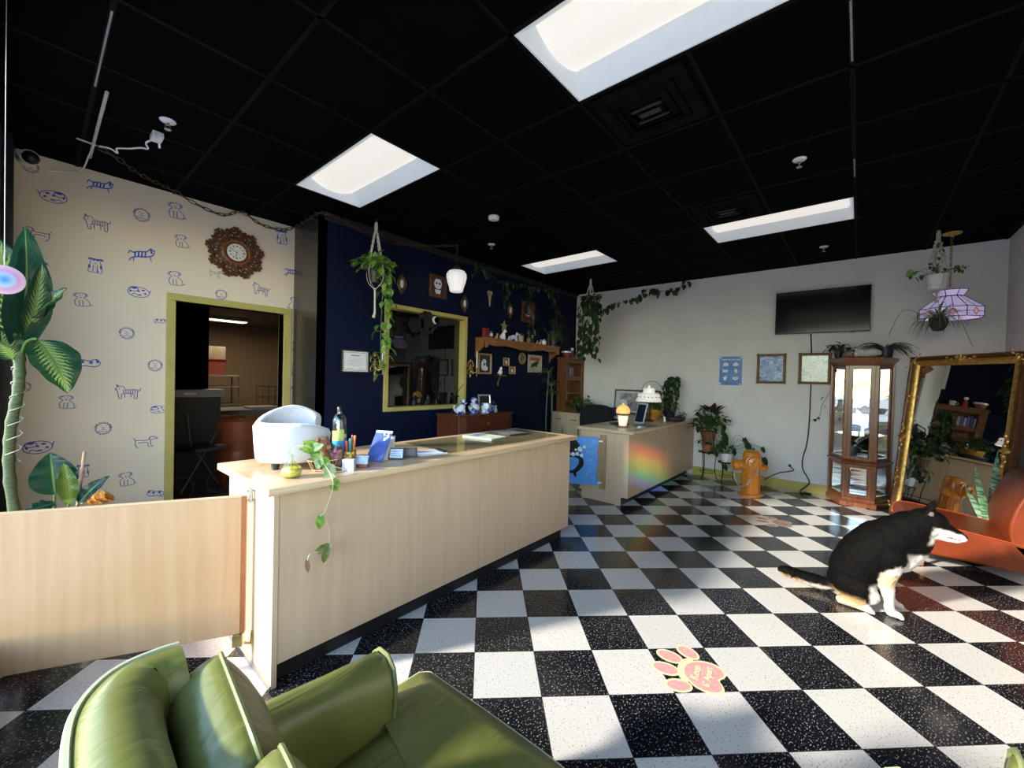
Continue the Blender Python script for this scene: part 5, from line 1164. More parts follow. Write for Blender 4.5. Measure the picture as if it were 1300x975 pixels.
for rr_, w_ in ((.186, .011), (.135, .012), (.213, .006)): b.tube([((rr_ + .008 * math.sin(18 * 2 * PI * k / 90)) * math.cos(2 * PI * k / 90), (rr_ + .008 * math.sin(18 * 2 * PI * k / 90)) * math.sin(2 * PI * k / 90), .010) for k in range(90)], w_, 6, 0, False, True)
b.build('carved_scrolls', carved, t)
b = MB()
for k in range(18): a = 2 * PI * (k + .5) / 18; b.sphere((.125 * math.cos(a), .125 * math.sin(a), .022), (.012, .012, .006), 7)
b.tube([(.112 * math.cos(2 * PI * k / 40), .112 * math.sin(2 * PI * k / 40), .034) for k in range(40)], .007, 7, 0, False, True); b.build('bead_ring', carved_hi, t)
b = MB(); b.lathe([(0, .03), (.082, .03), (.084, .038), (.076, .040), (0, .040)], 40); b.build('dial', mat('clock_dial', (.80, .80, .76), .3), t)
b = MB()
for k in range(12):
    a = PI / 2 - k * PI / 6; c_, s_ = math.cos(a), math.sin(a); b.ribbon([(.052 * c_, .052 * s_), (.068 * c_, .068 * s_)], .007 if k % 3 else .011, TM(0, 0, .0406))
b.build('hour_marks', ink_black, t, smooth=False)
b = MB(); b.ribbon([(.008, -.004), (-.048, .020)], .005, TM(0, 0, .0412)); b.build('hand', ink_black, t, smooth=False)
b = MB(); b.ribbon([(0, .008), (-.012, -.058)], .004, TM(0, 0, .0418)); b.build('hand', ink_black, t, smooth=False)
# security camera ------------------------------------------------------------
t = T('security_camera', 'white dome security camera with black eye in the top left wall corner', 'camera', (-.03, YP - .002, 2.965))
b = MB(); b.lathe([(.055, 0), (.055, .012), (.045, .03), (.04, .05)], 24, 0, (0, 0, 0), (0, -1, 0)); b.box(-.05, .045, -.05, 0, .0, .045); b.build('mount', white_ceramic, t, bevel=.004)
b = MB(); b.sphere((.02, -.075, -.005), .046, 20); b.build('eye_ball', black_plastic, t); b = MB(); b.lathe([(.052, 0), (.054, .014), (.044, .018)], 24, 0, (.015, -.05, .002), (.1, -1, -.05)); b.build('collar', white_ceramic, t)
# white cable, raceway and ceiling chain ---------------------------------------
t = T('cable_raceway', 'pale cable strip with a loose white cable on the ceiling above the dog wallpaper', 'cable', (.225, 3.9, ZC))
b = MB(); b.tube([(.05, -.55, -.016), (.052, .0, -.016), (.055, .58, -.016)], .009, 6); b.tube([(-.03, .28, -.018), (.10, .30, -.018)], .006, 5); b.build('strip', mat('cream_raceway', (.55, .52, .44), .5), t)
b = MB(); b.tube(bez([(.055, .3, -.02), (.13, .24, -.03), (.17, .23, -.05), (.165, .20, -.03), (.22, .10, -.04), (.27, .02, -.04), (.30, -.03, -.05), (.285, -.07, -.03), (.31, -.17, -.03)], 6), .006, 6); b.tube(bez([(.055, .3, -.02), (.045, .5, -.03), (.02, .75, -.07), (-.06, .88, -.07), (-.15, .893, -.10)], 7), .0055, 6); b.build('cable', white_ceramic, t)
b = MB(); b.box(.29, .35, -.27, -.16, -.045, -.008); b.tube([(.30, -.28, -.03), (.30, -.28, -.07)], .01, 6); b.tube([(.34, -.16, -.03), (.345, -.15, -.07)], .008, 6); b.build('plug_adapter', white_ceramic, t, bevel=.004)
t = T('swag_chain', 'antique brass swag chain draped along the ceiling above the wallpapered wall', 'chain', (0, 0, 0))
chain_m = mat('antique_chain', (.09, .05, .025), .5, metal=.4, var=.4)
pts = bez([(.30, 4.18, ZC - .03), (.42, 4.25, ZC - .05), (.55, 4.42, ZC - .05), (.70, 4.58, ZC - .03), (.80, 4.68, ZC - .012), (1.00, 4.74, 2.955), (1.20, 4.75, 2.93), (1.35, 4.745, ZC - .012), (1.52, 4.75, 2.94), (1.70, 4.74, 2.935), (1.84, 4.70, ZC - .03), (1.83, 4.3, ZC - .03), (1.84, 4.05, ZC - .03), (2.08, 4.04, 2.96), (2.3, 4.04, 2.91), (2.6, 4.04, 2.90), (3.0, 4.04, 2.97), (3.33, 3.77, ZC - .015)], 14)
acc = 0; b = MB(); last = pts[0]; k = 0
for p_, q_ in zip(pts, pts[1:]):
    acc += (q_ - p_).length
    if acc > .050:
        acc = 0; c0 = (last + q_) / 2; d0 = (q_ - last).normalized(); x, y, _ = frame_from(d0); side = (x + y) if k % 2 else (x - y); side.normalize(); k += 1
        b.tube([c0 + d0 * .036 * math.cos(2 * PI * j / 10) + side * .014 * math.sin(2 * PI * j / 10) for j in range(10)], .0042, 5, 0, False, True); last = q_
b.build('links', chain_m, t); 
# certificate -----------------------------------------------------------------
t = hung('framed_certificate', 'white certificate in a thin black and gold frame on the navy wall', 'certificate', WN(2.242, 1.553, .001))
b = MB(); b.frame(.31, .24, [(0, 0), (0, .012), (.006, .014), (.013, .010), (.013, 0)]); b.build('frame', mat('black_gold_frame', (.05, .045, .025), .4, metal=.3), t); b = MB(); b.box(-.143, .143, -.108, .108, 0, .004); b.build('sheet', paper, t, smooth=False)
b = MB(); b.frame(.262, .192, [(0, .0045), (.004, .0045)]); b.ribbon([(-.05, .062), (.05, .062)], .014, TM(0, 0, .0045))
for k, w in enumerate((.17, .12, .19, .15, .18, .10)): b.ribbon([(-w / 2, .035 - k * .016), (w / 2, .035 - k * .016)], .003, TM(0, 0, .0045))
b.ribbon([(-.10, -.075), (-.03, -.075)], .003, TM(0, 0, .0045)); b.ribbon([(.03, -.075), (.10, -.075)], .003, TM(0, 0, .0045)); b.build('printed_lines', mat('blue_grey_print', (.25, .32, .45), .6), t, smooth=False)
# sconces --------------------------------------------------------------------
def sconce(label, x, z, h_c=.22):
    t = hung('candle_sconce', label, 'sconce', WN(x, z, .001), 'gold candle sconces')
    b = MB()
    for sg in (-1, 1):
        for zz in (-.07, .03):
            b.tube([(sg * (.01 + .045 * math.sin(q * .32)), zz + .055 * math.cos(q * .42) * (1 - q / 22), .010) for q in range(16)], [.007 - .0003 * q for q in range(16)], 6)
    b.sphere((0, .08, .008), (.018, .03, .01), 10); b.sphere((0, -.02, .008), (.02, .04, .012), 10); b.sphere((0, -.13, .008), (.012, .03, .01), 10); b.build('backplate', brass, t)
    b = MB(); b.tube(bez([(0, -.06, .01), (.02, -.09, .05), (.045, -.07, .08), (.048, -.03, .085)], 6), .006, 7); b.lathe([(.012, 0), (.03, .012), (.028, .016), (.014, .012), (.014, .03)], 14, 0, (.048, -.035, .085), (0, 1, 0)); b.tube([(.048, -.035, .085), (.048, -.14, .085)], [.008, .003], 8); b.build('arm', brass, t)
    b = MB(); b.lathe([(.0105, 0), (.0095, h_c), (.002, h_c + .004)], 12, 0, (.048, -.015, .085), (0, 1, 0)); b.build('candle', mat('candle_wax', (.82, .80, .74), .5), t)
    return t
sconce('gold sconce with a white candle, between the gold framed window and the white dog picture', 3.93, 1.565)
sconce('gold sconce with a white candle, between the certificate and the gold framed window', 2.47, 1.56)
# small pictures --------------------------------------------------------------
def pic(label, x, z, w, h, fm, fw, m, group=None, name='framed_picture', oval=False):
    t = hung(name, label, 'picture', WN(x, z, .001), group)
    if oval:
        b = MB(); n = 28; b.rings([[((w / 2 - o) * math.cos(2 * PI * j / n), (h / 2 - o) * math.sin(2 * PI * j / n), zz) for j in range(n)] for o, zz in ((0, 0), (0, .012), (fw * .5, .018), (fw, .01), (fw, .004))]); b.build('frame', fm, t); b = MB(); b.poly(ell(0, 0, w / 2 - fw * .8, h / 2 - fw * .8, 28), TM(0, 0, .005)); b.build('print', m, t, smooth=False)
    else:
        b = MB(); b.frame(w, h, [(0, 0), (0, .014), (fw * .5, .018), (fw, .010), (fw, 0)]); b.build('frame', fm, t); b = MB(); b.box(-w / 2 + fw, w / 2 - fw, -h / 2 + fw, h / 2 - fw, 0, .005); b.build('print', m, t, smooth=False)
    return t
dkprint = mat('dark_print', (.03, .035, .045), .4, var=.6, scale=12); whp = mat('white_print_b', (.75, .78, .82), .5); gold_thin = mat('dull_gold', (.50, .36, .15), .4, metal=.5, var=.2)
t = pic('gold framed picture of a white dog hanging under the wooden shelf, leftmost of its group', 4.217, 1.615, .27, .295, gold_thin, .026, dkprint, 'pictures under the wooden shelf')
b = MB(); b.poly(bez([(-.02, .07, 0), (-.06, .03, 0), (-.075, -.03, 0), (-.05, -.09, 0), (.05, -.095, 0), (.055, -.05, 0), (.02, -.02, 0), (.03, .04, 0), (-.02, .07, 0)], 5)[:-1], TM(0, 0, .0056)); b.build('painted_dog', whp, t, smooth=False)
b = MB(); b.poly(ell(-.01, -.01, .018, .022, 10), TM(0, 0, .0060)); b.poly(ell(-.025, .035, .008, .008, 8), TM(0, 0, .0060)); b.build('painted_face', dkprint, t, smooth=False)
t = pic('cream framed picture of a black terrier with a red top, rightmost under the wooden shelf', 5.402, 1.665, .37, .285, mat('cream_frame', (.50, .45, .36), .5), .03, mat('pale_green_print', (.42, .50, .40), .5, var=.3), 'pictures under the wooden shelf')
b = MB(); b.poly([(-.14, .10), (.14, .10), (.14, .045), (-.14, .06)], TM(0, 0, .0055)); b.build('painted_sky', mat('red_print', (.50, .06, .05), .5, var=.3), t, smooth=False)
b = MB(); b.poly([(-.11, -.05), (-.08, .0), (-.02, .015), (.05, .05), (.085, .045), (.10, .01), (.07, -.01), (.06, -.06), (.02, -.045), (-.05, -.05), (-.07, -.08)], TM(0, 0, .006)); b.build('painted_dog', mat('black_print', (.01, .015, .012), .5), t, smooth=False)
for (lb, x, z, w, h) in (('tiny gold framed miniature under the wooden shelf, upper of two', 4.68, 1.665, .13, .125), ('tiny gold framed miniature under the wooden shelf, lower of two', 4.825, 1.54, .14, .12)):
    t = pic(lb, x, z, w, h, gold_thin, .018, mat('rose_print', (.20, .08, .08), .5), 'miniatures under the wooden shelf'); b = MB(); b.poly(ell(0, -.005, .026, .032, 12), TM(0, 0, .0056)); b.build('painted_head', whp, t, smooth=False)
pic('small oval framed picture under the right end of the wooden shelf', 5.065, 1.735, .17, .185, mat('wood_oval', (.30, .20, .11), .5, var=.2), .022, mat('oval_print', (.16, .13, .09), .5, var=.5, scale=20), None, 'oval_picture', True)
t = pic('dark framed oval animal portrait above the right end of the interior window', 3.335, 2.553, .28, .28, gilt_dark, .045, dkprint, None, 'portrait_picture'); b = MB(); b.poly(ell(0, .035, .062, .068, 16), TM(0, 0, .0056)); b.poly([(-.05, -.04), (.05, -.04), (.035, -.09), (-.035, -.09)], TM(0, 0, .0056)); b.build('painted_animal', whp, t, smooth=False); b = MB(); b.poly(ell(-.025, .04, .018, .014, 8), TM(0, 0, .006)); b.poly(ell(.025, .04, .018, .014, 8), TM(0, 0, .006)); b.build('painted_face', dkprint, t, smooth=False)
t = pic('red wooden plaque with a pale shell figure, high on the navy wall by the vine', 5.19, 2.485, .34, .33, mat('red_wood', (.12, .03, .018), .5, var=.3), .05, mat('red_board', (.09, .022, .015), .5), None, 'wooden_plaque'); b = MB(); b.poly([(-.06, .02), (0, .11), (.07, .04), (.08, -.02), (-.03, -.03)], TM(0, 0, .006)); b.build('shell', mat('grey_shell', (.22, .20, .20), .6), t, smooth=False); b = MB(); b.ribbon([(-.08, -.045), (.0, -.06), (.08, -.04)], .02, TM(0, 0, .007)); b.build('ribbon', whp, t, smooth=False)
def mini(name, label, x, z, pts, m, extra=None):
    t = hung(name, label, 'wall ornament', WN(x, z, .001)); b = MB()
    for (px_, py_, rx, ry) in pts: b.sphere((px_, py_, .012), (rx, ry, .012), 10)
    b.build('body', m, t); return t
bone = mat('aged_bone', (.42, .35, .22), .6, var=.3)
t = mini('animal_skull', 'small bone animal skull hanging high on the navy wall, right of the lantern', 4.28, 2.575, [(0, .05, .05, .045), (-.035, .07, .02, .02), (.035, .07, .02, .02), (0, .0, .032, .04), (0, -.06, .02, .05), (0, -.105, .010, .03)], bone)
b = MB(); b.sphere((-.025, .04, .02), (.012, .014, .008), 8); b.sphere((.025, .04, .02), (.012, .014, .008), 8); b.build('eye_socket', black_plastic, t)
for (nm, lb, x, z) in (('diamond_plaque', 'small gilt diamond plaque with a white cameo beside the hanging pothos', 2.80, 2.487), ('cameo_plaque', 'small gilt oval cameo plaque right of the dark animal portrait', 3.80, 2.41), ('cameo_plaque', 'small gilt cameo plaque over the wooden shelf, left of the red plaque', 4.75, 2.455)):
    t = hung(nm, lb, 'wall ornament', WN(x, z, .001)); n = 24
    b = MB(); b.rings([[(.062 * r * math.cos(2 * PI * j / n) * (1 + .12 * math.cos(8 * PI * j / n)), .105 * r * math.sin(2 * PI * j / n) * (1 + .12 * math.cos(8 * PI * j / n)), zz) for j in range(n)] for r, zz in ((1, 0), (1, .008), (.8, .014), (.6, .008))]); b.build('mount', mat('dark_gilt', (.13, .09, .035), .4, metal=.6, var=.4), t)
    b = MB(); b.sphere((0, .0, .008), (.026, .05, .008), 12); b.sphere((.005, .02, .015), (.012, .016, .006), 8); b.build('cameo', whp, t)
# wooden wall shelf ---------------------------------------------------------------
t = T('wall_shelf', 'carved orange wood wall shelf with a scalloped apron on the navy wall', 'shelf', (4.04, YN - .004, 0))
SL = 1.80
b = MB(); b.box(-.03, SL + .03, -.19, 0, 1.955, 1.975); b.build('board', oak_mid, t, bevel=.004)
b = MB(); top = [(.0, 1.954), (SL, 1.954)]; scal = []
for k in range(61): u = k / 60; x = SL * (1 - u); scal.append((x, 1.885 - .022 * abs(math.sin(u * PI * 4)) - .035 * (abs(u - .5) < .14) * math.cos((u - .5) / .14 * PI / 2) - (.05 if u < .03 or u > .97 else 0)))
b.prism(top + scal, .016, basis((0, -.17, 0), (1, 0, 0), (0, 0, 1))); b.build('apron', oak_mid, t, ang=25)
for x in (0, SL - .02):
    b = MB(); b.prism([(0, 1.954), (.165, 1.954), (.16, 1.85), (.10, 1.80), (.05, 1.77), (.0, 1.70)], .02, basis((x, 0, 0), (0, -1, 0), (0, 0, 1))); b.build('bracket', oak_mid, t, ang=25)
t = hung('wall_bracket', 'little gold wall bracket shelf under the two tiny miniatures', 'shelf', WN(4.50, 1.40, .001))
b = MB(); b.box(-.085, .085, .045, .058, 0, .10); b.build('board', brass, t, bevel=.004); b = MB(); b.tube(bez([(0, .045, .06), (.0, .0, .035), (.0, -.05, .012), (0, -.10, .01)], 6), [.022, .02, .018, .016, .015, .014, .013, .012, .012, .011, .011, .01, .01, .01, .009, .009, .008, .008, .006], 8); b.build('corbel', brass, t)
# lantern pendant ------------------------------------------------------------------
LX, LY = 3.335, 3.757
t = T('pendant_lantern', 'lit white frosted glass pendant lantern hanging by the navy wall', 'pendant lamp', (LX, LY, 0))
frost = mat('lit_frosted_glass', (.85, .85, .88), .4, emit=((1, .96, .95), .5), var=.02)
prof = [(.05, 2.70), (.095, 2.695), (.12, 2.66), (.125, 2.62), (.11, 2.56), (.09, 2.50), (.082, 2.46), (.07, 2.445), (0, 2.44)]
b = MB(); b.lathe(prof, 12, 0, (0, 0, 0), None, True); b.build('shade', frost, t, ang=15)
b = MB(); b.lathe([(0, 2.76), (.03, 2.755), (.05, 2.72), (.07, 2.70), (.075, 2.693), (0, 2.69)], 16); b.tube([(0, 0, 2.76), (0, 0, 2.83)], .006, 6); b.build('cap', gilt_dark, t)
b = MB()
for k in range(5): z = 2.83 + k * .036; b.tube([((.012 * math.sin(2 * PI * j / 10)) * (k % 2), (.012 * math.sin(2 * PI * j / 10)) * (1 - k % 2), z + .018 + .024 * math.cos(2 * PI * j / 10)) for j in range(10)], .003, 5, 0, False, True)
b.tube([(0, 0, 3.0), (0, 0, ZC)], .004, 5); b.build('chain', chain_m, t)
b = MB()
for k in range(6):
    a = k * PI / 3
    b.ribbon([(.02, -.05), (-.02, .0), (.02, .05)], .006, basis((.1185 * math.cos(a), .1185 * math.sin(a), 2.60), (-math.sin(a), math.cos(a), 0), (.1 * math.cos(a), .1 * math.sin(a), 1)))
b.build('etched_leaves', mat('etched_grey', (.45, .45, .5), .5, emit=((.7, .7, .75), .5)), t, smooth=False)
# moon wreath in front of the interior window -----------------------------------------
t = T('moon_wreath', 'black twig wreath with a white crescent moon hanging in the interior window', 'wreath', (3.14, YN - .045, 2.06))
b = MB(); rn = random.Random(71)
for s in range(4): b.tube([((.115 + .012 * math.sin(k * 1.7 + s * 2)) * math.cos(2 * PI * k / 40), .010 * math.sin(k * 1.1 + s), (.115 + .012 * math.sin(k * 1.7 + s * 2)) * math.sin(2 * PI * k / 40)) for k in range(40)], .007, 5, 0, False, True)
for k in range(40): a = rn.uniform(0, 2 * PI); leaf(b, (.115 * math.cos(a), -.01, .115 * math.sin(a)), (math.cos(a) + rn.uniform(-.8, .8), -.3, math.sin(a) + rn.uniform(-.8, .8)), (0, -1, .1), .05, .022, .3, 'lance', 0, .1, 4)
b.build('twigs', black_plastic, t)
b = MB(); b.prism(ell(.115, .055, .048, .048, 18, rad(40), rad(320)) + ell(.135, .055, .040, .040, 14, rad(310), rad(50)), .006, basis((0, -.022, 0), (1, 0, 0), (0, 0, 1))); b.build('crescent', whp, t)
b = MB(); b.tube([(.09, -.015, 0), (.10, -.02, .115), (.105, 0, .16), (.10, .0, .22)], .002, 4); b.build('cord', cord_black, t)
# stained glass lamp at right ------------------------------------------------------------
SX, SY = 6.13, -.684
t = T('stained_glass_lamp', 'lilac stained glass pendant lamp hanging near the right wall corner', 'pendant lamp', (SX, SY, 0))
b = MB(); b.lathe([(0, ZC - .001), (.075, ZC - .001), (.07, ZC - .012), (.02, ZC - .025), (.012, ZC - .04), (0, ZC - .04)], 24); b.build('canopy', brass, t)
b = MB()
for k in range(17): z = ZC - .055 - k * .030; b.tube([((.009 * math.sin(2 * PI * j / 8)) * (k % 2), (.009 * math.sin(2 * PI * j / 8)) * (1 - k % 2), z + .020 * math.cos(2 * PI * j / 8)) for j in range(8)], .0025, 4, 0, False, True)
b.tube([(0, .012, ZC - .04), (.01, .006, 2.7), (0, 0, 2.46)], .003, 5); b.build('chain', brass, t)
lil = mat('lilac_glass', (.60, .55, .85), .3, emit=((.62, .52, .85), .38), var=.15, scale=8); pnk = mat('pink_glass', (.85, .45, .40), .3, emit=((.9, .38, .32), .35)); lead = mat('lead_came', (.02, .02, .02), .5, metal=.5)
n = 8; lev = [(.245, 2.14), (.245, 2.235), (.10, 2.36)]
V = [[(r * math.cos(2 * PI * (k + .5) / n), r * math.sin(2 * PI * (k + .5) / n), z) for k in range(n)] for r, z in lev]
b = MB()
for i in range(2):
    for k in range(n): b.quad(V[i][k], V[i][(k + 1) % n], V[i + 1][(k + 1) % n], V[i + 1][k])
top = [(.10, 2.365), (.135, 2.425)]; W2 = [[(r * math.cos(2 * PI * (k + .5) / n), r * math.sin(2 * PI * (k + .5) / n), z) for k in range(n)] for r, z in top]
for k in range(n): b.quad(W2[0][k], W2[0][(k + 1) % n], W2[1][(k + 1) % n], W2[1][k])
b.build('glass_panels', lil, t, smooth=False)
for k in range(n):
    b = MB(); m0 = [(Vector(V[0][k]) + Vector(V[0][(k + 1) % n])) / 2, (Vector(V[1][k]) + Vector(V[1][(k + 1) % n])) / 2]; c0 = (m0[0] + m0[1]) / 2; nn_ = Vector((c0.x, c0.y, 0)).normalized(); tt = Vector((-nn_.y, nn_.x, 0)); c0 = c0 + nn_ * .002
    b.add([c0 - tt * .03, c0 - Vector((0, 0, .034)), c0 + tt * .03, c0 + Vector((0, 0, .034))], [(0, 1, 2, 3)]); b.build('diamond_panel', pnk, t, smooth=False)
b = MB()
for ring_ in V + W2: b.tube(ring_, .0042, 5, 0, False, True)
for k in range(n):
    b.tube([V[0][k], V[1][k], V[2][k]], .004, 5); b.tube([W2[0][k], W2[1][k]], .0035, 5)
    a_, b_ = Vector(V[0][k]), Vector(V[0][(k + 1) % n]); c_, d_2 = Vector(V[1][k]), Vector(V[1][(k + 1) % n]); zz = Vector((0, 0, .0))
    m1, m2 = (a_ + c_) / 2, (b_ + d_2) / 2; cc = (m1 + m2) / 2; nn_ = Vector((cc.x, cc.y, 0)).normalized() * .003; tt = (b_ - a_).normalized()
    b.tube([m1 + nn_, cc - tt * .03 + nn_, cc + Vector((0, 0, .034)) + nn_, cc + tt * .03 + nn_, m2 + nn_], .003, 4); b.tube([cc - tt * .03 + nn_, cc - Vector((0, 0, .034)) + nn_, cc + tt * .03 + nn_], .003, 4); b.tube([(c_ + d_2) / 2, (Vector(V[2][k]) + Vector(V[2][(k + 1) % n])) / 2], .003, 4)
b.build('lead_lines', lead, t)
b = MB()
for sg in (-1, 1): b.tube([(0, 0, 2.37), (.06 * sg, 0, 2.32)], .006, 6); b.sphere((.08 * sg, 0, 2.27), .028, 10)
b.build('bulbs', mat('warm_bulb', (1, .85, .6), .3, emit=((1, .68, .36), 9)), t)
# ================================================================== ON THE CEILING
lens_m = mat('troffer_lens', (.5, .49, .47), .4, emit=((1, .945, .87), .72), var=.01); tray = mat('troffer_tray', (.72, .75, .78), .45, var=.02, emit=((.85, .93, 1), .16))
labs = ['white troffer ceiling light nearest overhead, cut by the top of the frame', 'white troffer ceiling light over the long reception counter', 'white troffer ceiling light at right, above the hydrant', 'white troffer ceiling light in the far dark corner, nearest the ivy']
for (lx, ly), lb in zip(LIGHTS, labs):
    t = T('ceiling_light', lb, 'ceiling light', (lx + CELL / 2, ly + CELL, ZC), 0, 'troffer ceiling lights'); w, h = CELL / 2 - .006, CELL - .006
    b = MB(); V_ = [(w, h, 0), (w - .012, h - .012, 0), (w - .12, h - .06, .085), ]
    def rg(a, c, z): return [(-a, -c, z), (a, -c, z), (a, c, z), (-a, c, z)]
    r_ = [rg(w, h, -.004), rg(w - .014, h - .014, -.004), rg(w - .11, h - .05, .085)]
    vs = [p for r in r_ for p in r]; fs = [(i * 4 + j, i * 4 + (j + 1) % 4, i * 4 + 4 + (j + 1) % 4, i * 4 + 4 + j) for i in range(2) for j in range(4)]
    b.add(vs, fs); b.add(rg(w, h, -.004) + rg(w, h, .11), [(0, 1, 5, 4), (1, 2, 6, 5), (2, 3, 7, 6), (3, 0, 4, 7), (4, 5, 6, 7)]); b.build('tray', tray, t, smooth=False)
    b = MB(); a, c = w - .11, h - .05; vs = []
    for i in range(13): u = -1 + 2 * i / 12; vs += [(a * u, -c, .084 - .05 * (1 - u * u)), (a * u, c, .084 - .05 * (1 - u * u))]
    b.add(vs, [(2 * i, 2 * i + 1, 2 * i + 3, 2 * i + 2) for i in range(12)]); b.build('lens', lens_m, t)
def vent(label, x, y):
    t = T('ceiling_vent', label, 'ceiling vent', (x, y, ZC), 0, 'black ceiling vents'); dusty = mat('dusty_black', (.004, .004, .004), .9, var=.6, scale=12, spec=.08)
    b = MB(); b.frame(.52, .52, [(0, -.004), (.0, -.012), (.06, -.018), (.07, -.008), (.07, 0), (0, 0)]); b.build('frame', dusty, t)
    for k in range(3):
        s = .36 - k * .10; b = MB(); b.frame(s, s, [(0, -.005 - .004 * k), (.03, -.022 - .003 * k), (.034, -.018 - .003 * k), (.004, -.002 - .004 * k)]); b.build('louvre', dusty, t)
    b = MB(); b.box(-.02, .02, -.06, .06, -.028, -.024); b.box(-.07, -.05, -.09, .09, -.028, -.024); b.box(.05, .07, -.09, .09, -.028, -.024); b.build('deflector', mat('dull_grey_bar', (.02, .02, .02), .6), t)
vent('black square ceiling vent beside the nearest overhead ceiling light', 1.440 + CELL * 1.5, .072 + CELL * 1.5)
vent('black square ceiling vent beside the ceiling light above the hydrant', 1.440 + CELL * 4.5, .072 + CELL * 1.5)
def sprink(label, x, y):
    t = T('sprinkler_head', label, 'sprinkler', (x, y, ZC), 0, 'ceiling sprinkler heads')
    b = MB(); b.lathe([(0, 0), (.042, 0), (.044, -.004), (.036, -.012), (.015, -.014), (0, -.014)], 24); b.build('escutcheon', white_ceramic, t)
    b = MB(); b.tube([(0, 0, -.014), (0, 0, -.03)], .010, 10); b.tube([(.010, 0, -.03), (.014, 0, -.042), (0, 0, -.055)], .0025, 5); b.tube([(-.010, 0, -.03), (-.014, 0, -.042), (0, 0, -.055)], .0025, 5); b.lathe([(0, -.055), (.018, -.055), (.018, -.058), (0, -.058)], 14); b.build('nozzle', steel, t)
sprink('white sprinkler head on the black ceiling, leftmost above the dog wallpaper', .562, 3.443); sprink('white sprinkler head between the middle ceiling light and the right one', 3.525, .369); sprink('white sprinkler head right above the television', 5.905, .357); sprink('white sprinkler head by the lantern near the navy wall', 3.576, 3.416)
t = T('smoke_detector', 'round white smoke detector on the black ceiling over the lantern', 'smoke detector', (2.977, 2.821, ZC))
b = MB(); b.lathe([(0, 0), (.055, 0), (.058, -.008), (.052, -.03), (.04, -.036), (0, -.038)], 28); b.build('housing', white_ceramic, t); b = MB(); b.lathe([(0, -.038), (.012, -.038), (.01, -.043), (0, -.043)], 12); b.build('test_button', mat('grey_button', (.3, .3, .3), .5), t)
for (x0, y0, x1, y1, lb) in ((2.196, .072, 2.60, .072, 'thin bare metal strip on the ceiling grid near the top right'), (3.74, .072, 4.05, .072, 'thin bare metal strip on the ceiling grid by the right ceiling light'), (.226, 2.60, .226, 3.35, 'thin bare metal strip on the ceiling grid at the top left')):
    b = MB(); b.box(min(x0, x1) - .004, max(x0, x1) + .004, min(y0, y1) - .004, max(y0, y1) + .004, ZC - .0085, ZC - .0062); tag(b.build('metal_strip', mat('bare_metal_strip', (.30, .30, .31), .5)), lb, 'ceiling strip')
# ================================================================== FIRE HYDRANT
orange = mat('hydrant_orange', (.66, .22, .015), .32, var=.12, coat=.4)
t = T('fire_hydrant', 'orange painted fire hydrant standing on the checkered floor by the white wall', 'fire hydrant', (5.965, 1.025, 0), rad(22))
b = MB(); b.lathe([(0, 0), (.145, 0), (.148, .008), (.145, .02), (.11, .026), (.10, .03)], 36); b.build('base_flange', orange, t)
b = MB(); b.lathe([(.098, .02), (.098, .34), (.102, .36), (.103, .44), (.101, .50), (.095, .54), (.08, .562), (.05, .572), (0, .575)], 36)
for k in range(10): a = 2 * PI * k / 10; b.tube([(.098 * math.cos(a), .098 * math.sin(a), .03), (.098 * math.cos(a), .098 * math.sin(a), .30)], .007, 6)
b.build('barrel', orange, t)
for sy, L in ((1, 1.0), (-1, .9)):
    b = MB(); b.lathe([(.078, .06), (.078, .10), (.066, .11), (.066, .15), (.076, .155), (.076, .20), (.06, .21), (.025, .215), (.02, .235), (0, .235)] if sy > 0 else [(.055, .07), (.055, .10), (.044, .11), (.044, .15), (.03, .16), (.03, .18), (.015, .19), (0, .19)], 24, 0, (0, 0, .375 if sy > 0 else .36), (0, sy, 0)); b.build('nozzle', orange, t)
b = MB(); b.lathe([(.09, .07), (.09, .115), (.075, .12), (.072, .16), (.045, .165), (.03, .17), (.026, .195), (0, .195)], 28, 0, (0, 0, .43), (-1, 0, 0)); b.build('pumper_cap', orange, t)
b = MB()
def links(b, P, s=.014, r=.003):
    for k, (p, q) in enumerate(zip(P, P[1:])):
        p, q = Vector(p), Vector(q); c0 = (p + q) / 2; d0 = (q - p).normalized(); x, y, _ = frame_from(d0); sd = x if k % 2 else y
        b.tube([c0 + d0 * ((q - p).length * .72) * math.cos(2 * PI * j / 8) + sd * s * .5 * math.sin(2 * PI * j / 8) for j in range(8)], r, 4, 0, False, True)
links(b, bez([(-.16, -.03, .40), (-.13, -.045, .33), (-.115, -.03, .26), (-.115, .0, .33), (-.15, .01, .39)], 4)); links(b, bez([(-.02, .21, .36), (-.08, .20, .22), (-.11, .15, .13), (-.115, .08, .14), (-.105, .03, .22)], 5)); b.build('cap_chain', mat('pale_chain', (.62, .60, .55), .35, metal=.7), t)
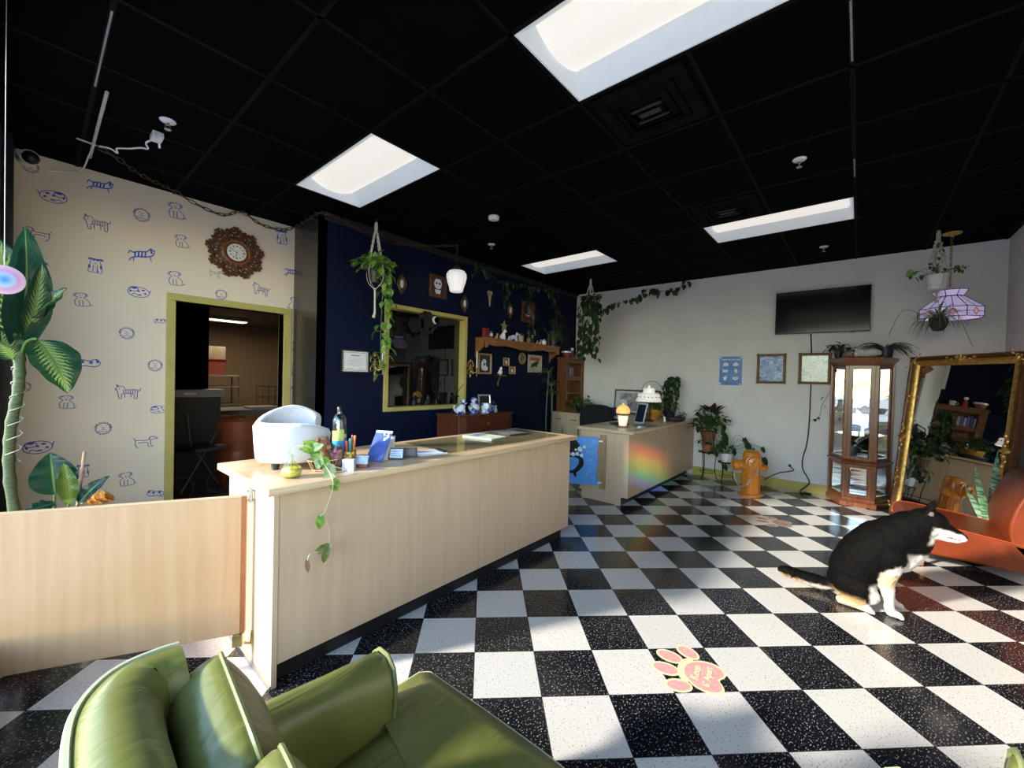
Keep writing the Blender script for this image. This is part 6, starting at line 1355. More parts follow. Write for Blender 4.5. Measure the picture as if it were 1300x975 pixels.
# paw stickers ----------------------------------------------------------------
def paw(label, loc, rz, s, pad, rim, txt):
    t = T('paw_sticker', label, 'floor sticker', (loc[0], loc[1], .0005), rz, 'paw shaped floor stickers')
    heart = [(x * .92, y * .9 - .01) for x, y in [(-.075, .055), (-.10, .02), (-.11, -.03), (-.095, -.075), (-.06, -.095), (-.025, -.085), (0, -.07), (.025, -.085), (.06, -.095), (.095, -.075), (.11, -.03), (.10, .02), (.075, .055), (.04, .08), (0, .088), (-.04, .08)]]
    heart = [(p.x, p.y) for p in bez([(x, y, 0) for x, y in heart + heart[:1]], 3)][:-1]
    toes = [(-.135, .075, .032, .050, .5), (-.052, .148, .034, .054, .12), (.052, .148, .034, .054, -.12), (.135, .075, .032, .050, -.5)]
    b = MB(); S = Matrix.Diagonal((s, s, 1, 1))
    b.poly([(x * 1.13, y * 1.13) for x, y in heart], S); 
    for k, (x, y, a, c, r) in enumerate(toes): b.poly(ell(x, y, a + .012, c + .012, 24, rot=r), S @ TM(0, 0, .00012 * (k + 1)))
    b.poly([(-.07, .02), (-.10, .06), (-.05, .10), (.05, .10), (.10, .06), (.07, .02)], S @ TM(0, 0, .0001)); b.build('border', rim, t, smooth=False)
    b = MB(); b.poly(heart, S @ TM(0, 0, .0009))
    for k, (x, y, a, c, r) in enumerate(toes): b.poly(ell(x, y, a, c, 24, rot=r), S @ TM(0, 0, .0009 + .00012 * k))
    b.build('pads', pad, t, smooth=False)
    if txt:
        text_mesh('Keep', .052 * s, TM(0, .018 * s, .0022), rim, 'lettering', t, .0002, bold=True); text_mesh("6' Apart", .046 * s, TM(0, -.034 * s, .0022), rim, 'lettering', t, .0002, bold=True)
    return t
pink = mat('sticker_pink', (.72, .36, .36), .45, var=.15, scale=60); cream = mat('sticker_cream', (.80, .74, .45), .45, var=.05)
paw('pink and cream paw shaped floor sticker in the foreground', (2.113, .551), rad(9), 1.02, pink, cream, True)
paw('worn brown paw floor sticker farther back near the curio cabinet', (4.98, .585), rad(9), 1.0, mat('sticker_worn', (.25, .17, .14), .5, var=.5, scale=40), mat('sticker_worn_rim', (.42, .36, .30), .5, var=.3, scale=40), False)
# ================================================================== ON THE RECEPTION COUNTER
ZT = .9205
t = T('sanitizer_bottle', 'clear pump bottle of blue liquid with a green and blue label behind the pens', 'bottle', (1.115, 2.20, ZT))
b = MB(); b.lathe([(0, 0), (.034, 0), (.036, .006), (.036, .235), (.030, .258), (.014, .272), (.0125, .285), (0, .285)], 28); b.build('bottle', glassy('pet_plastic', refl=.12, tint=(.86, .92, .97)), t)
b = MB(); b.lathe([(0, .004), (.033, .004), (.033, .14), (0, .14)], 24); b.build('liquid', mat('blue_liquid', (.10, .42, .75), .2), t)
b = MB(); b.lathe([(.0365, .03), (.0367, .03), (.0367, .125), (.0365, .125)], 28, 0, caps=False); b.build('lower_label', mat('blue_label', (.05, .40, .80), .4, var=.3, scale=25), t)
b = MB(); b.lathe([(.0365, .125), (.0367, .125), (.0367, .18), (.0365, .18)], 28, 0, caps=False); b.build('upper_label', mat('lime_label', (.55, .68, .20), .4, var=.35, scale=25), t)
b = MB()
for k in range(7): a0 = rad(-75 + k * 9); b.quad(*[(.0372 * math.cos(a), .0372 * math.sin(a), z) for a, z in ((a0, .16), (a0 + .16, .16), (a0 + .16, .21), (a0, .21))])
b.build('black_label', ink_black, t, smooth=False)
b = MB(); b.lathe([(.014, .283), (.014, .308), (.011, .312), (0, .312)], 16); b.build('cap', black_plastic, t)
# basket of treats with a teddy
t = T('wire_basket', 'gold wire basket on the counter holding a teddy bear, behind the flask', 'basket', (.985, 2.09, ZT))
b = MB()
for z, r in ((.006, .062), (.055, .085)): b.tube([(r * math.cos(2 * PI * k / 28), r * .75 * math.sin(2 * PI * k / 28), z) for k in range(28)], .0028, 5, 0, False, True)
for k in range(22): a = 2 * PI * k / 22; b.tube([(.062 * math.cos(a), .0465 * math.sin(a), .006), (.085 * math.cos(a), .064 * math.sin(a), .055)], .0018, 4)
b.tube(bez([(.0, -.07, .03), (.06, -.10, .002), (.0, -.125, .004), (-.05, -.10, .002), (.0, -.07, .03)], 6), .0028, 5); b.build('wires', mat('pale_gold_wire', (.70, .58, .32), .3, metal=.8), t)
def teddy(loc):
    t = T('teddy_bear', 'small brown teddy bear seated in the gold wire basket', 'soft toy', loc, rad(-60)); fur = mat('teddy_fur', (.36, .17, .07), .95, var=.35, scale=90, bump=.8)
    b = MB(); b.sphere((0, 0, .05), (.04, .036, .045), 16); b.build('body', fur, t)
    b = MB(); b.sphere((0, 0, .118), (.04, .036, .036), 18); b.build('head', fur, t)
    b = MB(); b.sphere((.03, 0, .11), (.017, .018, .014), 10); b.build('muzzle', mat('teddy_muzzle', (.50, .30, .16), .9), t); b = MB(); b.sphere((.047, 0, .114), .005, 8); b.build('nose', black_plastic, t)
    for sy in (-1, 1):
        b = MB(); b.sphere((-.004, sy * .033, .146), (.008, .014, .014), 10); b.build('ear', fur, t); b = MB(); b.sphere((.033, sy * .014, .128), .0035, 8); b.build('eye', black_plastic, t); b = MB(); b.sphere((.02, sy * .042, .06), (.03, .013, .014), 10); b.build('arm', fur, t); b = MB(); b.sphere((.045, sy * .026, .022), (.03, .016, .016), 10); b.build('leg', fur, t)
teddy((.975, 2.092, ZT + .008))
b = MB(); rn = random.Random(81)
t = T('tinsel_pouch', 'crumpled pink and silver pouch beside the teddy bear in the basket', 'pouch', (1.035, 2.075, ZT + .01)); superbox(b, (0, 0, .05), (.035, .028, .05), .7, .6, 20, 0, None, .5, 40); b.build('pouch', mat('pink_foil', (.30, .15, .18), .3, metal=.4, var=.6, scale=40), t); b = MB(); b.tube([(.03 * math.cos(2 * PI * k / 12) * .5, .03 * math.sin(2 * PI * k / 12) * .4, .085) for k in range(12)], .003, 5, 0, False, True); b.build('tie', white_ceramic, t)
# pen cup and pens
PC = (1.105, 2.065, ZT)
t = T('pen_cup', 'spotted gold pen cup full of coloured markers on the counter', 'cup', PC); b = MB(); b.lathe([(0, 0), (.030, 0), (.032, .004), (.034, .085), (.0315, .085), (.029, .006), (0, .006)], 24); m, nt, p = base('spotted_gold'); p.inputs['Roughness'].default_value = .3; tc = nd(nt, 'ShaderNodeTexCoord'); vo = nd(nt, 'ShaderNodeTexVoronoi', Scale=60.0); nt.links.new(tc.outputs['Object'], vo.inputs['Vector']); nt.links.new(ramp(nt, vo.outputs[0], [(.38, (.70, .52, .10)), (.5, (.25, .13, .03))]), p.inputs['Base Color']); b.build('cup', m, t)
pens = [('red', (.60, .05, .03), -.018, -.008), ('teal', (.02, .28, .26), -.006, -.016), ('orange', (.75, .22, .04), .017, -.008), ('green', (.03, .35, .12), .006, .014), ('navy', (.02, .04, .18), -.014, .012), ('crimson', (.45, .03, .06), .017, .010)]
for k, (c, col, x, y) in enumerate(pens):
    t = T('marker_pen', '%s capped marker standing in the spotted gold pen cup' % c, 'pen', (PC[0] + x * .6, PC[1] + y * .6, ZT + .008), 0, 'markers in the pen cup')
    top = Vector((x * .8, y * .8, .135 + .012 * (k % 3))); b = MB(); b.tube([(0, 0, 0), top * .62], .0058, 9); b.build('barrel', mat('pen_' + c, col, .35), t); b = MB(); b.tube([top * .62, top * .97, top], [.0066, .0066, .004], 9); b.build('cap', mat('pen_' + c, col, .35), t)
# small signs and cards
def card(b, w, h, M, th=.003, mi=0): b.M = M; b.box(-w / 2, w / 2, 0, h, -th / 2, th / 2, mi); b.M = Matrix()
blue_print = mat('blue_print_paper', (.50, .60, .88), .45, var=.3, scale=30); blue_deep = mat('blue_sleeve', (.05, .10, .40), .35, var=.3, scale=20)
def facing(loc, az, tilt=0): 
    d = Vector((math.cos(az), math.sin(az), 0)); return basis(loc, Vector((-d.y, d.x, 0)), Vector((0, 0, 1)) * math.cos(tilt) - d * math.sin(tilt))
FA = rad(222)
t = T('card_box', 'small white and blue card box at the counter edge, front of the pen cup', 'card holder', (1.06, 1.985, ZT)); b = MB(); b.at((0, 0, 0), FA + PI / 2); b.box(-.030, .030, -.015, .015, 0, .058); b.build('box', blue_print, t, bevel=.002); b = MB(); b.at((0, 0, 0), FA + PI / 2)
for k in range(4): b.box(-.02, .018 - .006 * k, .0152, .0156, .012 + k * .011, .015 + k * .011)
b.build('printed_lines', blue_deep, t)
t = T('card_stack', 'tilted blue business cards in a holder behind the white card box', 'card holder', (1.135, 2.02, ZT)); b = MB(); M = facing((0, 0, .0), FA, rad(28)); card(b, .085, .062, M, .010); b.build('cards', blue_print, t); b = MB(); b.at((0, 0, 0), FA + PI / 2); b.box(-.046, .046, -.012, .02, 0, .016); b.build('base', oak_dark, t, bevel=.002)
t = T('leaflet_holder', 'leaning deep blue leaflet holder, tallest of the paper things on the counter', 'leaflet holder', (1.27, 2.10, ZT)); M = facing((-.005, -.01, .004), rad(205), rad(33)); b = MB(); card(b, .105, .175, M, .006); b.build('leaflets', blue_deep, t); b = MB(); M = facing((.012, .012, .005), rad(205), rad(33)); card(b, .110, .185, M, .004); b.build('back_plate', blue_print, t); b = MB(); b.prism([(0, 0), (.09, 0), (.11, .13), (.05, .10)], .06, basis((.03, .03, 0), (math.cos(rad(25)), math.sin(rad(25)), 0), (0, 0, 1))); b.build('easel', mat('bone_white', (.72, .72, .76), .4), t)
t = T('wolf_figurine', 'small white howling wolf head ornament behind the leaning leaflet holder', 'figurine', (1.335, 2.115, ZT)); b = MB(); b.tube(bez([(0, 0, 0), (.005, 0, .05), (.01, -.005, .09), (.02, -.012, .125)], 5), [.030, .030, .029, .028, .027, .026, .025, .024, .023, .022, .021, .02, .019, .018, .017, .016], 12); b.tube([(.02, -.012, .125), (.038, -.028, .128), (.05, -.038, .124)], [.020, .014, .006], 10); b.build('body', white_ceramic, t); b = MB(); b.tube([(.012, -.002, .14), (.006, -.002, .163)], [.008, .001], 7); b.tube([(.026, -.020, .142), (.026, -.024, .160)], [.007, .001], 7); b.build('ears', white_ceramic, t)
t = T('desk_sign', 'little black framed blue sign standing by the leaflet holder', 'sign', (1.385, 2.055, ZT)); M = facing((0, 0, .003), FA, rad(25)); b = MB(); b.M = M @ TM(0, .034, 0); b.frame(.088, .066, [(0, -.003), (0, .004), (.006, .004), (.006, -.003)]); b.build('frame', black_plastic, t); b = MB(); card(b, .078, .056, M @ TM(0, .005, 0), .003); b.build('face', blue_print, t); b = MB(); b.M = M
for k in range(3): b.box(-.028 + .004 * k, .028 - .006 * k, .018 + k * .013, .021 + k * .013, .0016, .002)
b.build('printed_lines', blue_deep, t)
t = T('card_wallet', 'dark grey card wallet leaning at the right of the little framed sign', 'card holder', (1.485, 2.055, ZT)); M = facing((0, 0, .003), rad(235), rad(40)); b = MB(); card(b, .085, .062, M, .012); b.build('case', mat('grey_case', (.08, .08, .085), .4), t, bevel=.003); b = MB(); card(b, .06, .045, M @ TM(0, .008, .0066), .001); b.build('panel', mat('lighter_grey', (.18, .18, .19), .4), t)
# papers
def sheets(label, loc, rz, w, h, th, m, name='paper_pad', extra=None):
    t = T(name, label, 'papers', (*loc, ZT), rz); b = MB(); b.box(-w / 2, w / 2, -h / 2, h / 2, 0, th); b.build('pages', m, t); return t
t = sheets('blue white form pad lying at the middle of the counter front edge', (1.66, 2.10), rad(-14), .20, .14, .006, mat('blue_white_form', (.62, .70, .88), .5, var=.12, scale=30)); b = MB(); b.box(.075, .10, -.06, .06, .006, .014); b.build('clip', black_plastic, t)
t = sheets('magazine with a pale green cover lying on the glass sheet of the counter', (2.42, 2.34), rad(8), .21, .29, .008, mat('magazine_cover', (.62, .74, .66), .35, var=.15, scale=14), 'magazine'); b = MB(); b.box(-.08, .08, .02, .12, .008, .0088); b.build('cover_picture', mat('grey_blue_picture', (.20, .24, .36), .4, var=.6, scale=30), t)
t = sheets('dark clipboard with a printed sheet at the far right end of the counter', (2.78, 2.40), rad(-6), .24, .31, .005, mat('dark_board', (.05, .055, .06), .35), 'clipboard'); b = MB(); b.box(-.1, .1, -.13, .13, .005, .006); b.build('sheet', mat('grey_sheet', (.16, .17, .18), .5, var=.3, scale=60), t)
t = T('glass_sheet', 'large clear glass sheet lying on the right part of the reception countertop', 'glass sheet', (2.42, 2.25, ZT)); b = MB(); b.box(-.66, .62, -.26, .27, -.0003, .006); 
gp = glassy('table_glass', refl=.10, tint=(.93, .97, .95)); b.build('pane', gp, t, smooth=False)
for o_ in bpy.data.objects:
    if o_.get('label', '').startswith(('magazine with', 'dark clipboard')): o_.location.z = ZT + .0065
# ================================================================== DESK COUNTER AND BACK DESK
ZD = .8605
t = T('mushroom_lamp', 'lit glass table lamp with a domed amber shade at the near end of the desk', 'table lamp', (4.62, 2.16, ZD))
amb = mat('amber_glass', (.85, .55, .2), .4, emit=((1, .55, .12), .7), var=.35, scale=30); wht_g = mat('lit_white_glass', (.9, .85, .75), .4, emit=((1, .85, .62), .6), var=.1)
b = MB(); b.lathe([(0, 0), (.085, 0), (.09, .006), (.06, .014), (.052, .018), (0, .018)], 24); b.build('base', oak_dark, t)
b = MB(); b.lathe([(.044, .018), (.050, .04), (.058, .10), (.062, .135), (.05, .142), (0, .142)], 14); b.build('body', wht_g, t, ang=15)
b = MB(); b.lathe([(.055, .142), (.072, .150), (.074, .156), (.05, .162)], 24); b.build('collar', black_plastic, t)
b = MB(); b.lathe([(.075, .165), (.08, .18), (.078, .21), (.06, .245), (.035, .262), (.012, .268), (.008, .285), (0, .29)], 24, 0, (0, 0, 0), None, True, lambda u, z: 1 + .04 * math.cos(u * 2 * PI * 12)); b.build('shade', amb, t)
t = T('hobnail_lamp', 'white pierced ceramic table lamp with a tiered shade on the desk', 'table lamp', (5.62, 2.25, ZD))
lit = mat('lit_porcelain', (.9, .88, .85), .4, emit=((1, .90, .80), .38), var=.03)
b = MB(); b.lathe([(0, .0), (.07, 0), (.075, .012), (.03, .03), (.022, .07), (.04, .11), (.035, .16), (.016, .20), (.012, .28), (0, .28)], 20); b.build('stem', mat('dark_bronze', (.08, .05, .03), .4, metal=.5), t)
b = MB(); b.lathe([(.165, .275), (.175, .285), (.165, .30), (.155, .33), (.150, .37), (.14, .385), (.085, .395), (.08, .40), (.076, .455), (.07, .465), (.02, .468), (.012, .50), (0, .505)], 36, 0, (0, 0, 0), None, False, lambda u, z: 1 + (.018 * math.cos(u * 2 * PI * 18) if z < .3 else 0)); b.build('shade', lit, t)
b = MB()
for k in range(18): a = 2 * PI * k / 18; c0 = Vector((.1545 * math.cos(a), .1545 * math.sin(a), .342)); b.sphere(c0, (.010, .010, .009), 7)
b.build('pierced_holes', mat('shade_hole', (.25, .2, .15), .6), t)
t = T('photo_frame', 'dark photo frame with white edge standing with its back strut on the desk', 'photo frame', (5.18, 2.20, ZD)); M = facing((0, 0, .004), rad(150), rad(14)); b = MB(); card(b, .19, .27, M @ TM(0, 0, 0), .012); b.build('frame', mat('pale_blue_frame', (.60, .68, .74), .4), t, bevel=.002); b = MB(); card(b, .16, .235, M @ TM(0, .018, .0066), .002); b.build('photo', mat('navy_photo', (.02, .03, .06), .25), t); b = MB(); b.tube([M @ Vector((0, .20, -.006)), (.16, .05, .004)], .006, 6); b.build('strut', mat('tan_strut', (.35, .28, .17), .6), t)
t = T('dog_figurine', 'tiny white dog figurine on the desk beside the mustard pedestal bowl', 'figurine', (5.62, 2.02, ZD)); b = MB(); b.sphere((0, 0, .03), (.022, .018, .03), 12); b.sphere((-.012, 0, .07), (.022, .018, .018), 12); b.sphere((-.032, 0, .064), (.012, .009, .009), 8); b.build('body', white_ceramic, t); b = MB(); b.sphere((-.004, .018, .072), (.007, .005, .016), 8); b.sphere((-.004, -.018, .072), (.007, .005, .016), 8); b.build('ears', mat('navy_spot', (.05, .06, .2), .3), t)
t = T('desk_flowerpot', 'small violet flowering pot at the far right end of the desk', 'potted plant', (6.22, 1.98, ZD)); b = MB(); b.lathe([(0, 0), (.04, 0), (.055, .06), (0, .055)], 16); b.build('pot', mat('purple_pot', (.20, .08, .20), .4), t); b = MB(); rn = random.Random(83); bush(b, (0, 0, .05), 18, .08, .03, .05, 0, 1, 'oval', .7, .7, rn)
for k in range(8): a = k * .8; b.sphere((.04 * math.cos(a), .04 * math.sin(a), .09 + .01 * (k % 3)), (.014, .014, .01), 7, 2)
b.build('foliage', [leaf_dark, stem_green, mat('mauve_flower', (.42, .28, .42), .6)], t)
t = T('shallow_basket', 'low dark basket lying on the desk in front of the violet pot', 'basket', (5.95, 2.02, ZD)); b = MB(); b.lathe([(0, 0), (.12, 0), (.15, .045), (.155, .045), (.155, .052), (.145, .052), (.115, .008), (0, .008)], 24); b.build('basket', mat('dark_wicker', (.03, .025, .02), .8, scale=60, bump=.6), t); b = MB(); b.tube([(.153 * math.cos(2 * PI * k / 30), .153 * math.sin(2 * PI * k / 30), .052) for k in range(30)], .005, 5, 0, False, True); b.build('rim', black_plastic, t)
t = T('dark_tray', 'flat dark round tray on the desk behind the amber lamp', 'tray', (4.86, 2.32, ZD)); b = MB(); b.lathe([(0, 0), (.11, 0), (.13, .015), (.125, .016), (.105, .005), (0, .005)], 28); b.build('tray', black_plastic, t); b = MB(); b.lathe([(0, .005), (.09, .005), (.10, .007), (0, .008)], 24); b.build('mat', mat('grey_mat', (.06, .06, .065), .7), t)
t = T('desk_planner', 'dark open planner lying flat near the front edge of the desk', 'book', (4.98, 2.03, ZD)); b = MB(); b.box(-.16, .16, -.10, .10, 0, .006); b.build('cover', mat('slate_cover', (.05, .06, .08), .3), t); b = MB(); b.box(-.15, -.004, -.092, .092, .006, .012); b.box(.004, .15, -.092, .092, .006, .012); b.build('pages', mat('grey_pages', (.20, .21, .23), .6), t)
t = T('phone_dock', 'small pale tray of clips at the desk front edge beside the amber lamp', 'tray', (4.72, 1.98, ZD)); b = MB(); b.box(-.06, .06, -.03, .03, 0, .012); b.build('tray', mat('pale_plastic', (.55, .58, .65), .3), t, bevel=.003); b = MB(); b.box(-.04, .02, -.012, .012, .012, .022); b.build('clips', white_ceramic, t)
# back desk
ZB = .8605
t = T('landscape_picture', 'framed landscape picture with white mat leaning on the white wall behind the desk lamps', 'picture', (0, 0, 0)); t.matrix_world = basis((XW - .06, 2.86, ZB + .205), (0, -1, 0), (.12, 0, 1)); b = MB(); b.frame(.80, .41, [(0, -.008), (0, .012), (.01, .016), (.022, .012), (.022, -.008)]); b.build('frame', gilt_dark, t); b = MB(); b.box(-.38, .38, -.185, .185, -.008, .002); b.build('mat_board', mat('mat_board', (.62, .63, .66), .6), t); b = MB(); b.box(-.30, .30, -.145, .145, .002, .003); b.build('print', art_mat('landscape', [(.36, (.16, .15, .18)), (.5, (.35, .34, .36)), (.62, (.60, .58, .55))], 9, 6, 4, .6), t)
t = T('desk_chair', 'black swivel desk chair whose rounded back shows behind the front desk', 'office chair', (5.48, 3.02, 0), rad(200)); b = MB(); superbox(b, (.0, 0, .47), (.23, .24, .05), .5, .35, 28); b.build('seat', black_plastic, t)
b = MB(); superbox(b, (-.22, 0, .82), (.05, .26, .22), .6, .55, 32, 0, Matrix.Rotation(rad(-8), 3, 'Y')); b.build('backrest', mat('black_fabric', (.006, .006, .007), .9, bump=.2, scale=80), t); b = MB(); b.tube([(0, 0, .12), (0, 0, .43)], .025, 12); b.tube([(-.1, 0, .43), (-.24, 0, .46), (-.25, 0, .68)], .018, 8); b.build('column', black_metal, t)
for k in range(5): a = 2 * PI * k / 5; b = MB(); b.tube([(0, 0, .11), (.27 * math.cos(a), .27 * math.sin(a), .07)], [.022, .015], 8); lg = b.build('leg', black_plastic, t); b = MB(); b.lathe([(0, -.012), (.028, -.012), (.028, .012), (0, .012)], 16, 0, (.27 * math.cos(a), .27 * math.sin(a), .03), (-math.sin(a), math.cos(a), 0)); b.build('caster', black_plastic, lg)
t = T('blue_box', 'small dark blue box with a pale label beside the black desk chair', 'box', (6.02, 3.02, ZB)); b = MB(); b.box(-.05, .05, -.075, .075, 0, .13); b.build('box', mat('dark_blue_box', (.02, .04, .20), .4), t, bevel=.003); b = MB(); b.box(-.0515, -.0505, -.055, .055, .02, .11); b.build('label', mat('blue_label_pale', (.08, .12, .40), .4, var=.5, scale=40), t)
t = T('white_fan', 'small round white desk fan between the blue box and the landscape picture', 'fan', (6.10, 2.86, ZB)); b = MB(); b.lathe([(0, 0), (.05, 0), (.05, .01), (.012, .02), (.01, .14), (0, .14)], 16); b.build('stand', white_ceramic, t); b = MB(); b.lathe([(0, 0), (.055, .004), (.07, .015), (.07, .025), (.055, .036), (0, .04)], 28, 0, (.01, 0, .20), (-1, -.25, 0)); b.build('head', mat('fan_grey', (.55, .57, .62), .4), t)
t = T('ferns_pot', 'dark bushy fern on the back desk below the bookcase', 'potted plant', (6.10, 3.62, ZB)); b = MB(); b.lathe([(0, 0), (.07, 0), (.09, .10), (0, .09)], 16); b.build('pot', black_plastic, t); b = MB(); rn = random.Random(91); bush(b, (0, 0, .09), 60, .26, .06, .11, 0, 1, 'lance', .4, .7, rn); b.build('foliage', [leaf_dark, stem_green], t)
t = T('terracotta_dish', 'flat tan dish with a small green plant on the back desk edge', 'potted plant', (5.98, 3.36, ZB)); b = MB(); b.lathe([(0, 0), (.10, 0), (.12, .025), (.11, .025), (0, .012)], 24); b.build('dish', mat('tan_dish', (.32, .22, .14), .6), t); b = MB(); rn = random.Random(93); bush(b, (0, 0, .012), 22, .14, .03, .06, 0, 1, 'oval', .7, 1, rn); b.build('foliage', [leafmat('grey_green', (.05, .08, .05), (.10, .14, .09)), stem_green], t)
t = T('corner_rubber_tree', 'tall thin stemmed plant in the dark gap between radio cabinet and back desk', 'potted plant', (5.52, 3.86, 0)); b = MB(); b.lathe([(0, 0), (.11, 0), (.14, .26), (.13, .27), (0, .25)], 20); b.build('pot', mat('dark_green_pot', (.02, .03, .025), .5), t); b = MB()
for k, (dx, dy, h) in enumerate(((-.05, .02, 1.55), (.04, .0, 1.35), (.0, -.04, 1.2))): b.tube(bez([(dx * .3, dy * .3, .25), (dx * 1.5, dy, .7), (dx * .6, dy, h)], 6), .011, 7)
b.build('stems', mat('grey_green_stem', (.10, .13, .07), .6), t); b = MB(); rn = random.Random(95)
for q in ((-.03, .02, 1.5), (.03, 0, 1.3), (.0, -.04, 1.15)): bush(b, q, 12, .16, .07, .12, 0, 1, 'oval', .45, .8, rn)
b.build('foliage', [leaf_dark, stem_green], t)
# on the bookcase
ZK = .86 + .93 + .0255
t = pot('bowl_pot', 'brown pot with a white rim at the left on the bookcase top', 'pot', (6.15, 3.98, ZK), .06, .085, .10, mat('brown_glaze', (.16, .05, .035), .4), .004); b = MB(); b.lathe([(.088, .075), (.091, .075), (.091, .102), (.082, .102)], 24); b.build('rim_band', white_ceramic, t)
t = T('red_figure', 'small red and white figure with a round head on the bookcase top', 'figurine', (6.33, 3.97, ZK)); b = MB(); b.lathe([(0, 0), (.04, 0), (.03, .08), (.015, .12), (0, .125)], 16); b.build('robe', mat('red_glaze', (.28, .03, .03), .4), t); b = MB(); b.sphere((0, 0, .15), (.032, .032, .03), 14); b.build('head', white_ceramic, t)
t = T('white_mug', 'white cup at the right on the bookcase top under the ivy', 'cup', (6.48, 3.95, ZK)); b = MB(); b.lathe([(0, 0), (.035, 0), (.042, .08), (.038, .08), (.032, .006), (0, .006)], 20); b.build('cup', mat('dull_white', (.5, .5, .5), .4), t); b = MB(); b.tube(bez([(-.04, 0, .065), (-.07, 0, .055), (-.065, 0, .025), (-.038, 0, .02)], 5), .005, 6); b.build('handle', mat('dull_white', (.5, .5, .5), .4), t)
# ================================================================== ON THE RADIO CABINET
ZR = .9555
def spotty(name, spot=(.02, .05, .35)):
    m, nt, p = base(name); p.inputs['Roughness'].default_value = .2; p.inputs['Coat Weight'].default_value = .5; tc = nd(nt, 'ShaderNodeTexCoord'); nz = nd(nt, 'ShaderNodeTexNoise', Scale=17.0, Detail=2.0); nt.links.new(tc.outputs['Object'], nz.inputs['Vector']); nt.links.new(ramp(nt, nz.outputs[0], [(.52, (.70, .74, .86)), (.58, spot)]), p.inputs['Base Color']); return m
spot_m = spotty('blue_white_glaze')
t = T('dog_ornament', 'blue and white ceramic sitting dog at the left on the radio cabinet', 'figurine', (3.42, 3.74, ZR), rad(-70)); b = MB(); b.sphere((0, 0, .05), (.055, .045, .055), 16); b.sphere((.03, 0, .09), (.04, .036, .05), 14); b.sphere((.045, 0, .155), (.036, .03, .034), 14); b.sphere((.08, 0, .145), (.02, .016, .015), 10); b.tube([(.05, .022, .07), (.055, .022, .012)], .014, 8); b.tube([(.05, -.022, .07), (.055, -.022, .012)], .014, 8); b.build('body', spot_m, t)
for sy in (-1, 1): b = MB(); b.sphere((.035, sy * .032, .15), (.012, .007, .026), 8); b.build('ear', blue_ceramic, t)
b = MB(); b.tube(bez([(-.05, 0, .03), (-.09, .02, .07), (-.085, .03, .11)], 6), [.014] * 6 + [.011] * 7, 8); b.build('tail', spot_m, t)
t = T('dog_teapot', 'blue and white round dog teapot, second from left on the radio cabinet', 'figurine', (3.66, 3.74, ZR), rad(-70)); b = MB(); b.sphere((0, 0, .075), (.075, .07, .07), 20); b.sphere((.055, 0, .075), (.03, .03, .02), 10); b.build('body', spot_m, t); b = MB(); b.lathe([(.04, 0), (.055, .004), (.05, .03), (.03, .03)], 20); b.build('foot', blue_ceramic, t); b = MB(); b.sphere((.005, 0, .165), (.042, .040, .035), 16); b.build('head', spot_m, t)
for sy in (-1, 1): b = MB(); b.sphere((.0, sy * .036, .19), (.012, .012, .022), 8); b.build('ear', blue_ceramic, t)
t = T('blue_mug', 'square blue and white mug in front of the silver photo frame on the radio cabinet', 'mug', (3.86, 3.72, ZR), rad(-60)); b = MB(); superbox(b, (0, 0, .065), (.055, .055, .065), .12, .3, 28); b.build('mug', spotty('blue_mug_glaze', (.03, .09, .55)), t); b = MB(); b.tube(bez([(.05, .02, .10), (.085, .03, .09), (.085, .03, .04), (.05, .02, .03)], 5), .009, 7); b.build('handle', blue_ceramic, t)
t = T('silver_photo_frame', 'silver framed dark photo leaning back on the radio cabinet', 'photo frame', (3.98, 3.84, ZR)); t.matrix_world = basis((3.98, 3.86, ZR + .115), (.95, -.3, 0), (.05, .16, 1)); b = MB(); b.frame(.19, .235, [(0, -.005), (0, .008), (.012, .012), (.022, .006), (.022, -.005)]); b.build('frame', mat('silver_frame', (.55, .55, .55), .3, metal=.6), t); b = MB(); b.box(-.075, .075, -.097, .097, -.005, .002); b.build('photo', mat('dark_photo', (.015, .016, .018), .3), t)
t = T('small_vase', 'small white bud vase at the right of the silver photo frame', 'vase', (4.07, 3.74, ZR)); b = MB(); b.lathe([(0, 0), (.022, 0), (.03, .03), (.014, .06), (.024, .085), (.018, .085), (0, .07)], 18); b.build('vase', mat('grey_white_glaze', (.5, .52, .56), .3), t); b = MB(); b.lathe([(.0145, .058), (.0165, .058), (.0165, .064), (.0145, .064)], 16); b.build('band', blue_ceramic, t)
t = T('navy_jar', 'dark blue lidded jar at the right end of the radio cabinet', 'jar', (4.16, 3.86, ZR)); b = MB(); b.lathe([(0, 0), (.04, 0), (.055, .05), (.05, .10), (.035, .115), (0, .115)], 20); b.build('jar', mat('navy_glaze', (.01, .02, .06), .25), t); b = MB(); b.lathe([(.038, .115), (.036, .125), (.01, .135), (.012, .145), (0, .15)], 18); b.build('lid', mat('navy_glaze', (.01, .02, .06), .25), t)
t = T('trumpet_horn', 'black flared horn ornament standing at the window behind the ceramic dogs', 'ornament', (3.52, 3.95, ZR)); b = MB(); b.lathe([(.045, 0), (.04, .01), (.012, .03), (.010, .10), (.02, .16), (.055, .215), (.06, .22), (.05, .215), (0, .16)], 24); b.build('horn', black_plastic, t); b = MB(); b.tube(bez([(0, 0, .17), (.06, 0, .28), (.16, .02, .36)], 6), .004, 5); b.build('stalk', black_metal, t)
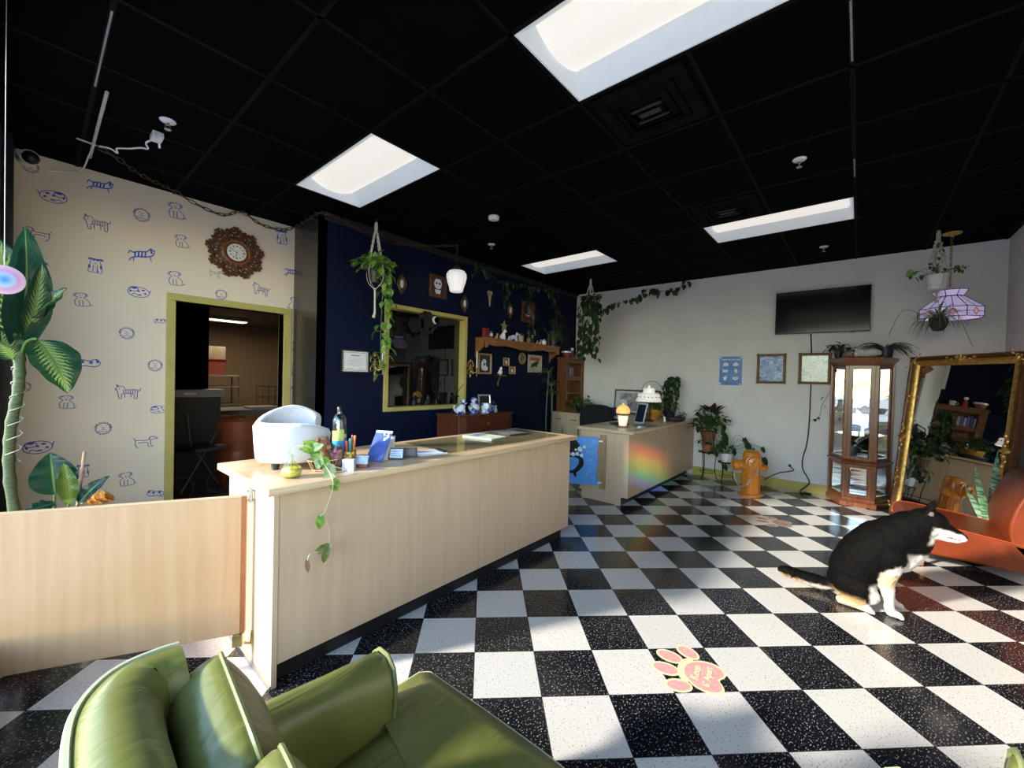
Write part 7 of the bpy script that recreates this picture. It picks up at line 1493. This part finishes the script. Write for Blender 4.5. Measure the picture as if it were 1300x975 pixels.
# ================================================================== ON THE WOODEN SHELF
ZS = 1.9755; YS = YN - .10
def fig(label, x, parts, name='figurine', cat='figurine', group='ornaments on the wooden shelf', y=YS, rz=0):
    t = T(name, label, cat, (x, y, ZS), rz, group)
    for nm, m, shapes in parts:
        b = MB()
        for s in shapes:
            if s[0] == 's': b.sphere(s[1], s[2], 12)
            elif s[0] == 'l': b.lathe(s[1], 16)
            elif s[0] == 't': b.tube(s[1], s[2], 7)
            elif s[0] == 'b': b.box(*s[1])
        b.build(nm, m, t)
    return t
redg = mat('dark_red_glaze', (.22, .03, .025), .35); blk = black_plastic; tan_g = mat('tan_glaze', (.45, .30, .16), .4); gld = mat('star_gold', (.32, .28, .13), .5)
fig('dark red square tin at the left end of the wooden shelf', 4.12, [('tin', redg, [('b', (-.04, .04, -.03, .03, 0, .12))]), ('lid', redg, [('b', (-.043, .043, -.033, .033, .115, .13))])], 'red_tin', 'tin')
fig('small red candle jar beside the red tin on the wooden shelf', 4.235, [('jar', redg, [('l', [(0, 0), (.025, 0), (.027, .10), (0, .10)])]), ('label', whp, [('l', [(.0275, .03), (.028, .03), (.028, .07), (.0275, .07)])])], 'candle_jar', 'candle')
def dogfig(label, x, m, m2, s=1, rz=-1.2, group='ornaments on the wooden shelf', stand=False):
    if stand: body = [('s', (0, 0, .06 * s), (.06 * s, .03 * s, .032 * s))] + [('t', [(dx * s, dy * s, .05 * s), (dx * s, dy * s, .0)], .011 * s) for dx in (-.04, .04) for dy in (-.016, .016)]; head = [('s', (.062 * s, 0, .105 * s), (.03 * s, .024 * s, .026 * s)), ('s', (.092 * s, 0, .098 * s), (.018 * s, .013 * s, .012 * s))]; ears = [('s', (.058 * s, dy * s, .118 * s), (.01 * s, .006 * s, .02 * s)) for dy in (-.024, .024)]
    else: body = [('s', (0, 0, .04 * s), (.045 * s, .036 * s, .042 * s)), ('s', (.018 * s, 0, .075 * s), (.03 * s, .028 * s, .04 * s)), ('t', [(.036 * s, .016 * s, .06 * s), (.04 * s, .016 * s, 0)], .011 * s), ('t', [(.036 * s, -.016 * s, .06 * s), (.04 * s, -.016 * s, 0)], .011 * s)]; head = [('s', (.028 * s, 0, .125 * s), (.03 * s, .026 * s, .028 * s)), ('s', (.056 * s, 0, .118 * s), (.016 * s, .013 * s, .012 * s))]; ears = [('s', (.02 * s, dy * s, .13 * s), (.009 * s, .006 * s, .022 * s)) for dy in (-.026, .026)]
    return fig(label, x, [('body', m, body), ('head', m, head), ('ears', m2, ears)], 'dog_figurine', 'figurine', group, YS - .01, rz)
dogfig('small cream sitting dog figurine beside the candle jar on the wooden shelf', 4.33, tan_g, blk, .55)
dogfig('white sitting dog figurine with black ears under the gold star', 4.46, white_ceramic, blk, 1.0)
t = fig('dull gold star ornament on a stem above the white sitting dog', 4.56, [('stem', gld, [('t', [(0, 0, 0), (0, 0, .16)], .005), ('l', [(0, 0), (.025, 0), (.02, .008), (0, .01)])])], 'star_ornament', 'ornament', y=YS + .05)
b = MB(); b.prism([(r * math.cos(PI / 2 + k * PI / 5), r * math.sin(PI / 2 + k * PI / 5) + .21) for k, r in enumerate([.085, .034] * 5)], .012, basis((0, 0, 0), (1, 0, 0), (0, 0, 1))); b.build('star', gld, t)
dogfig('white and black standing dog figurine, largest on the wooden shelf', 4.72, mat('blue_white_ceramic', (.62, .66, .85), .25), blk, 1.05, -.4, stand=True)
dogfig('tiny white lying dog figurine in front of the standing dog', 4.60, white_ceramic, blk, .45, -1.5)
fig('cream and brown hut shaped jar in the middle of the wooden shelf', 4.90, [('jar', mat('cream_glaze', (.52, .44, .33), .5), [('l', [(0, 0), (.045, 0), (.05, .08), (.04, .10), (0, .10)])]), ('roof', mat('dark_thatch', (.07, .05, .035), .8), [('l', [(.075, .10), (.05, .125), (.02, .14), (0, .142)])])], 'hut_jar', 'jar')
t = fig('mustard vase of dry green sprigs on the wooden shelf', 5.10, [('vase', mat('mustard_dull', (.22, .15, .03), .5), [('l', [(0, 0), (.03, 0), (.04, .05), (.025, .09), (0, .09)])])], 'sprig_vase', 'vase'); b = MB(); rn = random.Random(97)
for k in range(16): a = k * 2.4; leaf(b, (0, 0, .085), (math.cos(a) * .4, math.sin(a) * .3, 1), (math.cos(a), math.sin(a), 0), rn.uniform(.09, .15), .02, .4, 'lance', 0, .1, 5)
b.build('sprigs', leafmat('dry_sprig', (.05, .07, .03), (.12, .13, .05)), t)
fig('slim grey green vase right of the mustard vase on the wooden shelf', 5.20, [('vase', mat('grey_green_glaze', (.16, .18, .15), .4), [('l', [(0, 0), (.016, 0), (.012, .05), (.02, .12), (.028, .14), (0, .13)])]), ('foot', blk, [('l', [(.022, 0), (.02, .008), (0, .008)])])], 'slim_vase', 'vase')
dogfig('small tan lying dog figurine right of the slim vase', 5.30, tan_g, blk, .42)
fig('white duck figurine on the right half of the wooden shelf', 5.40, [('body', white_ceramic, [('s', (0, 0, .025), (.03, .02, .024)), ('t', [(.018, 0, .03), (.02, 0, .075)], .008), ('s', (.024, 0, .08), (.014, .011, .011))]), ('bill', tan_g, [('s', (.042, 0, .078), (.010, .006, .004))])], 'duck_figurine', 'figurine')
fig('white sugar bowl with lid on the right half of the wooden shelf', 5.51, [('bowl', white_ceramic, [('l', [(0, 0), (.03, 0), (.045, .04), (.04, .07), (0, .07)])]), ('lid', white_ceramic, [('l', [(.042, .07), (.03, .085), (.008, .095), (.01, .105), (0, .108)])])], 'sugar_bowl', 'bowl')
fig('dark wine red vase near the right end of the wooden shelf', 5.64, [('vase', mat('wine_glaze', (.06, .012, .012), .35), [('l', [(0, 0), (.03, 0), (.035, .08), (.018, .15), (.024, .18), (0, .17)])]), ('neck', mat('wine_glaze_b', (.08, .02, .018), .35), [('l', [(.0185, .148), (.021, .15), (.0185, .155)])])], 'wine_vase', 'vase')
t = fig('slate grey pot of silvery foliage at the right end of the wooden shelf', 5.78, [('pot', mat('slate_glaze', (.06, .07, .09), .4), [('l', [(0, 0), (.035, 0), (.045, .09), (0, .085)])])], 'silver_plant', 'potted plant'); b = MB(); rn = random.Random(99); bush(b, (0, 0, .08), 30, .2, .05, .08, 0, 1, 'lance', .4, 1.1, rn); b.build('foliage', [leafmat('silver_leaf', (.07, .09, .09), (.14, .16, .16)), stem_green], t)
t = T('bird_figurine', 'white bird figurine on the little gold wall bracket', 'figurine', (4.50, YN - .055, 1.4585)); b = MB(); b.sphere((0, 0, .045), (.038, .03, .045), 14); b.sphere((.012, 0, .095), (.024, .022, .03), 12); b.sphere((-.03, 0, .03), (.035, .02, .015), 10); b.build('body', white_ceramic, t); b = MB(); b.sphere((.034, 0, .10), (.010, .005, .005), 8); b.build('beak', tan_g, t)
# ================================================================== IN AND ON THE CURIO CABINET
XQ = 6.46
def keep(label, name, cat, x, y, z, build, group='collectables in the curio cabinet'):
    t = T(name, label, cat, (x, y, z), 0, group); build(t); return t
def mk(nm, m, f):
    def g(t): b = MB(); f(b); b.build(nm, m, t)
    return g
both = lambda *fs: (lambda t: [f(t) for f in fs])
pearl = mat('pearl_grey', (.40, .42, .50), .3); dkf = mat('dark_bronze_fig', (.04, .04, .06), .4, metal=.3)
for k, (y, lb) in enumerate(((.06, 'dark bronze animal at the left on the top glass shelf of the curio cabinet'), (-.03, 'dark bronze animal in the middle of the top glass shelf of the curio cabinet'), (-.12, 'dark bronze animal at the right on the top glass shelf of the curio cabinet'))):
    keep(lb, 'bronze_animal', 'figurine', XQ, y, 1.3765, both(mk('body', dkf, lambda b: (b.sphere((0, 0, .05), (.03, .045, .03), 12), b.sphere((0, -.045, .085), (.02, .022, .022), 10))), mk('legs', dkf, lambda b: [b.tube([(dx, dy, .04), (dx, dy, 0)], .008, 6) for dx in (-.015, .015) for dy in (-.03, .03)])))
ylw = mat('yellow_glaze', (.62, .50, .06), .3)
keep('yellow teapot on the middle glass shelf of the curio cabinet', 'yellow_teapot', 'teapot', XQ, -.06, 1.0965, both(mk('body', ylw, lambda b: b.lathe([(0, 0), (.03, 0), (.05, .03), (.045, .06), (.02, .075), (.01, .085), (0, .09)], 18)), mk('spout', ylw, lambda b: b.tube([(0, .04, .03), (0, .065, .045), (0, .075, .065)], [.010, .008, .006], 7)), mk('handle', ylw, lambda b: b.tube(bez([(0, -.04, .055), (0, -.075, .05), (0, -.07, .02), (0, -.045, .02)], 5), .005, 6))))
keep('pair of white and grey cups left of the yellow teapot in the curio cabinet', 'porcelain_cup', 'cup', XQ, .05, 1.0965, both(mk('cup', white_ceramic, lambda b: b.lathe([(0, 0), (.02, 0), (.035, .05), (.032, .05), (0, .006)], 18)), mk('saucer', pearl, lambda b: b.lathe([(0, 0), (.05, .004), (.05, .007), (0, .003)], 18))))
keep('terracotta pink vase in the left side pane of the curio cabinet', 'pink_vase', 'vase', 6.56, .18, 1.0965, both(mk('vase', mat('clay_pink', (.50, .26, .20), .5), lambda b: b.lathe([(0, 0), (.025, 0), (.035, .06), (.02, .12), (.028, .15), (0, .14)], 16)), mk('band', white_ceramic, lambda b: b.lathe([(.0355, .055), (.0365, .06), (.0355, .065)], 16, caps=False))))
keep('white scalloped bowl in the right side pane of the curio cabinet', 'white_bowl', 'bowl', 6.56, -.215, 1.0965, both(mk('bowl', white_ceramic, lambda b: b.lathe([(0, 0), (.02, 0), (.05, .06), (.046, .06), (0, .01)], 16)), mk('foot', white_ceramic, lambda b: b.lathe([(.022, 0), (.025, .006), (.02, .008)], 16))))
keep('black carousel horse on the lower glass shelf of the curio cabinet', 'horse_figurine', 'figurine', XQ, .03, .8365, both(mk('body', dkf, lambda b: (b.sphere((0, 0, .07), (.03, .06, .03), 12), b.tube([(0, .05, .08), (0, .075, .13)], [.02, .014], 8), b.sphere((0, .09, .135), (.014, .026, .014), 8))), mk('legs', dkf, lambda b: [b.tube([(dx, dy, .06), (dx, dy, 0)], .008, 6) for dx in (-.015, .015) for dy in (-.04, .04)])))
keep('rose pink shell ornament right of the horse in the curio cabinet', 'shell_ornament', 'ornament', XQ, -.10, .8365, both(mk('shell', mat('rose_shell', (.50, .30, .28), .4), lambda b: b.lathe([(0, 0), (.04, .01), (.045, .04), (.02, .06), (0, .07)], 16)), mk('stand', dkf, lambda b: b.lathe([(0, 0), (.03, 0), (.028, .01), (0, .01)], 12))))
keep('grey pottery jug at the bottom of the curio cabinet glass case', 'grey_jug', 'jug', XQ, .06, .551, both(mk('jug', mat('grey_pottery', (.10, .13, .14), .5), lambda b: b.lathe([(0, 0), (.05, 0), (.065, .08), (.045, .14), (.05, .16), (0, .15)], 18)), mk('handle', mat('grey_pottery', (.10, .13, .14), .5), lambda b: b.tube(bez([(0, -.05, .14), (0, -.09, .12), (0, -.09, .06), (0, -.06, .05)], 5), .007, 6))))
# things on top
t = T('stone_lump', 'large pale crystal rock on top of the curio cabinet', 'rock', (6.44, -.075, CT)); b = MB(); superbox(b, (0, 0, .05), (.06, .10, .052), .75, .7, 24, 0, None, .35, 18); b.build('rock', mat('pale_quartz', (.62, .60, .58), .35, var=.2, scale=30, bump=.5), t, ang=25)
t = T('brown_stone', 'small brown and white stone at the left on top of the curio cabinet', 'rock', (6.40, .115, CT)); b = MB(); superbox(b, (0, 0, .03), (.035, .04, .032), .75, .7, 20, 0, None, .4, 25); b.build('rock', mat('brown_quartz', (.38, .26, .20), .5, var=.6, scale=22, bump=.5), t, ang=25)
t = T('red_stone', 'dark red stone right of the brown stone on the curio cabinet', 'rock', (6.44, .065, CT)); b = MB(); superbox(b, (0, 0, .025), (.03, .03, .027), .75, .7, 20, 0, None, .4, 28); b.build('rock', mat('red_quartz', (.22, .08, .06), .5, var=.4, scale=30, bump=.4), t, ang=25)
t = T('cat_figurine', 'white and grey cat figurine in the middle of the curio cabinet top', 'figurine', (6.40, .035, CT)); b = MB(); b.sphere((0, 0, .04), (.028, .03, .042), 14); b.sphere((-.006, 0, .095), (.026, .028, .024), 12); b.build('body', spotty('grey_spot_glaze', (.16, .17, .2)), t); b = MB(); b.tube([(0, .018, .11), (0, .022, .135)], [.009, .001], 6); b.tube([(0, -.018, .11), (0, -.022, .135)], [.009, .001], 6); b.build('ears', pearl, t)
o = MB(); rn = random.Random(101); o.tube(bez([(6.62, -.33, .008), (6.50, -.30, .008), (6.40, -.20, .008), (6.27, -.10, .008), (6.26, -.19, .008), (6.32, -.24, .008), (6.28, -.26, .008)], 8), .005, 6); tag(o.build('floor_cord', cord_black), 'black cord curled on the floor before the curio cabinet base', 'cord')
# ================================================================== BACK ROOM through the doorway
dark = mat('back_dark', (.012, .011, .010), .6); grey_m = mat('back_grey', (.22, .21, .20), .5)
t = T('work_table', 'grey topped work table in the dim room beyond the doorway', 'table', (2.25, 7.4, 0)); b = MB(); b.box(-.55, .75, -.35, .35, .78, .84); b.build('top', grey_m, t, bevel=.004)
for x in (-.5, .7):
    for y in (-.3, .3): b = MB(); b.box(x - .025, x + .025, y - .025, y + .025, 0, .78); b.build('leg', dark, t)
b = MB(); b.box(.1, .5, -.2, .15, .841, .87); tag(b.build('flat_box', mat('pale_box', (.42, .38, .33), .6), bevel=.003), 'flat pale box lying on the grey work table beyond the doorway', 'box'); bpy.data.objects['flat_box'].location = (2.1, 7.35, 0)
t = T('grey_drawer_bench', 'long grey shelf unit at counter height beyond the doorway, left side', 'bench', (1.12, 6.05, 0)); b = MB(); b.box(-.25, .42, -.15, .2, 1.10, 1.19); b.build('top', grey_m, t, bevel=.004); b = MB(); b.box(-.24, .38, -.12, .2, .0, 1.095); b.build('body', dark, t); b = MB(); b.box(.02, .14, -.155, -.151, 1.13, 1.155); b.build('name_strip', mat('pale_strip', (.5, .5, .5), .5), t)
t = T('metal_rack', 'white metal wire shelving rack in the back room behind the doorway', 'rack', (2.0, 8.2, 0))
for x in (-.28, .28):
    for y in (-.18, .18): b = MB(); b.tube([(x, y, 0), (x, y, 1.35)], .013, 6); b.build('post', grey_m, t)
for z in (.25, .55, .85, 1.15, 1.33): b = MB(); b.box(-.3, .3, -.2, .2, z, z + .02); b.build('shelf', mat('rack_white', (.45, .44, .42), .5), t)
t = T('red_bin', 'dull red storage box standing on the white metal rack in the back room', 'box', (1.95, 8.2, 1.352)); b = MB(); b.prism([(-.16, -.12), (.16, -.12), (.16, .12), (-.16, .12)], .24); b.build('box', mat('dull_red', (.22, .05, .035), .5), t, bevel=.01); b = MB(); b.box(-.17, .17, -.13, .13, .24, .27); b.build('lid', mat('dull_red_b', (.18, .04, .03), .5), t, bevel=.006)
t = T('stacked_cartons', 'grey carton stacked above the red box in the back room', 'box', (1.97, 8.2, 1.6225)); b = MB(); b.box(-.14, .14, -.1, .1, 0, .2); b.build('carton', mat('grey_carton', (.2, .18, .16), .7), t, bevel=.004); b = MB(); b.box(-.02, .02, -.1012, .1012, 0, .2005); b.build('tape', mat('brown_tape', (.24, .18, .10), .4), t)
t = T('barrel_chair', 'orange red barrel seat seen through the doorway beside the pet chair', 'chair', (1.72, 6.0, 0)); redv = mat('orange_red_vinyl', (.30, .07, .025), .4); b = MB(); b.lathe([(.22, .0), (.24, .06), (.25, .40), (.24, .44), (0, .46)], 24); b.build('barrel', redv, t); b = MB(); b.rings([[(r * math.cos(a), r * math.sin(a), z) for r, z in ((.20, .44), (.26, .44), (.28, .80), (.25, .83), (.22, .80))] for a in [rad(60 + 10 * k) for k in range(25)]]); b.build('backrest', redv, t)
t = T('wheeled_chair', 'black wheeled grooming stool frame in the dark doorway', 'stool', (1.22, 5.55, 0), .4); b = MB(); b.tube(bez([(-.15, 0, .95), (-.1, 0, .6), (0, 0, .45), (.2, 0, .12)], 6), .016, 7); b.tube(bez([(.2, 0, .75), (.05, 0, .5), (-.2, 0, .1)], 6), .016, 7); b.build('frame', grey_m if False else mat('dark_steel', (.05, .05, .05), .4, metal=.5), t); b = MB(); superbox(b, (0.02, 0, .56), (.2, .2, .03), .4, .4, 24); b.build('seat', dark, t)
for sx in (-.2, .2):
    b = MB(); b.tube([(sx + .13 * math.cos(2 * PI * k / 24), 0, .14 + .13 * math.sin(2 * PI * k / 24)) for k in range(24)], .012, 6, 0, False, True); b.build('wheel', mat('dark_tyre', (.025, .025, .02), .7), t)
t = T('dog_crate', 'dark wire dog crate beyond the work table in the back room', 'crate', (3.25, 8.5, 0)); wire = mat('crate_wire', (.07, .065, .06), .5, metal=.3); b = MB()
for k in range(9):
    x = -.45 + k * .1125
    b.tube([(x, -.3, .5), (x, -.3, 1.15)], .005, 5); b.tube([(x, .3, .5), (x, .3, 1.15)], .005, 5)
for z in (.5, .72, .94, 1.15): b.tube([(-.45, -.3, z), (.45, -.3, z), (.45, .3, z), (-.45, .3, z)], .006, 5, 0, False, True)
b.build('bars', wire, t); b = MB(); b.box(-.46, .46, -.31, .31, 0, .49); b.build('stand', dark, t)
t = T('wall_pipe', 'pale vertical pipe on the brown back room wall', 'pipe', (3.78, 9.14, 0)); b = MB(); b.tube([(0, 0, 0), (0, 0, 2.29)], .045, 12); b.build('pipe', mat('pale_pipe', (.40, .36, .30), .5), t); b = MB(); b.lathe([(.05, 1.45), (.055, 1.455), (.055, 1.50), (.05, 1.505)], 14); b.build('clamp', grey_m, t)
t = T('dog_dryer', 'dark grooming dryer bundle on the right of the work table in the back room', 'dryer', (3.3, 7.0, 0)); b = MB(); superbox(b, (0, 0, 1.0), (.16, .16, .13), .7, .7, 20, 0, None, .3, 12); b.build('housing', dark, t); b = MB(); b.tube([(0, 0, 0), (0, 0, .9)], .03, 8); b.lathe([(0, 0), (.2, 0), (.2, .03), (0, .04)], 18); b.build('stand', dark, t); b = MB(); b.tube(bez([(.1, 0, 1.05), (.2, -.05, 1.2), (.1, -.1, 1.3), (-.02, -.08, 1.2)], 6), .03, 8); b.build('hose', mat('maroon_hose', (.05, .015, .012), .6), t)
t = T('backroom_light', 'lit fluorescent ceiling fitting in the room beyond the doorway', 'ceiling light', (2.07, 7.9, 2.3)); b = MB(); b.box(-.28, .28, -.12, .12, -.06, 0); b.build('housing', grey_m, t, bevel=.01); b = MB(); b.box(-.26, .26, -.10, .10, -.07, -.0605); b.build('diffuser', mat('backroom_diffuser', (.9, .85, .7), .5, emit=((1, .80, .52), 3.2)), t)
l = bpy.data.lights.new('backroom_lamp', 'AREA'); l.energy = 14; l.color = (1, .78, .52); l.shape = 'RECTANGLE'; l.size = .5; l.size_y = .2
o = bpy.data.objects.new('backroom_lamp', l); COL.objects.link(o); o.location = (2.07, 7.9, 2.2)
# ================================================================== THE STREET outside the windows (seen only in mirrors and glass)
b = MB(); b.box(-60, XL - .1, -40, 60, -.16, -.12); struct(b.build('ground_street', mat('pale_pavement', (.42, .42, .43), .8, var=.25, scale=.8)))
def conifer(label, x, y, h, seed):
    t = T('conifer_tree', label, 'tree', (x, y, -.12), 0, 'street conifers'); b = MB(); b.tube([(0, 0, 0), (0, 0, h * .95)], [.16, .03], 8); b.build('trunk', mat('bark', (.08, .05, .035), .9), t); b = MB(); rn = random.Random(seed)
    for k in range(13):
        z = h * (.16 + .84 * k / 13); r = h * .22 * (1 - k / 13.5); n = 26
        b.rings([[((r if j % 2 else r * .62) * math.cos(2 * PI * j / n + k), (r if j % 2 else r * .62) * math.sin(2 * PI * j / n + k), z - h * .05 * (j % 2) + rn.uniform(-.03, .03)) for j in range(n)], [(.02 * math.cos(2 * PI * j / n), .02 * math.sin(2 * PI * j / n), z + h * .12) for j in range(n)]])
    b.build('foliage', mat('conifer_green', (.015, .045, .025), .9, var=.4, scale=4), t, smooth=False)
conifer('tall dark conifer across the street, mirrored in the cabinet side', -13, 3.6, 8.5, 1); conifer('shorter conifer across the street, mirrored left of the tall one', -16, 7.0, 6.5, 2); conifer('conifer across the street, mirrored right of the tall one', -17, -2.5, 7.5, 3)
t = T('street_house', 'pale low house across the street, seen only mirrored', 'house', (-22, 12, -.12)); b = MB(); b.box(-3, 3, -6, 6, 0, 3.2); b.build('wall', mat('house_wall', (.55, .53, .50), .8), t); b = MB(); b.rings([[(-3.4, y, 3.2), (3.4, y, 3.2), (0, y, 5.2)] for y in (-6.4, 6.4)]); b.build('roof', mat('house_roof', (.16, .14, .14), .8), t)
for y in (-3.5, 0, 3.5): b = MB(); b.box(3.0, 3.04, y - .7, y + .7, 1.0, 2.2); b.build('window', mat('house_window', (.05, .07, .10), .1), t)

# foliage is kept on the room side of the walls
dgx = bpy.context.view_layer; dgx.update()
for o in list(bpy.data.objects):
    r = o
    while r.parent: r = r.parent
    if o.type == 'MESH' and r.get('category') in ('potted plant', 'vine', 'flower'):
        W = o.matrix_world; inv = W.inverted()
        for v in o.data.vertices:
            p = W @ v.co; q = Vector((min(max(p.x, XL + .008), XW - .006), max(p.y, YR + .008), min(p.z, ZC - .008)))
            if q.x > XRET - .2: q.y = min(q.y, YN - .006)
            if q != p: v.co = inv @ q
# ================================================================== LIGHT, SKY, CAMERA
w = bpy.data.worlds.new('World'); SC.world = w; w.use_nodes = True; nt = w.node_tree
bg = nt.nodes['Background']; sk = nd(nt, 'ShaderNodeTexSky'); sk.sky_type = 'NISHITA'; sk.sun_disc = False
sk.sun_elevation = rad(22); sk.sun_rotation = rad(60); sk.altitude = 200; sk.air_density = 1.2; sk.dust_density = .6
nt.links.new(sk.outputs[0], bg.inputs[0]); bg.inputs[1].default_value = 1.42
el, az = rad(20.5), rad(-28)
d = Vector((math.cos(az) * math.cos(el), math.sin(az) * math.cos(el), -math.sin(el)))
l = bpy.data.lights.new('sun', 'SUN'); l.energy = 13; l.color = (1, .90, .75); l.angle = rad(4)
o = bpy.data.objects.new('sun', l); COL.objects.link(o); o.rotation_euler = d.to_track_quat('-Z', 'Y').to_euler(); o.location = (-6, 4, 4)
for (y0, y1) in ((-1.05, 4.05),):
    l = bpy.data.lights.new('window_daylight', 'AREA'); l.shape = 'RECTANGLE'; l.size = y1 - y0; l.size_y = 2.5; l.cycles.is_portal = True
    o = bpy.data.objects.new('window_daylight', l); COL.objects.link(o); o.location = (XL - .12, (y0 + y1) / 2, 1.54); o.rotation_euler = (PI / 2, 0, -PI / 2)
# added spot lamp; its colour ramp stands for a prism's spectrum on the desk
l = bpy.data.lights.new('added_spectrum_spot', 'SPOT'); l.energy = 1900; l.spot_size = rad(26); l.spot_blend = .25; l.shadow_soft_size = .01; l.use_nodes = True
nt = l.node_tree; em = nt.nodes['Emission']; tc = nd(nt, 'ShaderNodeTexCoord'); sx = nd(nt, 'ShaderNodeSeparateXYZ'); nt.links.new(tc.outputs['Normal'], sx.inputs[0])
vy = math_(nt, 'DIVIDE', sx.outputs[1], math_(nt, 'ABSOLUTE', sx.outputs[2])); vx = math_(nt, 'DIVIDE', sx.outputs[0], math_(nt, 'ABSOLUTE', sx.outputs[2]))
rp = ramp(nt, math_(nt, 'ADD', math_(nt, 'MULTIPLY', vy, 10.0), .5), [(.0, (0, 0, 0)), (.12, (.10, .12, 1)), (.3, (.05, .8, .5)), (.45, (.5, .9, .08)), (.62, (1, .75, .05)), (.78, (1, .2, .06)), (1, (0, 0, 0))])
fx = ramp(nt, math_(nt, 'ABSOLUTE', math_(nt, 'MULTIPLY', vx, 16.0)), [(.35, (1, 1, 1)), (1, (0, 0, 0))])
mm = nt.nodes.new('ShaderNodeMix'); mm.data_type = 'RGBA'; mm.blend_type = 'MULTIPLY'; mm.inputs[0].default_value = 1; nt.links.new(rp, mm.inputs[6]); nt.links.new(fx, mm.inputs[7]); nt.links.new(mm.outputs[2], em.inputs[0])
o = bpy.data.objects.new('added_spectrum_spot', l); COL.objects.link(o); o.location = (-.08, -.6, 2.0); o.rotation_euler = (Vector((4.86, 1.92, .38)) - o.location).to_track_quat('-Z', 'Y').to_euler()
cam = bpy.data.cameras.new('camera'); co = bpy.data.objects.new('camera', cam); COL.objects.link(co)
cam.sensor_width = 36; cam.sensor_fit = 'HORIZONTAL'; cam.lens = 519.1457 / 1300 * 36; cam.clip_start = .02; cam.clip_end = 300
yaw, pit, rol = rad(40.356), rad(-.769), rad(1.414)
f = Vector((math.cos(yaw) * math.cos(pit), math.sin(yaw) * math.cos(pit), math.sin(pit)))
r0 = Vector((math.sin(yaw), -math.cos(yaw), 0)); u0 = r0.cross(f)
r_ = r0 * math.cos(rol) + u0 * math.sin(rol); u_ = -r0 * math.sin(rol) + u0 * math.cos(rol)
m4 = Matrix.Identity(4)
for i in range(3): m4[i][0] = r_[i]; m4[i][1] = u_[i]; m4[i][2] = -f[i]
m4.translation = (0, 0, 1.4124); co.matrix_world = m4
SC.camera = co
SC.view_settings.view_transform = 'Standard'; SC.view_settings.look = 'None'; SC.view_settings.gamma = 1; SC.view_settings.use_curve_mapping = False
SC.view_settings.exposure = 0.0
SC.cycles.use_denoising = True; SC.cycles.max_bounces = 10; SC.cycles.sample_clamp_indirect = 8; SC.cycles.caustics_reflective = False; SC.cycles.caustics_refractive = False
